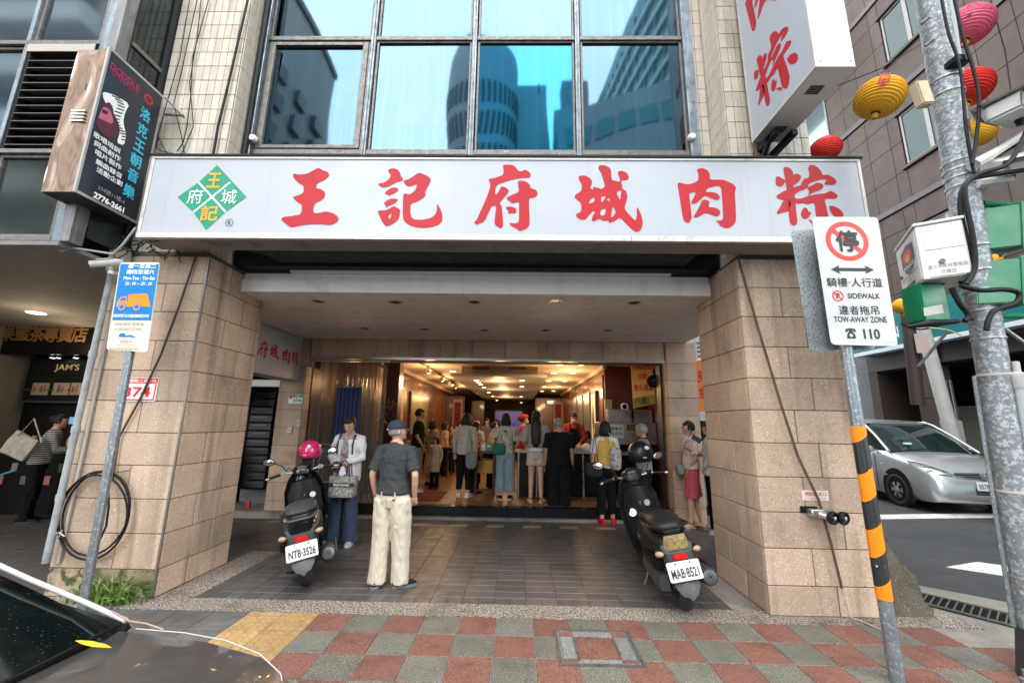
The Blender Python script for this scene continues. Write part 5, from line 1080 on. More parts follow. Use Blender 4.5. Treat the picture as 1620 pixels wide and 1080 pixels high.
tag(obj('lantern_wire', G().tube([un(1250, 165, 'y', 5.6), un(1391, 110, 'y', 4.5), un(1540, 20, 'y', 4.8)], .006, 6), ink), 'thin wire carrying the lanterns across the street corner', 'wire')
tag(obj('lantern_wire', G().tube([un(1567, 0, 'y', 4.8), un(1590, 80, 'y', 4.9), un(1600, 150, 'y', 5)], .008, 6), ink), 'dark wire crossing the granite wall right of the utility pole', 'wire')
# ---------------------------------------------------------------- buildings behind the camera, seen mirrored in the windows
MY = 8.6
def mp(px, py, Y): p = un(px, py, 'y', Y); return V((p.x, MY-Y, p.z))
m_tw = M('tower_brick', (.50, .46, .44), .7); m_band = flat((.75, .77, .77), .5); m_bgl = M('tower_glass', (.10, .38, .40), .3, .3, spec=.9); m_dk = flat((.14, .17, .19), .3)
t1 = thing('balcony_tower', 'residential tower with pale balconies mirrored in the left windows', 'building', mp(520, 230, 32))
Yn, Yf = 20, 44; xr = -9.5
ztop = un(530, 125, 'y', Yf).z; Xf = un(528, 180, 'y', Yf).x
obj('wall', G().prism([(-40, MY-Yf, 0), (Xf, MY-Yf, 0), (Xf+.8, MY-Yn, 0), (-40, MY-Yn, 0)], (0, 0, ztop)), m_tw, t1)
obj('roof', G().prism([(-40, MY-Yf, ztop), (Xf+.3, MY-Yf, ztop), (Xf+1.1, MY-Yn, ztop), (-40, MY-Yn, ztop)], (0, 0, .8)), flat((.12, .13, .13), .6), t1)
for k in range(9):
    z = 6+k*3.3
    if z > ztop-3: break
    for q in range(5):
        yy = Yn+2.5+q*4.4; obj('window', G().box(Xf+.1, Xf+.9, MY-yy-1.0, MY-yy+1.0, z, z+1.7), m_dk, t1)
    obj('balcony', G().box(Xf-5, Xf+.2, MY-Yn, MY-Yn+1.2, z-.6, z+.7), m_band, t1, bevel=.05); obj('balcony', G().box(Xf-18, Xf-6, MY-Yn, MY-Yn+1.2, z-.6, z+.7), m_band, t1, bevel=.05); obj('recess', G().box(Xf-18, Xf-.5, MY-Yn, MY-Yn+.05, z+.9, z+2.5), m_dk, t1)
t2 = thing('round_tower', 'round drum tower with curved windows mirrored in the middle window', 'building', mp(768, 200, 50))
pt = mp(768, 94, 50); rr = (mp(816, 150, 50)-mp(706, 150, 50)).length/2*.93
m_drum = M('blue_grey_render', (.52, .60, .64), .6)
obj('drum', G().lathe([(rr, 0), (rr, pt.z-1.0), (rr*.97, pt.z), (0, pt.z)], (pt.x, pt.y, 0), n=40), m_drum, t2, smooth=40)
for lv in range(4):
    z1 = pt.z-8.2-lv*4.9
    if z1 < 4: break
    for k in range(18): 
        a = pi*.02+pi*.96*k/17; obj('window', G().bx((pt.x+cos(a)*rr, pt.y+sin(a)*rr, z1-1.2), (.42, .25, 3.4), Matrix.Rotation(a+pi/2, 3, 'Z')), m_dk, t2)
t3 = thing('low_office_block', 'low teal office block with a long window mirrored in the right middle window', 'building', mp(950, 220, 46))
a = mp(885, 178, 46); b_ = mp(1085, 218, 40)
obj('wall', G().prism([(a.x, MY-46, 0), (b_.x+8, MY-36, 0), (b_.x+14, MY-60, 0), (a.x, MY-60, 0)], (0, 0, a.z)), flat((.45, .55, .58), .5), t3)
obj('roof_house', G().box(mp(816, 150, 52).x, mp(870, 150, 52).x, MY-58, MY-50, 0, mp(870, 150, 52).z), flat((.5, .58, .6), .5), t3)
obj('mast', G().tube([mp(858, 150, 50), mp(857, 130, 50)], .12, 6), m_dk, t3)
for k in range(5): x0 = a.x+1+k*2.6; obj('window', G().bx((x0+1.1, MY-46+(x0+1.1-a.x)/(b_.x+8-a.x)*10+.05, a.z-4.4), (2.2, .3, 2.6), Matrix.Rotation(math.atan2(10, b_.x+8-a.x), 3, 'Z')), m_bgl, t3)
t4 = thing('glass_tower', 'tall stepped glass office tower with horizontal bands mirrored in the right window', 'building', mp(1000, 100, 50))
A4 = mp(925, 195, 70); C4 = mp(1085, 60, 38)
zt4 = mp(1040, 0, 45).z+4
obj('wall', G().prism([(A4.x, MY-72, 0), (C4.x, MY-38, 0), (C4.x+12, MY-38, 0), (C4.x+12, MY-72, 0)], (0, 0, 62)), m_bgl, t4)
dv = V((C4.x-A4.x, 34, 0)); dl = dv.normalized(); nn = V((-dl.y, dl.x, 0))
for k in range(17): z = 5+k*3.3; obj('spandrel_band', G().bx(V((A4.x, MY-72, z))+dv*.5+nn*.1, (dv.length, .5, 1.0), Matrix.Rotation(math.atan2(dv.y, dv.x), 3, 'Z')), m_band, t4)
for k in range(14): obj('mullion', G().bx(V((A4.x, MY-72, 30))+dv*((k+.5)/14)+nn*.1, (.18, .3, 60), Matrix.Rotation(math.atan2(dv.y, dv.x), 3, 'Z')), flat((.3, .4, .4), .4), t4)
obj('slab_fin', G().prism([(A4.x-3, MY-74, 0), (A4.x-.5, MY-72.5, 0), (A4.x-.5, MY-71, 0), (A4.x-3, MY-71, 0)], (0, 0, 70)), flat((.35, .36, .38), .6), t4)
# ---------------------------------------------------------------- scooters
def wheel(parent, c, r, w, ax=X_, nm='wheel', rimc=None, spokes=5):
    c = V(c); q = V(ax).to_track_quat('Z', 'Y').to_matrix()
    prof = [(r*.66, -w*.36), (r*.80, -w*.5), (r*.93, -w*.44), (r*.995, -w*.22), (r, 0), (r*.995, w*.22), (r*.93, w*.44), (r*.80, w*.5), (r*.66, w*.36)]
    t = obj(nm, G().lathe(prof, c, ax, 32, False), M('tyre_rubber', (.022, .022, .023), .75, bump=.3) if 'tyre' not in me else me['tyre'], parent, smooth=50); me['tyre'] = t.data.materials[0]
    g = G().lathe([(r*.67, -w*.34), (r*.60, -w*.30), (r*.60, w*.30), (r*.67, w*.34)], c, ax, 32, False).lathe([(0, -w*.2), (r*.16, -w*.2), (r*.16, w*.2), (0, w*.2)], c, ax, 16, False)
    for k in range(spokes):
        a = 2*pi*k/spokes; d = q @ V((cos(a), sin(a), 0)); g.tube([c+d*r*.12, c+d*r*.62], [r*.07, r*.05], 6)
    obj('rim', g, rimc or flat((.06, .06, .06), .35, .6), t, smooth=40); return t
def ring_sec(y, w, z0, z1, k=.55, n=16, flat_=1.0):
    """rounded section in the x-z plane"""
    zc = (z0+z1)/2; h = (z1-z0)/2; out = []
    for i in range(n):
        a = 2*pi*i/n; ca, sa = cos(a), sin(a)
        out.append(V((w/2*math.copysign(abs(ca)**k, ca), y, zc+h*math.copysign(abs(sa)**k, sa))))
    return out
def scooter(label, plate_txt, body, panel, seat_c, dusty, style):
    s = thing('scooter', label, 'scooter', (0, 0, 0), 'scooters parked in the arcade')
    lite = flat((.45, .45, .44), .3, .7); blk = flat((.02, .02, .022), .4)
    wheel(s, (0, 0, .235), .235, .115, nm='wheel'); wheel(s, (0, 1.25, .235), .235, .10, nm='wheel')
    tail = style
    obj('tail_fairing', G().loft([ring_sec(y, w, a, b, .6) for y, w, a, b in ((-.24, .10, .50, .58), (-.20, .20, .47, .62), (-.08, .29, .44, .68), (.15, .35, .38, .70), (.45, .34, .32, .70), (.62, .28, .30, .62))]), body, s, smooth=60)
    for sx in (-1, 1):
        obj('side_panel', G().loft([[V((sx*(.115+bb+dx), y, z+dz)) for dx, dz in ((0, -h), (.035, -h*.5), (.045, 0), (.03, h*.7), (0, h))] for y, z, h, bb in ((-.20, .545, .03, -.03), (-.10, .56, .07, .0), (.15, .54, .12, .035), (.42, .50, .13, .03), (.58, .46, .08, .0))]), panel, s, smooth=60)
    obj('seat', G().loft([ring_sec(y, w, a, b, .7) for y, w, a, b in ((-.20, .14, .67, .71), (-.14, .24, .66, .755), (.02, .30, .66, .785), (.22, .30, .67, .775), (.34, .29, .67, .74), (.52, .25, .66, .735), (.64, .15, .64, .70))]), seat_c, s, smooth=60)
    obj('seat_band', G().loft([ring_sec(y, w, a, b, .7) for y, w, a, b in ((-.215, .18, .655, .675), (-.10, .30, .65, .675), (.2, .325, .65, .675), (.55, .27, .64, .665))]), lite if style == 1 else blk, s, smooth=60)
    obj('grab_rail', G().tube([(-.15, .12, .70), (-.16, -.12, .72), (-.08, -.25, .73), (.08, -.25, .73), (.16, -.12, .72), (.15, .12, .70)], .014, 8), blk, s, smooth=60)
    obj('tail_cover', G().loft([[V((x, y, z)) for x, z in ((-w, z0), (w, z0), (w*.8, z1), (-w*.8, z1))] for y, w, z0, z1 in ((-.262, .08, .55, .64), (-.22, .12, .53, .67))]), flat((.02, .02, .022), .12) if style == 1 else M('gold_decal', (.30, .22, .07), .5, dirt=((.1, .09, .08), 30, .5, .6, .9)), s, smooth=30, bevel=.008)
    obj('tail_light', G().bx((0, -.272, .505), (.11, .03, .045)), M('red_lamp', (.55, .01, .01), .2, emit=(.9, .02, .01), estr=.04) if 'rl' not in me else me['rl'], s, bevel=.008); me['rl'] = bpy.data.materials['red_lamp']
    obj('rear_panel', G().loft([[V((x, y, z)) for x, z in ((-w*.9, z0), (w*.9, z0), (w, z1), (-w, z1))] for y, w, z0, z1 in ((-.27, .11, .44, .545), (-.20, .14, .40, .60))]), flat((.05, .05, .052), .5) if style == 1 else dusty, s, bevel=.01, smooth=30)
    for sx in (-1, 1):
        li = obj('turn_signal', G().ell((sx*.155, -.235, .535), (.040, .035, .026), nu=14, nv=8), M('signal_lens', (.30, .27, .24), .12, spec=.8) if 'sl' not in me else me['sl'], s, smooth=0); me['sl'] = li.data.materials[0]
        obj('bulb', G().ell((sx*.155, -.262, .535), (.020, .012, .014), nu=8, nv=6), flat((.75, .22, .04), .4), li, smooth=0)
        obj('signal_housing', G().ell((sx*.145, -.215, .537), (.046, .045, .033), nu=14, nv=8), blk, s, smooth=0)
    # plate with lettering
    R = Matrix.Rotation(radians(-16), 3, 'X'); c0 = V((0, -.305, .405))
    T = lambda u, v, o: c0+R @ V((u, -o, v))
    pts = rquad([T(-.135, .073, 0), T(.135, .073, 0), T(.135, -.073, 0), T(-.135, -.073, 0)], .016)
    pl_ = obj('licence_plate', G().prism(pts, R @ V((0, .004, 0))), flat((.58, .59, .58), .35), s)
    text('lettering', plate_txt, flat((.02, .03, .04), .5), T(0, -.016, .002), R @ X_, R @ Z_, pl_, .225, .070, .02)
    for u in (-.06, .06): obj('bolt', G().lathe([(.0, .005), (.007, .004), (.008, 0)], T(u, .056, .0015), R @ -Y_, 8), flat((.4, .12, .15), .4) if style == 1 and u < 0 else m_dsteel, pl_)
    obj('plate_bracket', G().prism([T(-.10, .06, -.007), T(.10, .06, -.007), T(.07, -.08, -.007), T(-.07, -.08, -.007)], (0, .012, 0)), blk, s)
    obj('mud_flap', G().loft([[V((x*w, y+.03*(1-abs(x)**2)*-1, z)) for x in (-1, -.5, 0, .5, 1)] + [V((x*w, y+.02, z)) for x in (1, .5, 0, -.5, -1)] for y, w, z in ((-.15, .085, .47), (-.25, .10, .36), (-.31, .095, .28), (-.335, .06, .225), (-.34, .015, .20))]), dusty, s, smooth=50)
    # engine, exhaust, stand
    obj('cvt_case', G().loft([[V((-.10-dx, y, z0+(z1-z0)*t)) for dx, t in ((0, 0), (.07, .1), (.09, .5), (.07, .9), (0, 1))] for y, z0, z1 in ((-.10, .19, .31), (-.02, .14, .35), (.25, .14, .33), (.48, .17, .33))]), flat((.09, .09, .09), .5, .5) if style == 1 else dusty, s, smooth=40)
    obj('air_box', G().box(-.20, -.09, -.10, .30, .36, .47), blk, s, bevel=.02, smooth=40); obj('engine_block', G().box(-.09, .12, .10, .52, .18, .40), flat((.07, .07, .07), .5, .4), s, bevel=.02)
    ex = obj('muffler', G().lathe([(.0, -.02), (.052, -.02), (.070, .0), (.074, .06), (.074, .34), (.05, .42), (.02, .46)], (.215, -.20, .29), (0, 1, -.14), 22), flat((.055, .055, .055), .4, .3), s, smooth=40)
    obj('muffler_cap', G().lathe([(.012, -.028), (.03, -.03), (.055, -.022), (.062, -.01)], (.215, -.20, .29), (0, 1, -.14), 20, False), flat((.12, .12, .12), .35, .6), ex, smooth=40)
    obj('muffler_guard', G().box(.285, .297, -.12, .2, .25, .33), flat((.1, .1, .1), .4), s, bevel=.012)
    obj('exhaust_pipe', G().tube([(.17, .2, .24), (.15, .4, .18), (.05, .5, .2)], .018, 8), m_dsteel, s, smooth=40)
    obj('shock_absorber', G().tube([(-.13, .0, .25), (-.12, .06, .50)], .028, 10), flat((.25, .05, .04), .4), s)
    obj('side_stand', G().tube([(-.10, .55, .22), (-.24, .50, .0), (-.27, .54, -.03)], .010, 8), m_dsteel, s); obj('centre_stand', G().tube([(-.13, .42, .17), (-.15, .25, .10), (.15, .25, .10), (.13, .42, .17)], .012, 8), m_dsteel, s)
    for q_, (xa_, xb_) in enumerate(((-.2, -.05), (.2, .06), (-.12, .02), (.14, -.03))): obj('control_cable', G().tube([(xa_, 1.04, 1.0), (xa_*.8, 1.12+.02*q_, 1.06-.02*q_), (xb_, 1.15, .93)], .005, 6), blk, s, smooth=50)
    # front
    obj('floorboard', G().loft([ring_sec(y, w, a, b, .5, 12) for y, w, a, b in ((.56, .30, .24, .33), (.75, .36, .23, .30), (.95, .36, .24, .31), (1.02, .34, .27, .36))]), blk, s, smooth=50)
    obj('under_tray', G().box(-.15, .15, .5, 1.0, .17, .24), blk, s, bevel=.02)
    obj('leg_shield', G().loft([[V((x*w, y+.10*(abs(x)**2)*-1+.04, z)) for x in (-1, -.6, -.2, .2, .6, 1)] + [V((x*w*.97, y+.09-.06*abs(x)**2, z)) for x in (1, .6, .2, -.2, -.6, -1)] for y, w, z in ((.96, .17, .28), (1.0, .21, .42), (1.02, .225, .60), (1.05, .22, .78), (1.07, .17, .92), (1.08, .12, .98))]), body, s, smooth=60)
    obj('inner_panel', G().loft([[V((x*w, y-.06*abs(x)**2, z)) for x in (-1, -.5, 0, .5, 1)] + [V((x*w, y+.05, z)) for x in (1, .5, 0, -.5, -1)] for y, w, z in ((.95, .15, .34), (.97, .185, .55), (1.0, .18, .76), (1.03, .13, .88))]), blk, s, smooth=60)
    obj('ignition_ring', G().lathe([(.022, 0), (.034, .0), (.034, .012), (.022, .012)], (.085, .965, .70), (.15, -1, .25), 20), lite, s, smooth=40); obj('cup_ring', G().lathe([(.03, 0), (.043, .0), (.043, .014), (.03, .014)], (-.10, .955, .62), (-.1, -1, .5), 20), lite, s, smooth=40)
    obj('bag_hook', G().tube([(0, .95, .72), (0, .90, .71), (0, .89, .74)], .008, 6), lite, s)
    obj('front_cowl', G().loft([ring_sec(y, w, a, b, .7) for y, w, a, b in ((1.08, .38, .45, .90), (1.20, .34, .48, .88), (1.32, .24, .52, .82), (1.40, .10, .58, .72))]), body, s, smooth=60)
    obj('front_fender', G().loft([[V((x*.075, 1.25+cos(a)*.27, .235+sin(a)*.27+.02*(1-x*x))) for x in (-1, -.5, .5, 1)] + [V((x*.075, 1.25+cos(a)*.255, .235+sin(a)*.255)) for x in (1, -1)] for a in [radians(q) for q in (20, 50, 80, 110, 140, 165)]]), body, s, smooth=60)
    for sx in (-1, 1): obj('fork_leg', G().tube([(sx*.085, 1.25, .235), (sx*.07, 1.16, .60)], .02, 8), m_dsteel, s, smooth=50)
    # handlebar
    obj('handlebar_cover', G().loft([ring_sec(y, w, a, b, .7) for y, w, a, b in ((.95, .14, .955, 1.02), (1.0, .22, .94, 1.06), (1.07, .24, .93, 1.07), (1.14, .16, .93, 1.04), (1.18, .06, .95, 1.0))]), body, s, smooth=60)
    obj('instrument', G().loft([ring_sec(y, w, a, b, .8) for y, w, a, b in ((.965, .10, 1.02, 1.05), (1.0, .15, 1.03, 1.085), (1.05, .12, 1.05, 1.09))]), flat((.03, .03, .035), .1), s, smooth=60)
    for sx in (-1, 1):
        obj('handlebar', G().tube([(sx*.08, 1.03, .99), (sx*.20, 1.0, 1.01), (sx*.28, .97, 1.0)], .013, 10), lite, s, smooth=50)
        obj('grip', G().tube([(sx*.24, .985, 1.005), (sx*.36, .94, .99)], .018, 12), blk, s, smooth=50); obj('bar_end', G().tube([(sx*.36, .94, .99), (sx*.39, .93, .985)], .013, 10), lite, s, smooth=50)
        obj('brake_lever', G().tube([(sx*.17, 1.04, 1.01), (sx*.25, 1.03, 1.0), (sx*.34, .99, .985)], .008, 8), lite, s, smooth=50); obj('switch_box', G().bx((sx*.20, 1.0, 1.01), (.06, .045, .05)), lite if style == 1 else blk, s, bevel=.01)
        mi = obj('mirror', G().ell((sx*.36, 1.07, 1.17), (.072, .014, .045), Matrix.Rotation(radians(-12*sx), 3, 'Y') @ Matrix.Rotation(radians(15*sx), 3, 'Z'), nu=16, nv=8), blk, s, smooth=0)
        obj('mirror_glass', G().ell((sx*.36, 1.059, 1.17), (.064, .008, .038), Matrix.Rotation(radians(-12*sx), 3, 'Y') @ Matrix.Rotation(radians(15*sx), 3, 'Z'), nu=16, nv=8), flat((.55, .55, .56), .06, 1.0), mi, smooth=0)
        obj('mirror_stem', G().tube([(sx*.17, 1.03, 1.02), (sx*.22, 1.06, 1.10), (sx*.31, 1.075, 1.15)], .006, 6), blk, s, smooth=50)
    return s
gloss = M('black_gloss_plastic', (.006, .006, .007), .14, dirt=((.03, .03, .03), 20, .62, .8, .4), coat=.5, coord='O'); matt = M('dusty_black_plastic', (.010, .010, .011), .4, spec=.35, col2=(.016, .016, .016), dirt=((.07, .066, .062), 12, .52, .75, .7), coord='O', rvar=.12)
dusty = M('dusty_grey_plastic', (.060, .060, .060), .6, col2=(.040, .040, .040), scale=8, dirt=((.14, .13, .12), 15, .55, .7, .6), coord='O')
s1 = scooter('black scooter with licence plate NTB-3526 parked by the strip curtain', 'NTB·3526', gloss, flat((.036, .036, .04), .3), M('seat_grey', (.036, .036, .04), .5, dirt=((.16, .16, .16), 6, .5, .8, .5), coord='O'), flat((.09, .09, .095), .5), 1)
place(s1, (-2.07, 4.42, 0), (0, radians(-11), radians(25)))
s2 = scooter('dusty black scooter with licence plate MAB-8521 beside the right stone pillar', 'MAB·8521', matt, M('dusty_side_panel', (.012, .012, .012), .45, spec=.3, dirt=((.06, .056, .052), 9, .5, .75, .6), coord='O'), M('worn_seat', (.010, .010, .011), .45, spec=.4, speck=[((.2, .2, .2), 40, .70, .74)], coord='O'), dusty, 2)
place(s2, (1.51, 4.07, 0), (0, radians(-11), radians(-3)), 1.02)
def on(root, p): return root.matrix_world @ V(p)
bpy.context.view_layer.update()
for sx, tx in ((-1, 'Saxx'),): text('lettering', 'Saxx', flat((.5, .5, .5), .3), (-.198, .30, .56), -Y_, Z_, s2, .12, .035)
# cup-like reflector dots, kick items
def helmet(label, c, r, mat, yaw, visor):
    h = thing('helmet', label, 'helmet', c); R = Matrix.Rotation(yaw, 3, 'Z') @ Matrix.Rotation(radians(8), 3, 'X')
    g = G(); g.ell(c, (r, r*1.12, r*.98), R, 28, 18, lambda p: V((p.x, p.y, max(p.z, -.55 if p.y < .2 else -.25))))
    obj('shell', g, mat, h, smooth=50)
    obj('lining', G().ell(V(c)+V((0, 0, -r*.42)), (r*.86, r*.96, r*.32), R, 20, 8), flat((.015, .015, .015), .8), h, smooth=0)
    obj('brim_trim', G().tube([V(c)+R @ V((cos(a)*r*.97*.86, sin(a)*r*1.09*.86, -r*.52)) for a in [2*pi*k/28 for k in range(28)]], r*.035, 6, closed=True), flat((.02, .02, .02), .5), h, smooth=50)
    if visor: obj('visor', G().loft([[V(c)+R @ V((sin(a)*r*k, cos(a)*r*1.12*k, z)) for a in [radians(q) for q in range(-60, 61, 15)]] + [V(c)+R @ V((sin(a)*r*(k+.02), cos(a)*r*1.12*(k+.02), z)) for a in [radians(q) for q in range(60, -61, -15)]] for k, z in ((1.02, r*.2), (1.06, -r*.05), (1.03, -r*.4))]), flat((.02, .02, .02), .08), h, smooth=50)
    obj('chin_strap', G().tube([V(c)+R @ V((-r*.75, 0, -r*.5)), V(c)+V((-r*.3, 0, -r*1.25)), V(c)+V((r*.2, -.02, -r*1.5))], r*.04, 6), flat((.02, .02, .02), .7), h, smooth=50)
    obj('sticker', G().ell(V(c)+V((r*.28, -r*.92, r*.45)), (r*.22, r*.12, r*.17), nu=10, nv=6, fn=lambda p: p*(1+.25*noise.noise(p*3))), flat((.6, .6, .6), .3), h, smooth=0)
    obj('lettering_strip', G().bx(V(c)+V((r*.05, -r*1.03, -r*.30)), (r*.3, r*.1, r*.06)), flat((.6, .6, .6), .3), h)
    return h
helmet('pink open face helmet hanging on the handlebar of the left scooter', un(491, 713, 'y', 5.28), .135, M('pink_helmet_paint', (.60, .02, .14), .2, coat=.5), .3, False)
helmet('matt black helmet hanging on the handlebar of the right scooter', un(1013, 716, 'y', 5.12), .145, M('matt_black_helmet', (.010, .010, .011), .35, spec=.4), -.4, True)
# ---------------------------------------------------------------- silver car across the side street
m_silver = M('silver_car_paint', (.52, .53, .535), .30, .6, col2=(.48, .49, .495), scale=2, coat=.7, dirt=((.38, .37, .35), 4, .6, .85, .3))
m_cglass = M('car_window_glass', (.012, .022, .022), .04, spec=.9)
def carsec(y, w, z0, zs, zt, cr, n=7):
    """closed section: half width w, sill z0, shoulder zs, centre top zt, crown rounding cr"""
    half = [(w*.90, z0), (w*.985, z0+.10), (w, (z0+zs)/2), (w*.985, zs-.06), (w*.955, zs), (w*(1-cr), zs+(zt-zs)*.62), (w*.5, zs+(zt-zs)*.93), (w*.2, zt)]
    return [V((x, y, z)) for x, z in half] + [V((-x, y, z)) for x, z in half[::-1]]
mv = thing('silver_car', 'silver people carrier waiting at the stop line of the side street', 'car', (0, 0, 0))
st_ = ((0, .60, .30, .50, .56, .2), (.05, .74, .24, .60, .70, .18), (.16, .83, .20, .74, .84, .16), (.36, .865, .19, .84, .95, .14), (.75, .88, .19, .93, 1.03, .12), (1.15, .885, .19, 1.01, 1.10, .10), (1.4, .885, .19, 1.05, 1.10, .08), (2.4, .885, .19, 1.07, 1.10, .08), (3.8, .88, .2, 1.10, 1.13, .08), (4.4, .84, .24, 1.12, 1.15, .1), (4.55, .72, .34, 1.0, 1.05, .15))
obj('body', G().loft([carsec(*q) for q in st_]), m_silver, mv, smooth=38)
def cabsec(y, w, z0, z1, wt): return [V((w, y, z0)), V(((w*.45+wt*.55), y, z0+(z1-z0)*.6)), V((wt, y, z1-.04)), V((wt*.7, y, z1)), V((-wt*.7, y, z1)), V((-wt, y, z1-.04)), V((-(w*.45+wt*.55), y, z0+(z1-z0)*.6)), V((-w, y, z0))]
obj('window_band', G().loft([cabsec(*q) for q in ((1.05, .80, 1.06, 1.09, .74), (1.35, .81, 1.06, 1.31, .70), (1.75, .82, 1.06, 1.56, .66), (2.1, .83, 1.06, 1.70, .655), (3.2, .83, 1.06, 1.745, .65), (4.15, .82, 1.08, 1.72, .64), (4.45, .78, 1.10, 1.30, .70))]), m_cglass, mv, smooth=38)
obj('roof', G().loft([[V((x*w, y, z+.028*(1-x*x)*1.6)) for x in (-1, -.8, -.4, 0, .4, .8, 1)] + [V((x*w, y, z-.02)) for x in (1, 0, -1)] for y, w, z in ((2.0, .665, 1.675), (2.3, .685, 1.715), (3.2, .69, 1.745), (4.1, .67, 1.725), (4.28, .64, 1.69))]), m_silver, mv, smooth=50)
for sx in (-1, 1):
    obj('a_pillar', G().tube([(sx*.82, 1.05, 1.075), (sx*.745, 1.5, 1.385), (sx*.69, 1.9, 1.62), (sx*.675, 2.15, 1.70)], .03, 8), m_silver, mv, smooth=50)
    obj('roof_rail', G().tube([(sx*.69, 2.1, 1.69), (sx*.69, 3.2, 1.74), (sx*.68, 4.15, 1.70)], .022, 8), m_silver, mv, smooth=50)
    for y in (2.35, 3.35): obj('b_pillar', G().tube([(sx*.835, y, 1.07), (sx*.77, y+.02, 1.45), (sx*.70, y+.05, 1.69)], .03, 6), flat((.02, .02, .02), .3), mv)
    obj('belt_trim', G().tube([(sx*.86, 1.3, 1.065), (sx*.862, 2.5, 1.085), (sx*.85, 4.2, 1.12)], .010, 6), flat((.02, .02, .02), .4), mv)
    # headlight
    hl = [(sx*.845, .40, .80), (sx*.80, .205, .72), (sx*.62, .085, .70), (sx*.44, .05, .70), (sx*.50, .075, .76), (sx*.68, .17, .84), (sx*.80, .38, .90), (sx*.855, .55, .92)]
    h_ = obj('headlight', G().fill([V(p)+V((sx*.012, -.022, .012)) for p in hl]), M('headlight_glass', (.55, .57, .58), .08, .3, spec=.9, col2=(.25, .27, .28), scale=11, amt=1) if 'hlg' not in me else me['hlg'], mv); me['hlg'] = h_.data.materials[0]
    obj('headlight', G().loft([[V(a)+V((sx*.002, -.004, 0)) for a in hl], [V(a)+V((sx*.012, -.024, .011)) for a in hl]], False), flat((.3, .3, .3), .3, .5), mv)
    obj('indicator', G().ell((sx*.70, .16, .765), (.10, .02, .03), nu=12, nv=6), flat((.8, .38, .16), .2), h_, smooth=0)
    obj('fog_recess', G().ell((sx*.60, .075, .43), (.13, .04, .045), Matrix.Rotation(sx*.35, 3, 'Z'), 14, 8), flat((.05, .05, .05), .4), mv, smooth=0)
    obj('fog_lamp', G().ell((sx*.61, .045, .43), (.045, .02, .03), nu=12, nv=6), flat((.55, .55, .52), .15), mv, smooth=0)
    obj('wheel_arch', G().lathe([(.0, .0), (.385, 0), (.385, .012), (0, .012)], (sx*.872, .88, .36), (sx, 0, 0), 32), flat((.01, .01, .01), .8), mv)
    obj('wheel_arch', G().lathe([(.0, .0), (.385, 0), (.385, .012), (0, .012)], (sx*.872, 3.62, .36), (sx, 0, 0), 32), flat((.01, .01, .01), .8), mv)
    for y in (.88, 3.62):
        w_ = wheel(mv, (sx*.80, y, .325), .325, .19, X_, 'wheel', flat((.42, .43, .44), .3, .8), 6)
        obj('hub_cover', G().lathe([(.0, .02), (.06, .02), (.20, .0), (.205, -.02), (.0, -.02)], (sx*.878, y, .325), (sx, 0, 0), 24).lathe([(0, 0), (.05, 0), (.05, .01), (0, .01)], (sx*.90, y, .325), (sx, 0, 0), 12), flat((.40, .41, .42), .32, .7), w_, smooth=30)
        g = G()
        for k in range(6): a = pi/6+k*pi/3; g.bx((sx*.893, y+cos(a)*.125, .325+sin(a)*.125), (.006, .05, .095), Matrix.Rotation(-(a-pi/2)*-1, 3, 'X'))
        obj('hub_cutout', g, flat((.03, .03, .03), .6), w_)
    obj('side_mirror', G().ell((sx*.97, 1.42, 1.10), (.10, .06, .075), nu=14, nv=8), m_silver, mv, smooth=0)
    obj('side_indicator', G().bx((sx*.882, 1.25, .80), (.012, .07, .025)), flat((.6, .6, .55), .3), mv, bevel=.004)
    obj('door_line', G().box(sx*.884-.003, sx*.884+.003, 1.42, 1.432, .28, 1.04).box(sx*.884-.003, sx*.884+.003, 2.35, 2.36, .28, 1.06), flat((.04, .04, .04), .5), mv)
    obj('door_handle', G().bx((sx*.892, 2.12, .93), (.02, .16, .03)), m_silver, mv, bevel=.006)
obj('grille', G().loft([[V((x, .03+.10*abs(x)**1.5, z)) for x in (-.43, -.25, 0, .25, .43)] for z in (.655, .76)], False), flat((.012, .012, .013), .4), mv)
for z in (.665, .705, .745): obj('grille_bar', G().tube([(x, .018+.10*abs(x)**1.5, z) for x in (-.43, -.25, 0, .25, .43)], .010, 8), flat((.5, .5, .5), .2, .9), mv, smooth=50)
obj('emblem', G().lathe([(.045, 0), (.062, 0), (.06, .012), (.047, .012)], (0, .005, .705), (0, -1, .2), 22).tube([(-.045, -.005, .705), (.045, -.005, .705)], .006, 6).tube([(0, -.005, .66), (0, -.005, .75)], .006, 6), flat((.6, .6, .6), .2, .9), mv, smooth=40)
obj('bumper_intake', G().loft([[V((x, -.008+.10*abs(x)**1.5, z)) for x in (-.36, -.2, 0, .2, .36)] for z in (.38, .48)], False), flat((.015, .015, .015), .4), mv)
for z in (.41, .445): obj('intake_bar', G().tube([(x, -.016+.10*abs(x)**1.5, z) for x in (-.36, -.2, 0, .2, .36)], .006, 6), flat((.3, .3, .3), .3, .7), mv)
pl_ = obj('licence_plate', G().box(-.17, .17, -.032, -.026, .46, .615), flat((.72, .73, .72), .35), mv, bevel=.002); text('lettering', '0578-UF', flat((.05, .08, .12), .5), (0, -.034, .53), X_, Z_, pl_, .28, .085, .02)
obj('wiper', G().tube([(-.5, 1.06, 1.10), (.0, 1.12, 1.15), (.35, 1.16, 1.17)], .008, 6).tube([(.1, 1.06, 1.10), (.5, 1.14, 1.15), (.68, 1.18, 1.14)], .008, 6), ink, mv)
obj('dashboard_paper', G().bx((-.35, 1.20, 1.235), (.16, .01, .05), Matrix.Rotation(-.6, 3, 'X')), flat((.4, .55, .5), .5), mv)
place(mv, (8.98, 8.34, -.02), (0, 0, radians(-9)), 1.05)
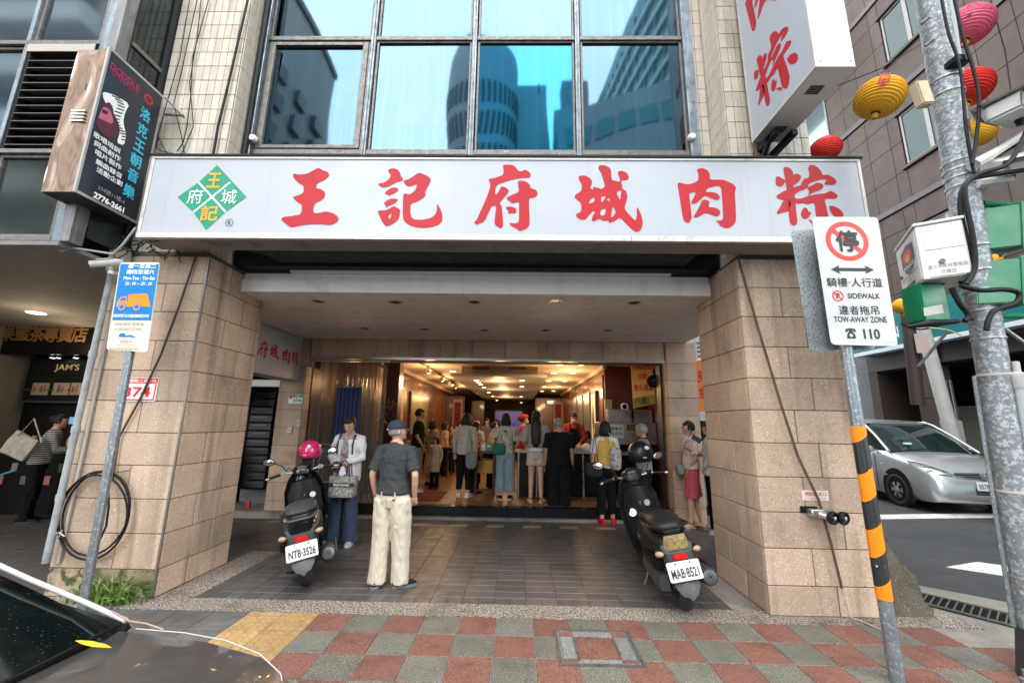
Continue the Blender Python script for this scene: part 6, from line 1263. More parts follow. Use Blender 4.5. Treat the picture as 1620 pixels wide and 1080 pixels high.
# ---------------------------------------------------------------- dark grey sedan parked at the kerb, lower left
gc_ = thing('parked_sedan', 'dusty dark grey sedan parked at the kerb in the lower left corner', 'car', (0, 0, 0))
m_gp = M('dusty_grey_brown_paint', (.115, .105, .098), .34, .5, col2=(.10, .092, .086), scale=2, coat=.35, dirt=((.2, .185, .17), 9, .55, .8, .45), speck=[((.4, .38, .35), 28, .735, .77)], rvar=.08)
def ysec(x, hw, z0, zs, zt, cr=.1): return [V((x, p.x, p.z)) for p in carsec(0, hw, z0, zs, zt, cr)]
# local: x to the rear is +x, half width .86, belongs at world y centre .62
gst = ((-.50, .60, .40, .62, .68), (-.53, .74, .32, .70, .76), (-.60, .82, .24, .80, .865), (-.72, .845, .20, .865, .925), (-.90, .855, .18, .905, .955), (-1.15, .86, .18, .925, .975), (-1.5, .865, .18, .93, .99), (-3.2, .865, .18, .93, .97), (-3.7, .86, .18, .89, .95), (-4.5, .83, .20, .78, .86), (-4.85, .70, .26, .62, .68), (-4.95, .5, .35, .5, .55))
def cabx(x, w, z0, z1, wt): return [V((x, p.x, p.z)) for p in cabsec(0, w, z0, z1, wt)]
obj('body', G().loft([[p+V((0, .62, -.005)) for p in ysec(*q)] for q in gst]), m_gp, gc_, smooth=45)
obj('window_band', G().loft([[p+V((0, .62, 0)) for p in cabx(*q)] for q in ((-1.165, .80, .95, .985, .775), (-1.45, .78, .95, 1.115, .745), (-1.75, .765, .95, 1.25, .705), (-2.05, .755, .95, 1.355, .665), (-2.35, .75, .95, 1.41, .64), (-3.1, .75, .95, 1.42, .60), (-3.5, .77, .95, 1.24, .66), (-4.0, .79, .92, .96, .72))]), M('rainy_black_glass', (.003, .005, .005), .07, spec=.3, dirt=((.012, .017, .016), 7, .5, .75, .6), speck=[((.06, .07, .07), 120, .66, .72)]), gc_, smooth=45)
obj('roof', G().loft([[V((x, .62+y*w, z+.02*(1-y*y))) for y in (-1, -.7, 0, .7, 1)] + [V((x, .62+y*w, z-.02)) for y in (1, 0, -1)] for x, w, z in ((-2.45, .62, 1.415), (-2.6, .625, 1.42), (-3.05, .62, 1.43), (-3.2, .62, 1.40))]), m_gp, gc_, smooth=50)
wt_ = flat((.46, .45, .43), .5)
for sy in (-1, 1):
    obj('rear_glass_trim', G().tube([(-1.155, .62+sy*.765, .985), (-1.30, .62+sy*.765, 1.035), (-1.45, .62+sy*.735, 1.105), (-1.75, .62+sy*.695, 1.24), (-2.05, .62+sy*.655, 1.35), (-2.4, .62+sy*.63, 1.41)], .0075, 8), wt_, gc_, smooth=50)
    obj('deck_crease_glint', G().tube([(-1.15, .62+sy*.80, .948), (-1.0, .62+sy*.805, .938), (-.86, .62+sy*.80, .922), (-.74, .62+sy*.785, .895), (-.65, .62+sy*.75, .862), (-.59, .62+sy*.68, .825)], .0016, 6), wt_, gc_, smooth=50)  # thin pale strip modelled as the bright reflection along the boot edge
    for x in (-1.25, -3.95):
        obj('wheel_arch', G().lathe([(.0, .0), (.36, 0), (.36, .012), (0, .012)], (x, .62+sy*.853, .19), (0, sy, 0), 28), flat((.01, .01, .01), .8), gc_)
        wheel(gc_, (x, .62+sy*.78, .18), .30, .18, Y_, 'wheel', flat((.3, .3, .3), .3, .8), 5)
obj('glass_gasket', G().tube([(-1.15, -.12, .986), (-1.135, .1, .992), (-1.125, .62, 1.0), (-1.135, 1.14, .992), (-1.15, 1.36, .986)], .006, 8), flat((.012, .012, .012), .4), gc_, smooth=50)
obj('brake_light', G().box(-.56, -.54, -.1, .1, .66, .74).box(-.56, -.54, 1.14, 1.34, .66, .74), flat((.3, .01, .01), .2), gc_, bevel=.01)
place(gc_, (-.045, 0, 0))
q = un(146, 1021, 'z', 1.03); lfp = [(-.09, -.005), (-.04, -.02), (.02, -.022), (.07, -.008), (.10, .006), (.05, .02), (-.02, .022), (-.07, .008)]
tag(obj('yellow_leaf', G().loft([[V((q.x+x*.38, q.y+y*.42+x*.12, q.z+.004-x*.14+h)) for x, y in lfp] for h in (0, .0008)]), flat((.80, .42, .03), .5)), 'single yellow leaf lying at the edge of the dark car window', 'leaf')
tag(obj('dry_twig', G().tube([un(178, 967, 'z', 1.03), un(205, 982, 'z', 1.0), un(232, 986, 'z', .985), un(258, 995, 'z', .97)], .0028, 5), flat((.35, .24, .18), .7)), 'thin dry twig lying on the boot edge of the parked dark sedan', 'twig')
# ---------------------------------------------------------------- shop interior
m_wood = M('red_brown_wood_panel', (.17, .055, .022), .28, col2=(.11, .032, .014), scale=4, stretch=(9, 9, .8), amt=1, rnd=.08, coat=.3)
m_ceil = M('cream_ceiling', (.60, .50, .38), .7)
m_floorin = M('polished_brown_floor', (.20, .10, .045), .42, col2=(.15, .075, .035), scale=2, rnd=.08, rvar=.08)
room = thing('shop_interior', 'warm lit dining room with wood panelling behind the shop opening', 'room', (-.5, 12, .2))
obj('floor', G().box(-3.0, 1.95, 7.475, 22, .1, .196).box(1.951, 2.9, 7.475, 9.3, .1, .196), flat((.05, .03, .02), .5), room)
fl = bpy.data.objects['floor'] if 'floor' in bpy.data.objects else None
g = G(); 
for i in range(9):
    for j in range(14):
        g.box(-3+i*.6+.003, -3+(i+1)*.6-.003, 7.48+j*.6+.003, 7.48+(j+1)*.6-.003, .196, .201)
tag(obj('floor_tile_field', g, m_floorin, room), kind='stuff')
obj('ceiling', G().box(-3.3, 2.9, 7.76, 22, 2.9, 3.0), m_ceil, room)
obj('dropped_ceiling', G().box(-1.57, .65, 9.35, 21.9, 2.64, 2.70), M('white_dropped_ceiling', (.50, .47, .43), .6), room, bevel=.004)
bh = obj('bulkhead', G().box(-1.35, .45, 9.6, 21.5, 2.701, 2.899), m_ceil, room)
for px in (761, 819):
    p = un(px, 581, 'y', 9.59); v_ = obj('air_vent', G().bx(p, (.42, .02, .12)), flat((.45, .38, .28), .4), room)
    for k in range(7): obj('vent_slat', G().bx(p+V((-.17+k*.055, -.014, 0)), (.035, .006, .09)), flat((.04, .035, .03), .6), v_)
obj('wall_left', G().box(-3.05, -2.95, 8.9, 22, .2, 2.9).box(-3.8, -3.051, 8.9, 9.0, .2, 2.9), m_wood, room)
for k in range(18):
    y = 8.35+k*.72; obj('wood_panel', G().box(-2.95, -2.925, y, y+.69, .25, 2.72), m_wood, room, bevel=.004)
obj('cornice', G().box(-2.949, -2.86, 8.3, 18.4, 2.80, 2.899), m_ceil, room, bevel=.01); obj('cornice', G().box(1.86, 1.949, 9.0, 18.4, 2.80, 2.899), m_ceil, room, bevel=.01)
obj('wall_right', G().box(1.95, 2.0, 9.3, 22, .2, 2.9), m_wood, room); obj('wall_kitchen', G().box(1.95, 2.95, 9.25, 9.35, .2, 2.9).box(2.88, 2.95, 7.5, 9.25, .2, 2.9), M('maroon_wall', (.13, .025, .018), .5), room)
for k in range(10): y = 9.4+k*.9; obj('wood_panel', G().box(1.92, 1.949, y, y+.86, .25, 2.72), m_wood, room, bevel=.004)
obj('wall_end', G().box(-3.86, -3.8, 7.48, 9, .2, 2.9).box(-3.8, -3.051, 8.85, 8.899, .2, 2.9), M('dim_brown_wall', (.05, .03, .018), .5, col2=(.03, .016, .01)), room)
obj('floor_annex', G().box(-3.8, -3.001, 7.475, 9.0, .1, .197), flat((.06, .035, .02), .4), room)
obj('wall_back', G().box(-3, 2, 21.9, 22, .2, 2.9), flat((.04, .02, .012), .6), room)
for (x0, x1, y, ztp) in ((-2.94, -2.3, 17.6, 2.7), (-2.2, -1.6, 19.5, 2.6), (.75, 1.9, 18.2, 2.7)): obj('partition', G().box(x0, x1, y, y+.1, .2, ztp), m_wood, room, bevel=.004)
# ceilings lamps
m_emit = flat((1, .85, .6), .5, emit=(1, .70, .36), estr=3)
z1_ = [(335, 80), (612, 85), (725, 172), (490, 162), (627, 245), (730, 305)]
for x, y in z1_: 
    p = un(600+x/6.23, 560+y/6.23, 'z', 2.895); obj('ceiling_lamp', G().lathe([(0, 0), (.075, .001)], p, (0, 0, -1), 16), m_emit, room)
for x, y in ((355, 92), (538, 92), (307, 163), (463, 163), (260, 230), (395, 230), (226, 280), (342, 278), (203, 316), (300, 315)):
    p = un(820+x/5.4, 560+y/5.4, 'z', 2.895); obj('ceiling_lamp', G().lathe([(0, 0), (.075, .001)], p, (0, 0, -1), 16), m_emit, room)
for x, y in ((958, 258), (1405, 322), (1400, 420), (1400, 478), (1408, 262), (1080, 378), (1120, 415), (1160, 455), (1185, 485), (978, 278), (1000, 300), (1032, 330)):
    p = un(600+x/6.23, 560+y/6.23, 'z', 2.636); obj('ceiling_lamp', G().lathe([(0, 0), (.06, .001)], p, (0, 0, -1), 16), m_emit, room)
a, b = un(600+415/6.23, 560+95/6.23, 'z', 2.86), un(600+790/6.23, 560+325/6.23, 'z', 2.86)
tl = thing('track_light', 'ceiling track with small spotlights along the left side of the dining room', 'track light', a)
obj('rail', G().tube([a, b], .018, 6), flat((.5, .42, .3), .4), tl)
for t in (.1, .4, .62, .8): p = a.lerp(b, t); obj('spot', G().cyl(p-V((0, 0, .03)), p-V((-.05, 0, .14)), .045, .05, 12), flat((.55, .48, .38), .4), tl, smooth=40)
for k, (x, y, z, e) in enumerate(((-2.1, 9.6, 2.5, 16), (-2.1, 12, 2.5, 14), (-2.1, 15, 2.5, 12), (1.3, 10.2, 2.5, 16), (1.3, 12.2, 2.5, 14), (1.3, 15, 2.5, 12), (-.5, 10.4, 2.4, 12), (-.5, 13, 2.4, 12), (-.5, 17, 2.4, 10), (.8, 9.0, 2.3, 12), (-3.4, 8.3, 2.35, 9))):
    l = bpy.data.lights.new('room_lamp', 'POINT'); l.energy = e*.62; l.color = (1, .60, .28); l.shadow_soft_size = .12
    o = bpy.data.objects.new('room_lamp', l); COL.objects.link(o); o.location = (x, y, z)
# pictures and scrolls
def picture(label, x, y0, y1, z0, z1, col, frame, cat='picture'):
    t = thing('wall_picture', label, cat, (x, (y0+y1)/2, z0)); obj('frame', G().box(x, x+.05, y0, y1, z0, z1), flat(frame, .35), t, bevel=.006)
    obj('canvas', G().box(x+.051, x+.056, y0+.08, y1-.08, z0+.08, z1-.08), col, t)
mpic = M('yellow_brown_painting', (.50, .36, .16), .5, col2=(.16, .10, .05), scale=3, amt=1, coord='P'); mpic2 = M('dim_landscape_painting', (.10, .14, .07), .3, col2=(.30, .22, .06), scale=1.6, amt=1)
picture('narrow framed painting nearest the strip curtain on the left wall', -2.92, 8.95, 9.5, 1.45, 2.35, mpic, (.02, .015, .012))
picture('tall gold framed painting behind the narrow dark frame on the left wall', -2.92, 9.7, 10.3, 1.2, 2.45, mpic, (.35, .2, .06))
picture('large dim landscape painting deeper along the left wall', -2.92, 11.0, 13.2, 1.2, 2.4, mpic2, (.05, .03, .02))
for nm, x, yy in (('red couplet scroll on the left side at the back of the dining room', un(724, 650, 'y', 17.4).x, 17.4), ('red couplet scroll on the right side at the back of the dining room', un(883, 650, 'y', 17.9).x, 17.9)):
    t = thing('couplet_scroll', nm, 'scroll', (x, yy, 1.2), 'red couplet scrolls'); obj('border', G().box(x-.2, x+.2, yy-.02, yy, 1.25, 2.55), flat((.5, .4, .3), .6), t); obj('red_paper', G().box(x-.14, x+.14, yy-.026, yy-.0205, 1.32, 2.42), flat((.32, .02, .02), .6), t)
    for k in range(5): text('lettering', '吉祥如意福'[k], ink, (x, yy-.028, 2.3-.2*k), X_, Z_, t, .14, .14)
tv = thing('television', 'glowing purple blue television on the far wall of the dining room', 'television', (-.4, 17, 1.3))
a, b = un(784, 650, 'y', 17.0), un(826, 682, 'y', 17.0); obj('casing', G().box(a.x-.05, b.x+.05, 17.0, 17.08, b.z-.05, a.z+.05), ink, tv, bevel=.01)
obj('screen', G().box(a.x, b.x, 16.99, 16.999, b.z, a.z), M('tv_screen', (.05, .03, .1), .3, emit=(.26, .16, .75), estr=.05), tv)
for k in range(9): obj('picture_block', G().bx((a.x+.1+.11*k, 16.985, b.z+.12+.07*(k*5 % 7)), (.13, .004, .05)), flat((.03, .02, .08), .5, emit=(.45, .4, .9), estr=.1) if k % 2 else ink, tv)
p = un(874, 637, 'y', 17); tag(obj('exit_light', G().bx(un(872, 612+24, 'y', 18.1), (.35, .04, .14)), flat((.6, .5, .4), .5, emit=(.9, .8, .6), estr=.25)), 'small pale exit light above the right partition at the back', 'exit light')
for k in range(3):
    p = un(912+9*k, 660, 'x', 1.9); obj('glazed_door', G().box(1.88, 1.915, 11.0+k*1.2, 11.9+k*1.2, .25, 2.45), flat((.22, .22, .22), .3, .3), room, bevel=.01)
t = thing('stained_glass_panel', 'lit green and yellow diamond stained glass panel on the right wall', 'stained glass', (1.87, 10.3, 1.2))
obj('frame', G().box(1.86, 1.915, 9.95, 10.55, 1.0, 2.4), ink, t, bevel=.005); obj('glass', G().box(1.85, 1.858, 10.0, 10.5, 1.08, 2.32), flat((.4, .38, .2), .4, emit=(.8, .7, .4), estr=.15), t)
obj('diamond', G().prism([(1.848, 10.25, 1.2), (1.848, 10.4, 1.7), (1.848, 10.25, 2.2), (1.848, 10.1, 1.7)], (-.004, 0, 0)), flat((.12, .13, .02), .3), t)
# counter
m_stn = M('brushed_stainless', (.42, .40, .38), .32, .9, stretch=(2, 2, 30), col2=(.33, .31, .29), scale=4, rvar=.08); m_blk = flat((.015, .015, .016), .25)
ct = thing('serving_counter', 'black serving counter with steel edges where customers queue', 'counter', (.9, 8.5, .2))
obj('body', G().box(.0, 1.75, 8.45, 9.05, .2, 1.02), m_blk, ct, bevel=.006); obj('worktop', G().box(-.06, 1.80, 8.40, 9.08, 1.021, 1.06), m_stn, ct, bevel=.006)
for x in (.02, .38, .9, 1.30, 1.72): obj('upright', G().box(x-.015, x+.015, 8.425, 8.449, .2, 1.02), m_stn, ct)
for x in (.2, .64, 1.1, 1.5): obj('door_panel', G().box(x-.15, x+.15, 8.44, 8.449, .26, .96), flat((.03, .03, .03), .2), ct, bevel=.003)
rq = random.Random(8)
def tagged(n, g, m, lab, cat, grp=None, **k): return tag(obj(n, g, m, **k), lab, cat, grp)
for k, (x, lab) in enumerate(((.30, 'leftmost steaming tray of wrapped dumplings on the counter'), (.62, 'second steaming tray on the counter'), (1.25, 'tray of wrapped dumplings right of the man in black'), (1.55, 'rightmost tray of dumplings on the counter'))):
    t = thing('food_tray', lab, 'tray', (x, 8.7, 1.06), 'trays of food on the counter'); obj('pan', G().box(x-.14, x+.14, 8.56, 8.86, 1.061, 1.12), m_stn, t, bevel=.008)
    for q in range(9): c_ = (x-.09+.09*(q % 3)+rq.uniform(-.01, .01), 8.62+.09*(q//3), 1.14); obj('dumpling', G().lathe([(.0, .055), (.025, .02), (.042, -.02), (.0, -.025)], c_, (rq.uniform(-.4, .4), rq.uniform(-.4, .4), 1), 6), flat(((.45, .28, .12), (.55, .42, .28), (.6, .5, .4))[q % 3], .6), t)
for k in range(3):
    x = .15+.5*k; tag(obj('plastic_bag', G().ell((x+.25, 8.55, 1.13), (.10, .08, .09), nu=10, nv=7, fn=lambda p: p*(1+.15*noise.noise(p*2.2))), flat((.6, .57, .55), .35), smooth=0), ('left', 'middle', 'right')[k]+' white plastic bag of food on the serving counter', 'bag', 'plastic bags on the counter')
cs = thing('cashier_stand', 'wooden cashier stand with a yellow shelf beside the black counter', 'stand', (-.4, 8.5, .2))
x0, x1 = un(752, 715, 'y', 8.45).x, un(784, 715, 'y', 8.45).x
for x in (x0, x1-.05):
    for y in (8.4, 8.85): obj('leg', G().box(x, x+.05, y, y+.05, .2, 1.0), flat((.07, .025, .015), .4), cs, bevel=.004)
obj('top', G().box(x0-.06, x1+.04, 8.34, 8.95, 1.0, 1.05), flat((.10, .04, .02), .35), cs, bevel=.005); obj('shelf_box', G().box(x0+.051, x1-.051, 8.42, 8.9, .62, .86), flat((.42, .20, .03), .4), cs, bevel=.005); obj('stretcher', G().box(x0+.051, x1-.051, 8.42, 8.45, .28, .32), flat((.07, .025, .015), .4), cs)
for k, (px, cl, lb) in enumerate(((756, (.5, .03, .03), 'red payment placard on the cashier stand'), (764.5, (.62, .55, .45), 'cream payment placard between the red and green ones'), (774, (.03, .28, .12), 'green payment placard on the cashier stand'))):
    p = un(px, 697, 'y', 8.42); t = thing('payment_placard', lb, 'placard', p, 'payment placards on the cashier stand'); obj('card', G().bx((p.x, 8.42, 1.05+.075), (.10 if k < 2 else .13, .012, .15)), flat(cl, .35), t, bevel=.003); obj('print', G().bx((p.x, 8.412, 1.05+.09), (.06, .003, .03)), mwh, t)
# kitchen corner right
kf = thing('steel_kitchen_cabinet', 'stainless kitchen cabinet with hood at the right end of the shop opening', 'cabinet', (2.2, 8.9, .2))
g0, g1 = un(960, 648, 'y', 8.7), un(1052, 735, 'y', 8.7)
zz = un(1000, 668, 'y', 8.7).z
obj('upper_unit', G().box(un(962, 660, 'y', 8.85).x, un(1000, 660, 'y', 8.85).x, 8.85, 9.2, zz, un(980, 647, 'y', 8.85).z), m_stn, kf, bevel=.006); obj('upper_unit', G().box(un(1003, 660, 'y', 8.85).x, 2.85, 8.85, 9.2, zz, un(980, 647, 'y', 8.85).z), m_stn, kf, bevel=.006)
obj('hood', G().box(un(948, 700, 'y', 8.7).x, 2.87, 8.7, 9.2, un(1000, 703, 'y', 8.7).z, zz-.003), m_stn, kf, bevel=.006)
obj('base_unit', G().box(1.86, 2.87, 8.75, 9.2, .2, .98), m_blk, kf, bevel=.006); obj('stove', G().box(1.95, 2.8, 8.70, 9.1, .98, 1.06), m_stn, kf, bevel=.006)
for k in range(3): obj('pot', G().lathe([(.10, 0), (.11, .01), (.11, .12), (.115, .125), (.0, .13)], (2.1+.27*k, 8.9, 1.061), n=18), flat((.05, .05, .05), .3, .5), kf, smooth=40)
q = un(973, 682, 'y', 8.68); nt, f, R_, U_ = plate('notice_sheet', 'white notice sheet with green characters taped to the steel hood', 'notice', (q.x, 8.69, q.z), X_, Z_, .36, .27, flat((.62, .66, .64), .5))
text('lettering', '自備餐具', mgreen, f(0, .055, .0015), X_, Z_, nt, .30, .075, .03); text('lettering', '請先告知', mgreen, f(0, -.045, .0015), X_, Z_, nt, .30, .075, .03)
q = un(1003, 676, 'y', 8.68); nt, f, R_, U_ = plate('notice_plate', 'small brown notice plate with gold text beside the white sheet', 'notice', (q.x, 8.69, q.z), X_, Z_, .28, .12, flat((.09, .035, .015), .5))
text('lettering', '營業時間', gold, f(0, .02, .0015), X_, Z_, nt, .2, .04); obj('underline', G().poly(quad(f, -.11, .11, -.03, -.018)), gold, nt)
q = un(967, 641, 'y', 8.9); tag(obj('wall_box', G().bx((q.x, 9.2, q.z+.03), (.16, .1, .22)), flat((.42, .33, .22), .5), bevel=.01), 'beige switch box on the maroon wall above the steel cabinet', 'box')
q = un(988, 643, 'y', 8.9); t = thing('table_clock', 'round white clock standing on the steel cabinet', 'clock', q); obj('rim', G().lathe([(.08, -.02), (.085, 0), (.08, .02), (.065, .02), (.065, .01), (0, .01)], (q.x, 8.9, q.z), (0, -1, 0), 20), mwh, t, smooth=40); obj('dial', G().lathe([(0, .0145), (.05, .0145)], (q.x, 8.9, q.z), (0, -1, 0), 16), flat((.3, .05, .05), .5), t)
# yellow menu banner
yb = thing('menu_banner', 'yellow hanging menu banner with red characters at the right of the shop opening', 'banner', (2.2, 8.2, 2))
qa, qb, qc, qd = un(998, 574, 'y', 8.3), un(1034, 572, 'y', 8.0), un(1037, 638, 'y', 8.0), un(1002, 646, 'y', 8.3)
obj('cloth', G().prism([qa, qb, qc, qd], (0, .01, 0)), M('yellow_banner_cloth', (.70, .42, .12), .6), yb)
obj('green_strip', G().poly([qd.lerp(qa, .22)+V((0, -.003, 0)), qc.lerp(qb, .22)+V((0, -.003, 0)), qc+V((0, -.003, 0)), qd+V((0, -.003, 0))]), flat((.30, .24, .02), .6), yb)
ru = (qb-qa).normalized(); W_ = (qb-qa).length; H_ = (qa-qd).length
for row, (s_, tt) in enumerate((('肉粽王記', .90), ('油飯', .68), ('魚丸湯羹', .42), ('八德店', .12))): text('lettering', s_, mred if row < 3 else ink, qd.lerp(qa, tt).lerp(qc.lerp(qb, tt), .5)+V((0, -.006, 0)), ru, Z_, yb, W_*(.82 if row != 1 else .4), H_*.14, .03)
fn = thing('wall_fan', 'pair of black wall fans beside the yellow menu banner', 'fan', un(1040, 600, 'y', 7.7))
for px, py, r in ((1042, 588, .11), (1034, 603, .12)):
    c_ = un(px, py, 'y', 7.75); obj('fan_cage', G().lathe([(0, -.05), (r*.6, -.045), (r, -.02), (r, .02), (r*.6, .05), (0, .055)], c_, (-.5, -1, -.1), 20), flat((.015, .015, .015), .4), fn, smooth=50)
obj('stem', G().tube([un(1046, 612, 'y', 7.8), un(1050, 640, 'y', 7.8)], .02, 8), ink, fn)
obj('door_column', G().box(un(1046, 700, 'y', 7.6).x, 2.6, 7.48, 7.7, .2, 2.69), flat((.035, .03, .028), .4), room)
# left side of the shop
obj('dark_column', G().box(un(601, 650, 'y', 8.3).x-.0, un(628, 650, 'y', 8.3).x, 8.31, 8.6, .2, 2.9), M('dark_red_lacquer', (.06, .014, .012), .3), room, bevel=.01)
gs = thing('goods_shelf', 'low shelf with boxed goods beside the left wall of the shop', 'shelf', (-2.5, 9, .2))
x0, x1 = un(612, 720, 'y', 8.7).x, un(655, 720, 'y', 8.7).x
obj('body', G().box(x0, x1-.1, 8.62, 9.1, .2, .95), flat((.10, .05, .025), .5), gs, bevel=.006)
for k in range(6):
    x = x0+.08+.11*k; hh = .18+.07*((k*3) % 4); tag(obj('gift_box', G().box(x-.045, x+.045, 8.7, 8.82, .951, .951+hh), flat(((.5, .32, .12), (.6, .5, .36), (.45, .12, .06), (.55, .42, .2))[k % 4], .5), bevel=.003), ('cream', 'tall tan', 'red brown', 'gold', 'yellow', 'short tan')[k]+' gift box standing on the goods shelf', 'box', 'boxes on the goods shelf')
gp_ = G(); rg = random.Random(6); c0 = un(610, 650, 'y', 8.1)
for k in range(90):
    d_ = V((rg.gauss(0, 1), rg.gauss(0, .6), rg.gauss(.3, 1))).normalized(); p = c0+d_*rg.uniform(.05, .24); s_ = d_.cross(V((.3, .2, 1))).normalized()*.018
    gp_.add([p-s_, p+s_, p+d_*.06], [(0, 1, 2)])
tag(obj('gold_plant', gp_, flat((.40, .26, .05), .4, .3)), 'golden ornamental plant behind the clear strip curtain', 'plant', kind='stuff')
obj('entry_mat', G().box(un(640, 785, 'z', .2).x+.1, -1.42, 7.75, 8.75, .201, .212), M('red_entry_mat', (.16, .012, .012), .85, bump=.4), None, label='dark red entry mat on the shop floor behind the man in the cap', cat='mat')
# strip curtain
def clearmat():
    mt = bpy.data.materials.new('clear_pvc'); mt.use_nodes = True; nt = mt.node_tree; N = nt.nodes; N.clear()
    o = N.new('ShaderNodeOutputMaterial'); mx = N.new('ShaderNodeMixShader'); t = N.new('ShaderNodeBsdfTransparent'); gl = N.new('ShaderNodeBsdfPrincipled')
    t.inputs[0].default_value = (.90, .85, .78, 1); gl.inputs['Base Color'].default_value = (.26, .23, .20, 1); gl.inputs['Roughness'].default_value = .12
    lw = N.new('ShaderNodeLayerWeight'); lw.inputs[0].default_value = .45; mr = N.new('ShaderNodeMapRange'); mr.inputs[3].default_value = .22; mr.inputs[4].default_value = .9
    nt.links.new(lw.outputs['Facing'], mr.inputs[0]); nt.links.new(mr.outputs[0], mx.inputs[0]); nt.links.new(t.outputs[0], mx.inputs[1]); nt.links.new(gl.outputs[0], mx.inputs[2]); nt.links.new(mx.outputs[0], o.inputs[0]); return mt
m_clear = clearmat()
sc_ = thing('strip_curtain', 'clear plastic strip curtain hanging in the left part of the shop opening', 'curtain', (-3, 7.4, .2))
xa, xb = un(497, 700, 'y', 7.4).x-.12, un(606, 650, 'y', 7.4).x
def wavy(x0, x1, y, z0, z1, amp, freq, seed):
    g = G(); n = 36; mz = 10; vs = []
    for j in range(mz+1):
        for i in range(n+1):
            t = i/n; x = x0+(x1-x0)*t; z = z0+(z1-z0)*j/mz
            vs.append((x+.01*noise.noise(V((x*3, z, seed))), y+amp*sin(freq*t*6.28+seed+.5*noise.noise(V((t*4, z*.8, seed))))+.015*noise.noise(V((x*5, z*1.5, seed))), z))
    return g.add(vs, [(j*(n+1)+i, j*(n+1)+i+1, (j+1)*(n+1)+i+1, (j+1)*(n+1)+i) for j in range(mz) for i in range(n)])
N_ = 9; wS = (xb-xa)/N_
for k in range(N_): obj('strip', wavy(xa+wS*k-.03, xa+wS*(k+1)+.03, 7.41+.016*(k % 2), .22, 2.66, .028, 2.8+.5*(k % 3), k*1.7), m_clear, sc_, smooth=0)
obj('rail', G().box(xa-.05, xb+.05, 7.38, 7.43, 2.66, 2.688), flat((.4, .38, .35), .4, .6), sc_)
bc = thing('blue_curtain', 'dark blue pleated curtain hanging against the clear plastic strips', 'curtain', (-3.1, 7.5, .3))
xq = un(530, 650, 'y', 7.35).x; xr_ = un(569, 650, 'y', 7.35).x; obj('cloth', wavy(xq, xr_, 7.352, .22, un(550, 613, 'y', 7.35).z, .014, 6, 2.2), M('navy_curtain_cloth', (.008, .022, .13), .6), bc, smooth=0)
obj('rod', G().tube([(xq-.02, 7.352, un(550, 612, 'y', 7.35).z), (xr_+.02, 7.352, un(550, 612, 'y', 7.35).z)], .012, 8), m_stn, bc)
mr_ = thing('metal_rack', 'small grey tube rack draped with plastic beside the pink helmet scooter', 'rack', (-3.4, 7.0, 0))
xa2, xb2 = un(499, 705, 'y', 6.9).x, un(533, 705, 'y', 6.9).x; zt2 = un(520, 703, 'y', 6.9).z; zb2 = un(520, 762, 'y', 6.9).z
m_tube = flat((.30, .31, .31), .35, .6)
for y in (6.9, 7.1): obj('frame_tube', G().tube([(xa2, y, .0), (xa2, y, zt2), (xb2-.04, y, zt2), (xb2, y, zt2-.05), (xb2, y, .0)], .012, 8), m_tube, mr_, smooth=50)
for z in (zt2-.18, zb2): obj('shelf_bar', G().tube([(xa2, 6.9, z), (xb2, 6.9, z)], .010, 8), m_tube, mr_)
obj('plastic_sheet', wavy(xa2, xb2-.02, 7.0, zb2, zt2-.05, .03, 3, 5), m_clear, mr_, smooth=0)
# floor stuff
obj('power_socket', G().box(-3.85, -3.65, 7.20, 7.24, .3, .45), ink, hb)
for k in range(3):
    px = (430, 415, 448)[k]
    p = un(px, 795, 'z', .1)
tag(obj('cola_can', G().lathe([(0, 0), (.03, 0), (.033, .01), (.033, .11), (.028, .12), (0, .12)], (-4.6, 7.35, .10), n=14), flat((.5, .03, .03), .3), smooth=40), 'small red can on the step of the stair doorway', 'can')
# menu tables at the back
for k, (x, y) in enumerate(((-2.2, 11.3), (-2.0, 13.4), (.9, 12.2))):
    t = thing('dining_table', ('nearest dark dining table along the left wall', 'second dark dining table along the left wall', 'dark dining table behind the serving counter')[k], 'table', (x, y, .2), 'dining tables')
    obj('tabletop', G().box(x-.45, x+.45, y-.4, y+.4, .92, .96), flat((.06, .03, .02), .3), t, bevel=.006)
    for sx in (-.38, .38):
        for sy in (-.33, .33): obj('leg', G().box(x+sx-.02, x+sx+.02, y+sy-.02, y+sy+.02, .2, .92), ink, t)
    tag(obj('bowl', G().lathe([(.03, 0), (.08, .06), (.075, .06), (.0, .02)], (x+.05, y, .961), n=16), mwh, smooth=40), ('white bowl on the nearest left dining table', 'white bowl on the second left dining table', 'white bowl on the table behind the counter')[k], 'bowl', 'bowls on the tables')
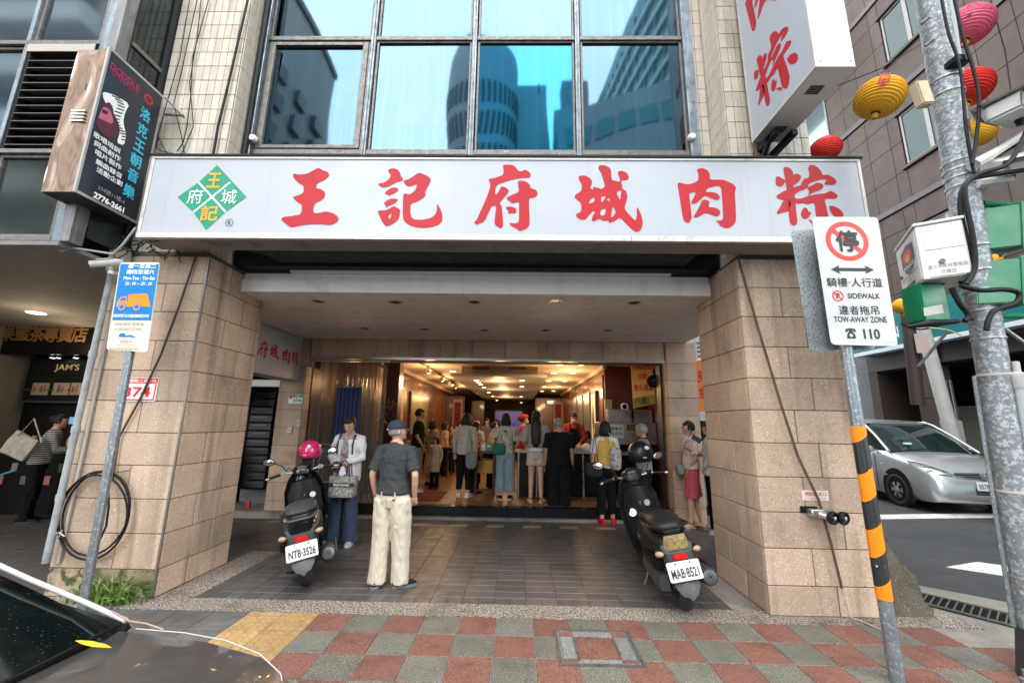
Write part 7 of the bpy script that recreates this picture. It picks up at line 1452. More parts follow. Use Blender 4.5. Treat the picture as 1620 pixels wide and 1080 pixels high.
# ---------------------------------------------------------------- people
def remesh(g, vox, sm=4, fold=0.0, fs=(9, 9, 3), seed=0, extra=None, keep=None):
    me_ = bpy.data.meshes.new('r'); me_.from_pydata(g.v, [], g.f); me_.update()
    bm = bmesh.new(); bm.from_mesh(me_); bmesh.ops.recalc_face_normals(bm, faces=bm.faces); bm.to_mesh(me_); bm.free()
    o = bpy.data.objects.new('r', me_)
    md = o.modifiers.new('a', 'REMESH'); md.mode = 'VOXEL'; md.voxel_size = vox
    if sm: s = o.modifiers.new('b', 'SMOOTH'); s.iterations = sm; s.factor = .5
    r = baked(o)
    bpy.data.objects.remove(o); bpy.data.meshes.remove(me_)
    if fold:
        n_ = len(r.vertices); co = [0.0]*(3*n_); no = [0.0]*(3*n_)
        r.vertices.foreach_get('co', co); r.vertices.foreach_get('normal', no)
        for i in range(0, 3*n_, 3):
            x, y, z = co[i:i+3]
            n = noise.noise(V((x*fs[0]+seed, y*fs[1], z*fs[2]+seed)))+.5*noise.noise(V((x*fs[0]*2.3, y*fs[1]*2.3+seed, z*fs[2]*2.6)))
            q = fold*(1-abs(n)*2.2-.45)*(.25 if .88 < z < 1.0 else 1)
            co[i] += no[i]*q; co[i+1] += no[i+1]*q; co[i+2] += no[i+2]*q
        r.vertices.foreach_set('co', co)
    if extra:
        bm = bmesh.new(); bm.from_mesh(r); q = bpy.data.meshes.new('q'); q.from_pydata(extra.v, [], extra.f); bm.from_mesh(q); bm.to_mesh(r); bm.free(); bpy.data.meshes.remove(q)
    r.polygons.foreach_set('use_smooth', [True]*len(r.polygons)); return r
def ell_ring(c, rx, ry, n=20, tw=0): return [V((c[0]+rx*cos(2*pi*i/n), c[1]+ry*sin(2*pi*i/n), c[2])) for i in range(n)]
SK1 = M('skin_light', (.56, .33, .22), .5, col2=(.50, .27, .18), scale=7, coord='O'); SK2 = M('skin_tan', (.42, .235, .15), .5, col2=(.36, .19, .12), scale=7, coord='O')
HB = M('black_hair', (.010, .009, .009), .55, spec=.25, col2=(.018, .016, .015), scale=30, stretch=(1, 1, .15), coord='O'); HG = M('greying_hair', (.11, .10, .095), .5, col2=(.28, .27, .26), scale=60, amt=1, coord='O')
def cloth(name, c, c2=None, **k): return M(name, c, .85, col2=c2, scale=k.pop('scale', 14), bump=.12, bscale=320, coord='O', **k)
def person(label, x, y, z0, h, yaw, look=(0, 0), arms=None, stance=.10, feet=None, lean=0, top=None, sleeve='short', hem=.93, bottom=None, legs=(.098, .082, .072, .078), short=None, shoe=None, hair='short', hmat=HB, skin=SK1, vox=.013, w=1.0, face=True, group=None, shoulder=.178, collar=None, seated=False):
    root = thing('person', label, 'person', (0, 0, 0), group); k = h/1.70
    A = arms or [((-.235, -.03, 1.12), (-.235, .05, .87)), ((.235, -.03, 1.12), (.235, .05, .87))]
    F = feet or [(-stance, 0, 0), (stance, 0, 0)]
    if seated: hz = .55
    sh = shoulder; LX2 = lambda z: lean*(z-.9)   # lean forward shifts y with height
    def T(p): return V((p[0], p[1]+LX2(p[2]) if p[2] > .9 else p[1], p[2]))
    nk = T((0, 0, 1.47)); Rh = Matrix.Rotation(radians(look[0]), 3, 'Z') @ Matrix.Rotation(radians(look[1]), 3, 'X')
    H = lambda p: nk + Rh @ (V(p)-V((0, 0, 1.47)))
    hc = H((0, .018, 1.588))
    g = G()
    tor = [(.80, .10, .08, 0), (.88, .135, .095, 0), (.96, .138, .095, 0), (1.08, .135, .10, .01), (1.2, .15, .108, .01), (1.32, .150, .094, 0), (1.40, .135, .076, 0), (1.445, .085, .062, 0), (1.49, .052, .055, .0)]
    g.loft([ell_ring(T((0, yo, z)), a*w, b*w) for z, a, b, yo in tor])
    g.tube([T((0, 0, 1.42)), nk, H((0, .01, 1.53))], [.056, .052, .050], 12)
    def headfn(p):
        s_ = 1-.20*max(0, -p.z)**1.3; return V((p.x*s_*(1-.06*max(0, p.y)), p.y*(1+.05*p.z)*(1-.10*max(0, -p.z)*(p.y < 0)), p.z))
    g.ell(hc, (.072, .090, .113), Rh, 24, 16, headfn)
    g.ell(H((0, .105, 1.575)), (.012, .018, .020), Rh, 8, 6); g.ell(H((0, .088, 1.515)), (.026, .018, .016), Rh, 8, 6)
    for s in (-1, 1): g.ell(H((s*.074, .0, 1.585)), (.010, .020, .030), Rh, 8, 6)
    hands = G()
    for i, (el, wr) in enumerate(A):
        s = -1 if i == 0 else 1; shp = T((s*sh, 0, 1.385)); el = T(el); wr = T(wr)
        g.tube([T((s*sh*.72, 0, 1.395)), shp, shp.lerp(el, .5), el, el.lerp(wr, .4), wr], [.05, .053, .043, .036, .036, .026], 12)
        d = (wr-el).normalized(); side = d.cross(Z_ if abs(d.z) < .8 else Y_).normalized(); pn = d.cross(side)
        g.ell(wr+d*.045, (.036, .018, .05), d.to_track_quat('Z', 'Y').to_matrix(), 10, 8)
        q = d.to_track_quat('Z', 'Y').to_matrix(); ux3, uy3 = q @ X_, q @ Y_
        for fk in range(4):
            b0 = wr+d*.075+ux3*(-.024+.016*fk); L_ = (.052, .062, .066, .055)[fk]
            hands.tube([b0, b0+d*L_*.5+uy3*.004*s, b0+d*L_*.9+uy3*.020*s], [.0085, .008, .006], 6)
        hands.tube([wr+d*.03+ux3*.03*s, wr+d*.06+ux3*.050*s, wr+d*.085+ux3*.050*s], [.010, .009, .007], 6)
    for i, f in enumerate(F):
        s = -1 if i == 0 else 1; f = V(f); hip = V((s*.085*w, 0, .88))
        if seated: kn = V((s*.11, .42, .56)); ank = V((s*.11, .40, .09))
        else: ank = V((f.x, f.y-.02, f.z+.085)); kn = hip.lerp(ank, .50)+V((0, .022, 0))
        g.tube([hip, hip.lerp(kn, .4), kn, kn.lerp(ank, .35), ank], [.088*w, .078*w, .054, .052, .036], 14)
        ft = radians(f.length*0) if len(F[i]) < 4 else 0
        fd = V((s*.28, 1, 0)).normalized() if len(feet[i] if feet else (0, 0, 0)) < 4 else V((cos(radians(feet[i][3])), sin(radians(feet[i][3])), 0))
        b0 = V((ank.x, ank.y, f.z))
        g.tube([b0-fd*.04+V((0, 0, .035)), b0+fd*.07+V((0, 0, .035)), b0+fd*.15+V((0, 0, .022))], [.030, .036, .022], 10)
        if shoe:
            if shoe[0] == 'sandal':
                sg = G(); sg.tube([b0-fd*.06+V((0, 0, .012)), b0+fd*.06+V((0, 0, .012)), b0+fd*.17+V((0, 0, .012))], [.042, .048, .035], 12, flatz=.3)
                for t in (.04, .10): sg.tube([b0+fd*t+fd.cross(Z_)*.045+V((0, 0, .02)), b0+fd*t+V((0, 0, .068)), b0+fd*t-fd.cross(Z_)*.045+V((0, 0, .02))], .014, 6)
                obj('sandal', sg, shoe[1], root, smooth=50)
            else:
                sg = G(); up_ = Z_
                rings = []
                for t, ww, hh in ((-.075, .028, .05), (-.06, .040, .075), (-.01, .043, .085), (.04, .042, .075), (.09, .047, .055), (.14, .043, .042), (.18, .022, .026)):
                    c_ = b0+fd*t; sd = fd.cross(Z_); rings.append([c_+sd*(cos(a)*ww)+Z_*(.012+hh*(.5+.5*sin(a))) for a in [2*pi*q/14 for q in range(14)]])
                sh_ = obj('shoe', sg.loft(rings), shoe[1], root, smooth=60)
                rings = []
                for t, ww in ((-.08, .030), (-.065, .043), (0, .045), (.09, .050), (.15, .044), (.19, .022)):
                    c_ = b0+fd*t; sd = fd.cross(Z_); rings.append([c_-sd*ww+Z_*.0, c_+sd*ww, c_+sd*ww+Z_*.026, c_-sd*ww+Z_*.026])
                obj('sole', G().loft(rings), shoe[2], sh_, smooth=50)
    body = link('body', remesh(g, vox*.8, 3, extra=hands), root); body.data.materials.append(skin)
    sd_ = random.Random(label).uniform(0, 50)
    if bottom:
        g = G(); wl = [(.80, .135, .115), (.88, .165*w, .125*w), (.94, .160*w, .118*w), (.985, .148*w, .108*w)]
        if not seated: g.loft([ell_ring(T((0, 0, z)), a, b) for z, a, b in wl])
        kind = bottom[1]
        for i, f in enumerate(F):
            s = -1 if i == 0 else 1; f = V(f[:3]); hip = V((s*.085*w, 0, .86))
            if seated: pts = [V((s*.08, .0, .58)), V((s*.11, .42, .56)), V((s*.11, .40, .14))]; g.tube(pts, [.11, .085, .075], 14); continue
            ank = V((f.x, f.y-.02, f.z+.085)); kn = hip.lerp(ank, .50)+V((0, .018, 0)); foot = V((f.x, f.y-.005, f.z+(.035 if kind == 'long' else .15)))
            if kind in ('long', 'crop'):
                g.tube([V((s*.075*w, 0, .92)), hip, hip.lerp(kn, .5), kn, kn.lerp(foot, .5), foot], [.085*w, legs[0]*w, (legs[0]+legs[1])/2*w, legs[1], legs[2], legs[3]], 16)
            elif kind == 'shorts':
                e = hip.lerp(ank, short or .42); g.tube([V((s*.075, 0, .92)), hip, hip.lerp(e, .5), e], [.09*w, .106*w, .112*w, .118*w], 16)
            elif kind == 'skirt': pass
        if kind == 'skirt': g.loft([ell_ring((0, 0, z), a, b) for z, a, b in ((.30, .24, .20), (.6, .21, .17), (.9, .17, .13))])
        o = link('trousers' if kind in ('long', 'crop') else kind, remesh(g, vox, 2, .008 if kind != 'shorts' else .005, (15, 15, 5), sd_), root); o.data.materials.append(bottom[0])
    if top:
        g = G(); q = .014
        rows = [(hem, .182, .142), (max(hem+.05, .98), .176, .135), (1.08, .162, .124), (1.2, .166, .124), (1.32, .180, .120), (1.40, .165, .098), (1.445, .098, .074), (1.462, .072, .066)]
        if hem < .9: rows.insert(1, (.90, .188, .146))
        if seated: rows = [(.52, .18, .16)]+rows
        off = -.38 if seated else 0
        g.loft([ell_ring(T((0, .004, z)), a*w, b*w) for z, a, b in rows])
        for i, (el, wr) in enumerate(A):
            s = -1 if i == 0 else 1; shp = T((s*sh, 0, 1.385)); el = T(el); wr = T(wr)
            if sleeve == 'long': g.tube([T((s*.10, 0, 1.395)), shp, shp.lerp(el, .5), el, el.lerp(wr, .5), el.lerp(wr, .93)], [.060, .066, .058, .052, .047, .038], 14)
            elif sleeve == 'short': g.tube([T((s*.10, 0, 1.395)), shp, shp.lerp(el, .45), shp.lerp(el, .82)], [.060, .068, .064, .066], 14)
            elif sleeve == 'wide': g.tube([T((s*.08, 0, 1.395)), shp, shp.lerp(el, .5), el+V((0, 0, -.02))], [.06, .075, .095, .11], 14)
            else: g.tube([T((s*.08, 0, 1.395)), T((s*sh*.9, 0, 1.39))], [.055, .055], 12)
        o = link('shirt', remesh(g, vox, 2, .009, (11, 11, 8), sd_+9), root); o.data.materials.append(top)
        if collar: obj('collar', G().loft([ell_ring(T((0, .004, z)), a, b) for z, a, b in ((1.435, .085, .078), (1.475, .066, .068), (1.468, .060, .062))], False), collar, root, smooth=50)
    # hair
    if hair:
        def hf(r1, hl):
            def fn(p):
                q = p.copy()
                if q.y > .25 and q.z < hl: q *= .80
                elif q.z < -.35 and hair != 'bob' and hair != 'long': q *= .78
                return q*(1+.03*noise.noise(p*5+V((sd_, 0, 0))))
            return fn
        g = G()
        if hair == 'short': g.ell(H((0, .006, 1.602)), (.084, .103, .122), Rh, 28, 18, hf(1, .42))
        elif hair == 'thin': g.ell(H((0, .004, 1.592)), (.079, .098, .116), Rh, 28, 18, hf(1, .6))
        elif hair == 'bob':
            g.ell(H((0, .0, 1.598)), (.108, .118, .136), Rh, 28, 18, hf(1, .35)); g.loft([[H((cos(a)*rx, -.012+sin(a)*ry, z)) for a in [pi*.93+pi*1.14*q/14 for q in range(15)]] + [H((cos(a)*rx*.5, -.0+sin(a)*ry*.5, z)) for a in [pi*2.0-pi*1.0*q/14 for q in range(15)]] for z, rx, ry in ((1.46, .090, .09), (1.50, .110, .11), (1.58, .114, .118), (1.66, .08, .09))])
        elif hair == 'long':
            g.ell(H((0, .0, 1.600)), (.088, .106, .125), Rh, 28, 18, hf(1, .4)); g.loft([ell_ring(T((0, yo, z)), a, b) for z, a, b, yo in ((1.02, .04, .02, -.13), (1.10, .085, .03, -.13), (1.3, .10, .04, -.125), (1.45, .095, .055, -.085), (1.58, .085, .07, -.03))])
        elif hair == 'bun': g.ell(H((0, .0, 1.600)), (.082, .102, .121), Rh, 28, 18, hf(1, .42)); g.ell(H((0, -.10, 1.62)), (.045, .04, .045), Rh, 12, 8)
        ho = obj('hair', g, hmat, root, smooth=0)
        if hair in ('short', 'bob'): obj('fringe', G().ell(H((0, .072, 1.652)), (.066, .036, .030), Rh, 14, 8, lambda p: p*(1+.15*noise.noise(p*4))), hmat, root, smooth=0)
    if face:
        for s in (-1, 1):
            obj('eye', G().ell(H((s*.028, .101, 1.600)), (.012, .006, .005), Rh, 8, 6), flat((.02, .015, .012), .2), root, smooth=0); obj('eyebrow', G().bx(H((s*.029, .101, 1.620)), (.026, .006, .005), Rh), flat((.02, .018, .015), .8), root)
        obj('mouth', G().ell(H((0, .102, 1.538)), (.020, .006, .006), Rh, 10, 6), flat((.34, .10, .09), .5), root, smooth=0)
    root['_H'] = 0; del root['_H']
    place(root, (x, y, z0), (0, 0, radians(yaw)), k)
    return root, H, T
def px_at(px, yv): return un(px, 700, 'y', yv).x
def hgt(px, py, yv, z0): return un(px, py, 'y', yv).z - z0
PP = {}
def attach(name, g, mat, root, **k): return obj(name, g, mat, root, **k)   # local coords of the figure
# 1 man in a cap
grey_polo = cloth('charcoal_polo', (.034, .036, .042), (.024, .026, .031)); cream = cloth('cream_chinos', (.60, .53, .42), (.53, .465, .36)); navy = cloth('navy_cap_cloth', (.022, .026, .036)); white_c = cloth('white_cotton', (.66, .65, .64), (.58, .57, .56)); denim = cloth('dark_denim', (.035, .060, .105), (.022, .04, .075)); ldenim = cloth('washed_denim', (.22, .29, .32), (.15, .21, .24)); blackc = cloth('black_cloth', (.004, .004, .005), (.007, .007, .008), spec=.15); beige = cloth('beige_knit', (.42, .36, .31), (.35, .30, .26))
r1, H, T = person('older man in dark cap, charcoal polo shirt and cream trousers seen from behind', -1.27, 4.40, 0, 1.60, -14, look=(-42, 4), arms=[((-.245, -.05, 1.12), (-.235, .03, .89)), ((.275, -.05, 1.13), (.235, .04, .91))], feet=[(-.115, -.02, 0, 105), (.12, .05, 0, 40)], top=grey_polo, hem=.935, bottom=(cream, 'long'), legs=(.112, .100, .090, .095), shoe=('shoe', flat((.025, .025, .028), .7), flat((.16, .16, .17), .6)), hair='thin', hmat=HG, skin=SK1, vox=.010, w=1.08, collar=grey_polo)
obj('cap_crown', G().ell(H((0, .0, 1.628)), (.088, .108, .090), (H((1, 0, 0))-H((0, 0, 0))).to_track_quat('X', 'Z').to_matrix() if False else Matrix.Rotation(radians(-42), 3, 'Z') @ Matrix.Rotation(radians(4), 3, 'X'), 26, 16, lambda p: V((p.x, p.y, max(p.z, -.12)))), navy, r1, smooth=50)
obj('cap_peak', G().loft([[H((sin(a)*.075, .075+cos(a)*rr_, 1.622+dz-.018*abs(sin(a)))) for a in [radians(q) for q in range(-80, 81, 16)]] for rr_, dz in ((.01, 0), (.085, -.012), (.085, -.018), (.01, -.006))], False), navy, r1, smooth=50)
obj('cap_strap', G().bx(H((0, -.105, 1.617)), (.04, .008, .016), Matrix.Rotation(radians(-42), 3, 'Z')), flat((.35, .35, .36), .6), r1)
obj('belt', G().loft([ell_ring((0, 0, z), .176, .137, 24) for z in (.925, .955)], False), ink, r1)
for a in (250, 300): obj('belt_loop', G().bx((cos(radians(a))*.180, sin(radians(a))*.142, .94), (.016, .008, .045), Matrix.Rotation(radians(a+90), 3, 'Z')), flat((.6, .55, .45), .7), r1)
obj('pocket_label', G().bx((.085, -.136, .885), (.028, .004, .016)), ink, r1)
# 2 woman with tote
floral = M('floral_print_top', (.52, .48, .48), .8, coord='O', col2=(.02, .02, .03), scale=16, amt=1, speck=[((.55, .05, .16), 22, .60, .62), ((.10, .35, .55), 13, .66, .67)])
r2, H, T = person('woman in white cardigan and dark wide jeans looking down at her phone', -2.33, 5.80, 0, 1.66, 172, look=(8, -26), arms=[((-.24, .03, 1.14), (-.035, .22, 1.06)), ((.24, .03, 1.14), (.07, .21, 1.05))], feet=[(-.125, 0, 0), (.125, .02, 0)], top=floral, sleeve='none', hem=.97, bottom=(denim, 'long'), legs=(.098, .092, .098, .112), shoe=('shoe', flat((.42, .42, .43), .6), flat((.6, .6, .6), .6)), hair='bun', skin=SK1, vox=.010, w=.94, shoulder=.168)
g = G()
for s, (el, wr) in ((-1, ((-.24, .03, 1.14), (-.035, .22, 1.06))), (1, ((.24, .03, 1.14), (.07, .21, 1.05)))):
    shp = V((s*.168, 0, 1.385)); el = V(el); wr = V(wr); g.tube([V((s*.07, -.02, 1.41)), shp, shp.lerp(el, .5), el, el.lerp(wr, .85)], [.055, .068, .060, .055, .046], 14)
    g.loft([[V((s*x_, y_, z)) for x_, y_ in ((.06+o_, .125), (.14+o_, .10), (.175+o_, .0), (.14+o_, -.11), (.0, -.135), (.0, -.09), (.10, -.07), (.135, 0), (.11, .075), (.055+o_, .10))] for z, o_ in ((.82, .015), (1.0, .01), (1.2, .0), (1.38, -.02))])
o = link('cardigan', remesh(g, .011, 3, .007, (9, 9, 5), 3), r2); o.data.materials.append(white_c)
obj('fringe', G().ell(H((0, .080, 1.668)), (.060, .026, .026), None, 14, 8, lambda p: p*(1+.2*noise.noise(p*4))), HB, r2, smooth=0)
for s in (-1, 1): obj('backpack_strap', G().tube([(s*.115, .11, 1.18), (s*.115, .125, 1.30), (s*.11, .07, 1.435), (s*.105, -.04, 1.43)], .017, 8, flatz=.5), ink, r2, smooth=50)
def on_local(root, p): return root.matrix_world @ V(p)
bpy.context.view_layer.update()
ph = thing('phone', 'dark phone case held in both hands by the woman in the white cardigan', 'phone', on_local(r2, (.02, .27, 1.03))); obj('case', G().bx(on_local(r2, (.01, .25, 1.02)), (.10, .03, .14), Matrix.Rotation(.35, 3, 'Y')), flat((.04, .035, .035), .5), ph, bevel=.006)
ppr = tag(obj('white_paper', G().bx(on_local(r2, (-.06, .24, .97)), (.09, .01, .11), Matrix.Rotation(-.4, 3, 'Y')), flat((.66, .66, .65), .6)), 'folded white paper between the woman\'s hands and her patterned tote', 'paper')
m_tote = M('black_cream_woven_tote', (.50, .46, .38), .8, coord='O', col2=(.02, .02, .03), scale=34, amt=1)
tt = thing('tote_bag', 'black and cream patterned tote bag hanging from the woman\'s arm', 'bag', on_local(r2, (.0, .2, .75)))
b0 = on_local(r2, (-.085, .22, .80))
obj('bag_body', G().loft([[b0+V((x*w_, y_*d_, z)) for x, y_ in ((-1, -1), (1, -1), (1, 1), (-1, 1))] for z, w_, d_ in ((-.16, .155, .05), (-.14, .165, .065), (.11, .180, .05))]), m_tote, tt, bevel=.012, smooth=40)
obj('name_band', G().bx(b0+V((0, -.066, .0)), (.34, .004, .045)), ink, tt); text('lettering', 'MONOGRAM' if False else 'MING KUANG', mwh, b0+V((0, -.069, .0)), X_, Z_, tt, .20, .024, .02)
for dy in (-.04, .04): obj('handle', G().tube([b0+V((-.08, dy, .10)), b0+V((-.05, dy, .26)), b0+V((.02, dy, .31)), b0+V((.07, dy, .25)), b0+V((.09, dy, .10))], .009, 8), ink, tt, smooth=50)
# 3 man in black tee
def P(label, pxf, Y, z0, pxh, pyt, yaw, **k):
    x = px_at(pxf, Y); h = hgt(pxh, pyt, Y, z0); return person(label, x, Y, z0, h, yaw, **k)
Sw = ('shoe', flat((.62, .61, .60), .5), flat((.7, .7, .7), .5)); Sb = ('shoe', flat((.02, .02, .02), .5), flat((.6, .6, .6), .5)); Sk = ('shoe', flat((.015, .015, .015), .4), ink)
grp = 'customers and staff in the shop'
P('man in black t-shirt and grey trousers standing inside the left wall facing right', 661, 8.7, .2, 664, 647, -75, arms=[((-.22, -.02, 1.12), (-.15, .10, .90)), ((.22, -.03, 1.13), (.12, .10, .92))], top=blackc, hem=.90, bottom=(cloth('grey_trousers', (.17, .20, .20)), 'long'), shoe=Sw, skin=SK2, vox=.014)
camo = M('olive_camouflage', (.22, .24, .12), .85, coord='O', col2=(.42, .38, .24), scale=7, amt=1, speck=[((.06, .07, .04), 7, .56, .58)])
P('person in green patterned jacket standing behind the man in black t-shirt', 684, 9.6, .2, 682, 664, -40, top=camo, sleeve='long', hem=.85, bottom=(cloth('cream_coat', (.50, .42, .26)), 'skirt'), shoe=Sk, hair='bob', vox=.016, face=False)
P('child in pale cream coat beside the green patterned jacket', 690, 9.2, .2, 689, 692, 160, top=cloth('pale_coat', (.55, .47, .32)), sleeve='long', hem=.55, bottom=(blackc, 'long'), shoe=Sk, hair='bob', vox=.015)
rb, H, T = P('woman in beige jacket and black trousers with a grey shoulder bag', 736, 8.25, .2, 738, 655, -8, look=(-20, -8), top=beige, sleeve='long', hem=.86, bottom=(blackc, 'crop'), legs=(.10, .085, .07, .065), shoe=Sw, hair='bob', vox=.012, w=.98, face=False)
def bag(nm, label, cat, c, w_, d_, h_, mat, strap=None, smat=None, soft=.25, rot=0):
    t = thing(nm, label, cat, c); Rz = Matrix.Rotation(rot, 3, 'Z'); c = V(c)
    obj('bag_body', G().ell(c, (w_/2, d_/2, h_/2), Rz, 18, 12, lambda p: V((math.copysign(abs(p.x)**.6, p.x), math.copysign(abs(p.y)**.7, p.y), math.copysign(abs(p.z)**.6, p.z)*(1 if p.z < 0 else .85)))*(1+.08*noise.noise(p*3))), mat, t, smooth=0)
    if strap: obj('strap', G().tube([V(p) for p in strap], .010, 8, flatz=.6), smat or mat, t, smooth=50)
    return t
gb_ = cloth('grey_green_canvas', (.16, .18, .16))
c = un(745, 727, 'y', 8.05); bag('shoulder_bag', 'grey shoulder bag on the beige jacket woman\'s right side', 'bag', (c.x, 8.10, c.z), .22, .12, .34, gb_, [un(738, 720, 'y', 8.05), un(742, 690, 'y', 8.07), un(743, 679, 'y', 8.12)])
P('woman with black bobbed hair standing close beside the beige jacket woman', 752, 8.75, .2, 752, 668, -60, top=cloth('pinkish_top', (.42, .30, .28)), sleeve='long', hem=.9, bottom=(M('black_dotted_cloth', (.015, .015, .016), .85, coord='O', speck=[((.5, .5, .5), 40, .68, .70)]), 'long'), shoe=Sk, hair='bob', vox=.015)
rp, H, T = P('staff member in pink cap behind the cashier stand', 753, 9.9, .2, 753, 666, 150, top=cloth('white_apron_top', (.5, .45, .42)), hem=.9, bottom=(blackc, 'long'), hair='short', vox=.016)
obj('pink_cap', G().ell(H((0, .0, 1.635)), (.09, .11, .085), None, 18, 10, lambda p: V((p.x, p.y, max(p.z, -.2)))).loft([[H((sin(a)*.075, .07+cos(a)*q_, 1.625)) for a in [radians(z) for z in range(-80, 81, 20)]] for q_ in (0, .085)], False), flat((.75, .35, .33), .7), rp, smooth=50)
P('person in yellow top leaning right behind the payment placards', 777, 9.2, .2, 776, 668, -70, lean=.12, arms=[((-.25, .1, 1.12), (-.2, .3, 1.1)), ((.25, .12, 1.13), (.2, .32, 1.12))], top=cloth('pale_yellow_top', (.60, .45, .25)), hem=.9, bottom=(blackc, 'long'), hair='bun', vox=.015)
rc, H, T = P('woman in camouflage shirt and pale wide jeans with a green bag', 800, 8.05, .2, 800, 655, 4, look=(-15, -6), arms=[((-.27, -.05, 1.14), (-.22, .10, .98)), ((.26, -.02, 1.12), (.20, .14, 1.0))], top=M('khaki_camouflage_shirt', (.27, .28, .21), .85, coord='O', col2=(.50, .47, .36), scale=9, amt=1, speck=[((.07, .08, .06), 8, .56, .58)]), hem=.90, bottom=(ldenim, 'crop'), legs=(.108, .10, .10, .105), shoe=Sb, hair='bob', vox=.012, face=False)
c = un(789.5, 709, 'y', 7.9); bag('shoulder_bag', 'dark green shoulder bag of the camouflage shirt woman', 'bag', (c.x, 7.88, c.z), .24, .10, .22, cloth('green_bag_cloth', (.01, .13, .085)), [un(783, 703, 'y', 7.85), un(791, 680, 'y', 7.84), un(796, 703, 'y', 7.85)], blackc)
rr2, H, T = P('staff woman in red beret and red shirt behind the counter facing right', 828, 9.35, .2, 829, 657, -85, top=cloth('red_staff_shirt', (.55, .02, .015)), hem=.9, bottom=(blackc, 'long'), hair='bun', vox=.013)
obj('red_beret', G().ell(H((0, -.02, 1.665)), (.125, .14, .065), Matrix.Rotation(.15, 3, 'X'), 22, 12, lambda p: p*(1+.08*noise.noise(p*4))), cloth('red_beret_cloth', (.60, .04, .015)), rr2, smooth=0)
obj('mask', G().ell(H((0, .09, 1.548)), (.055, .035, .042), None, 12, 8), flat((.6, .55, .55), .7), rr2, smooth=0); obj('apron', G().loft([[V((s_*w_, .137, z)) for s_ in (-1, 1)] + [V((s_*w_, .13, z)) for s_ in (1, -1)] for z, w_ in ((.7, .15), (1.1, .14), (1.3, .08))]), blackc, rr2)
rl, H, T = P('young woman with very long black hair, taupe shirt and beige shorts', 848, 7.80, .2, 847, 650, -5, look=(-14, -10), arms=[((-.26, -.03, 1.13), (-.17, .12, 1.0)), ((.25, 0, 1.12), (.16, .18, 1.02))], top=cloth('taupe_shirt', (.30, .26, .22), (.24, .21, .18)), sleeve='wide', hem=1.0, bottom=(cloth('beige_shorts', (.45, .37, .29)), 'shorts'), short=.24, shoe=('sandal', flat((.45, .35, .25), .6)), hair='long', vox=.011, w=.93, shoulder=.165, face=False)
obj('white_hem', G().loft([ell_ring((0, 0, z), a, a*.75, 24) for z, a in ((.945, .165), (.965, .172), (1.0, .165))]), white_c, rl, smooth=50)
rk, H, T = P('stout man in black polo shirt and black trousers with his back turned', 884, 7.58, 0, 884, 661, -4, look=(12, -18), top=blackc, hem=.88, bottom=(blackc, 'long'), legs=(.12, .11, .10, .10), shoe=Sk, hair='thin', hmat=HG, skin=SK2, vox=.013, w=1.22, shoulder=.20, face=False, collar=flat((.10, .10, .10), .7))
obj('collar_line', G().loft([ell_ring((0, .004, z), .10, .085, 20) for z in (1.452, 1.458)], False), flat((.5, .5, .5), .7), rk)
ra, H, T = P('staff member in red shirt, black apron and white mask behind the counter', 908, 9.35, .2, 905, 652, 172, look=(0, -20), arms=[((-.24, .05, 1.12), (-.12, .28, 1.0)), ((.24, .05, 1.12), (.12, .28, 1.0))], top=cloth('dull_red_shirt', (.30, .015, .015)), sleeve='long', hem=.9, bottom=(blackc, 'long'), hair='short', vox=.012, w=1.05)
obj('mask', G().ell(H((0, .088, 1.545)), (.058, .035, .042), None, 12, 8), flat((.62, .58, .58), .7), ra, smooth=0)
obj('apron', G().loft([[V((s_*w_, .150, z)) for s_ in (-1, 1)] + [V((s_*w_, .135, z)) for s_ in (1, -1)] for z, w_ in ((.6, .17), (1.1, .15), (1.34, .09))]), blackc, ra)
for s in (-1, 1): obj('apron_strap', G().tube([(s*.08, .14, 1.33), (s*.075, .09, 1.43), (s*.07, 0, 1.45)], .014, 6, flatz=.5), blackc, ra)
P('person in purple flowered top bending behind the right end of the counter', 929, 9.6, .2, 930, 682, 150, top=M('purple_flowered_top', (.30, .22, .20), .8, coord='O', col2=(.12, .04, .16), scale=12, amt=1), hem=.9, bottom=(blackc, 'long'), hair='bob', vox=.016)
P('staff member in red shirt half hidden behind the man in black polo', 868, 9.7, .2, 868, 676, 160, top=cloth('red_shirt_b', (.45, .02, .015)), hem=.9, bottom=(blackc, 'long'), hair='short', vox=.016)
ry, H, T = P('woman in yellow vest with white sleeves, black trousers and red shoes', 957, 7.22, 0, 949, 668, 10, look=(-10, 0), arms=[((-.25, -.03, 1.12), (-.23, .06, .90)), ((.24, 0, 1.12), (.22, .10, .92))], top=white_c, hem=.92, bottom=(blackc, 'crop'), legs=(.10, .085, .075, .072), shoe=('shoe', flat((.42, .01, .02), .4), flat((.42, .01, .02), .4)), hair='bob', vox=.011, face=False, skin=SK1)
g = G(); g.loft([ell_ring((0, .004, z), a, b) for z, a, b in ((.955, .192, .152), (1.08, .180, .145), (1.2, .188, .148), (1.30, .192, .142), (1.37, .172, .124), (1.43, .10, .085), (1.45, .08, .075))]); o = link('vest', remesh(g, .012, 3, .004, (9, 9, 5), 1), ry); o.data.materials.append(cloth('mustard_vest', (.58, .36, .08), (.50, .31, .07)))
c = un(940, 742, 'y', 7.05); bag('handbag', 'black handbag hanging at the yellow vest woman\'s left side', 'bag', (c.x, 7.05, c.z), .28, .13, .26, cloth('black_bag', (.012, .012, .013)), [un(934, 733, 'y', 7.02), un(939, 700, 'y', 7.04), un(941, 683, 'y', 7.1), un(946, 733, 'y', 7.02)], ink)
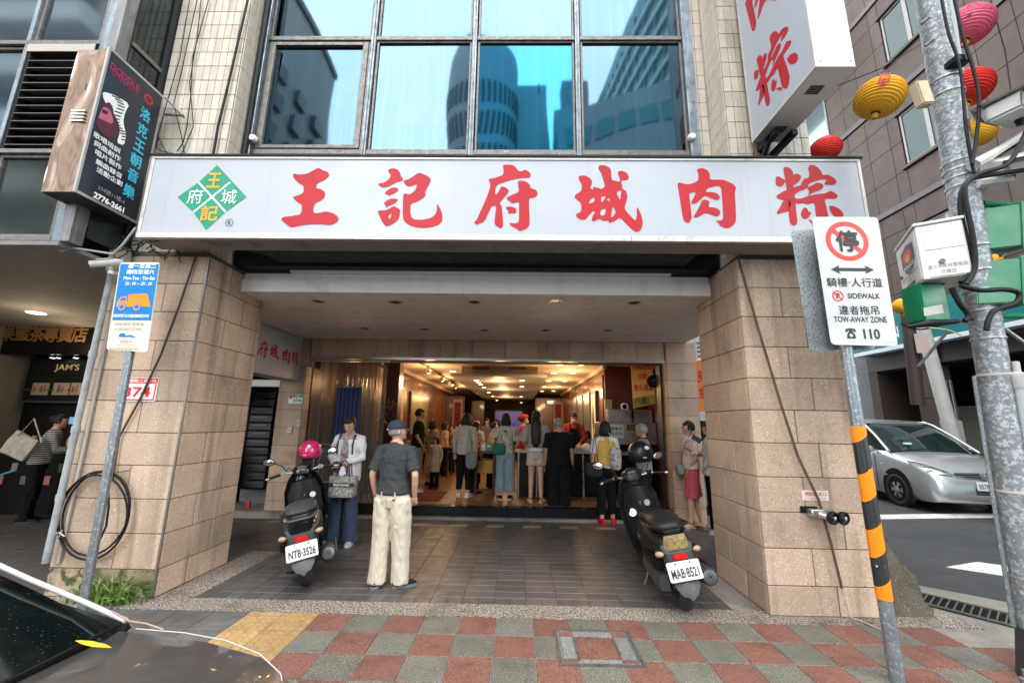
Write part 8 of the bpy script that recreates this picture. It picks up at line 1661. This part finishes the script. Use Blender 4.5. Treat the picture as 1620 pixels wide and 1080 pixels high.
c = un(974, 724, 'y', 7.05); bag('floral_bag', 'white bag with black flowers on the yellow vest woman\'s right shoulder', 'bag', (c.x, 7.05, c.z), .19, .10, .40, M('black_white_floral_bag', (.60, .58, .56), .8, coord='O', col2=(.02, .02, .02), scale=20, amt=1), [un(968, 712, 'y', 7.05), un(966, 690, 'y', 7.07), un(962, 682, 'y', 7.15)], white_c)
rg_, H, T = P('grey haired man in glasses and grey jacket with a black collar', 1018, 7.0, 0, 1019, 671, 65, look=(5, -6), arms=[((-.22, -.03, 1.12), (-.15, .10, .86)), ((.23, -.04, 1.12), (.22, .06, .86))], top=cloth('grey_jacket', (.21, .22, .225), (.17, .18, .185)), sleeve='long', hem=.90, bottom=(blackc, 'long'), shoe=Sk, hair='short', hmat=HG, skin=SK2, vox=.012, collar=blackc)
for s in (-1, 1): obj('glasses_lens', G().tube([H((s*.032+cos(a)*.020, .112, 1.600+sin(a)*.014)) for a in [2*pi*q/12 for q in range(12)]], .0025, 5, closed=True), ink, rg_)
rs, H, T = P('woman in pale pink t-shirt and pink shorts beside the stone pier', 1091, 7.05, 0, 1090, 667, 78, look=(2, 3), arms=[((-.20, -.04, 1.12), (-.12, .06, .92)), ((.21, -.03, 1.12), (.12, .09, .93))], feet=[(-.11, .10, 0), (.11, -.10, 0)], top=cloth('pale_pink_tee', (.60, .49, .47), (.54, .44, .42)), hem=.93, bottom=(cloth('pink_shorts', (.52, .075, .12), (.42, .06, .10)), 'shorts'), short=.50, shoe=('sandal', flat((.55, .38, .30), .6)), hair='short', vox=.011, skin=SK1)
for s in (-1, 1): obj('glasses_lens', G().ell(H((s*.032, .112, 1.600)), (.020, .003, .014), None, 10, 6), ink, rs, smooth=0)
obj('glasses_arm', G().tube([H((.05, .11, 1.603)), H((.08, .0, 1.605))], .0025, 5), ink, rs)
c = un(1076, 742, 'y', 6.95); bag('sling_bag', 'small grey sling bag hanging in front of the woman in pink shorts', 'bag', (c.x, 6.95, c.z), .14, .10, .18, gb_, [un(1076, 735, 'y', 6.95), un(1084, 700, 'y', 6.95), un(1096, 680, 'y', 7.0)], gb_)
rw_, H, T = person('person holding a phone, mostly hidden behind the right stone pillar', un(1124, 700, 'y', 6.75).x, 6.75, 0, 1.66, 80, arms=[((-.22, .0, 1.12), (-.10, .10, 1.0)), ((.20, .06, 1.14), (.05, .30, 1.24))], top=white_c, hem=.86, bottom=(blackc, 'long'), shoe=('shoe', flat((.3, .28, .3), .6), flat((.4, .35, .35), .5)), hair='bob', vox=.014)
c = un(1102, 694, 'y', 6.7); t = thing('phone', 'dark phone held up by the person hidden behind the right stone pillar', 'phone', c); obj('case', G().bx(c, (.15, .02, .08), Matrix.Rotation(.55, 3, 'Y')), ink, t, bevel=.004); obj('screen', G().bx(c+V((0, .012, 0)), (.13, .003, .07), Matrix.Rotation(.55, 3, 'Y')), flat((.2, .25, .3), .2), t)
# tea shop customer with tote
stripe = bpy.data.materials.new('striped_shirt'); stripe.use_nodes = True
nt = stripe.node_tree; tc = nt.nodes.new('ShaderNodeTexCoord'); wv = nt.nodes.new('ShaderNodeTexWave'); wv.bands_direction = 'Z'; wv.inputs['Scale'].default_value = 9; cr = nt.nodes.new('ShaderNodeValToRGB'); cr.color_ramp.interpolation = 'CONSTANT'; cr.color_ramp.elements[0].color = (.45, .43, .42, 1); cr.color_ramp.elements[1].color = (.03, .03, .035, 1); cr.color_ramp.elements[1].position = .62
nt.links.new(tc.outputs['Object'], wv.inputs[0]); nt.links.new(wv.outputs['Fac'], cr.inputs[0]); nt.links.new(cr.outputs[0], nt.nodes['Principled BSDF'].inputs['Base Color']); nt.nodes['Principled BSDF'].inputs['Roughness'].default_value = .85
xx = px_at(58, 6.6); rt, H, T = person('customer in striped shirt bending over the tea shop counter', xx+.1, 6.6, 0, 1.62, -48, look=(0, -10), lean=.20, arms=[((-.22, .12, 1.12), (-.12, .36, 1.08)), ((.24, .14, 1.12), (.14, .38, 1.08))], top=stripe, sleeve='long', hem=.9, bottom=(blackc, 'long'), shoe=Sk, hair='bun', vox=.013, face=False)
c = un(38, 705, 'y', 6.3)
def flatbag(nm, label, c, w_, h_, d_, mat, rot, tilt, strap):
    t = thing(nm, label, 'bag', c); R = Matrix.Rotation(rot, 3, 'Z') @ Matrix.Rotation(tilt, 3, 'Y')
    g = G().loft([[V(c)+R @ V((x*w_*k, y_*d_*q, z*h_+.02*noise.noise(V((x*2, z, 1)))) ) for x, y_ in ((-1, -.6), (-.4, -1), (.4, -1), (1, -.6), (1, .6), (.4, 1), (-.4, 1), (-1, .6))] for z, k, q in ((-.5, .42, .3), (-.46, .48, .8), (0, .50, 1), (.5, .47, .5))])
    obj('bag_body', g, mat, t, smooth=50, bevel=0); obj('strap', G().tube([V(p) for p in strap], .010, 8, flatz=.6), mat, t, smooth=50)
flatbag('tote_bag', 'cream canvas tote bag on the shoulder of the striped shirt customer', (c.x, 6.25, c.z), .36, .34, .05, M('printed_canvas', (.50, .44, .36), .85, coord='O', col2=(.28, .23, .19), scale=14, amt=.9), .2, .45, [un(28, 690, 'y', 6.2), un(54, 662, 'y', 6.25), un(66, 700, 'y', 6.2)])
if 0: bag('tote_bag', 'cream canvas tote bag on the shoulder of the striped shirt customer', 'bag', (c.x, 6.25, c.z), .44, .12, .40, M('printed_canvas', (.50, .44, .36), .85, coord='O', col2=(.25, .2, .16), scale=9, amt=.9), [un(30, 700, 'y', 6.2), un(52, 672, 'y', 6.25), un(62, 700, 'y', 6.2)], cloth('canvas_strap', (.5, .45, .38)), rot=.2)
bsk = tag(obj('blue_broom_handle', G().tube([un(-8, 754, 'y', 5.2), un(26, 743, 'y', 5.2)], .012, 8), flat((.02, .16, .30), .4)), 'blue pole end sticking into view at the left edge', 'pole')
# seated diners in the depth
for k, (px, Y, pyt, yaw, c1, lb) in enumerate(((703, 11.2, 668, -60, (.5, .35, .28), 'seated diner in pink top at the nearest left table'), (716, 11.9, 672, 120, (.35, .2, .1), 'seated diner in brown top facing left at the nearest left table'), (728, 13.4, 668, 160, (.4, .4, .42), 'seated diner in pale top at the second left table'), (770, 12.8, 662, 170, (.12, .12, .16), 'dark haired diner in dark top beyond the cashier stand'), (786, 13.5, 664, 150, (.5, .48, .45), 'diner in white top just left of the television'))):
    P(lb, px, Y, .2, px, pyt, yaw, top=cloth('diner_cloth_%d' % k, c1), hem=.86, bottom=(blackc, 'long'), hair=('bob', 'short')[k % 2], vox=.018, group=grp)
bpy.data.scenes.remove(_TS)
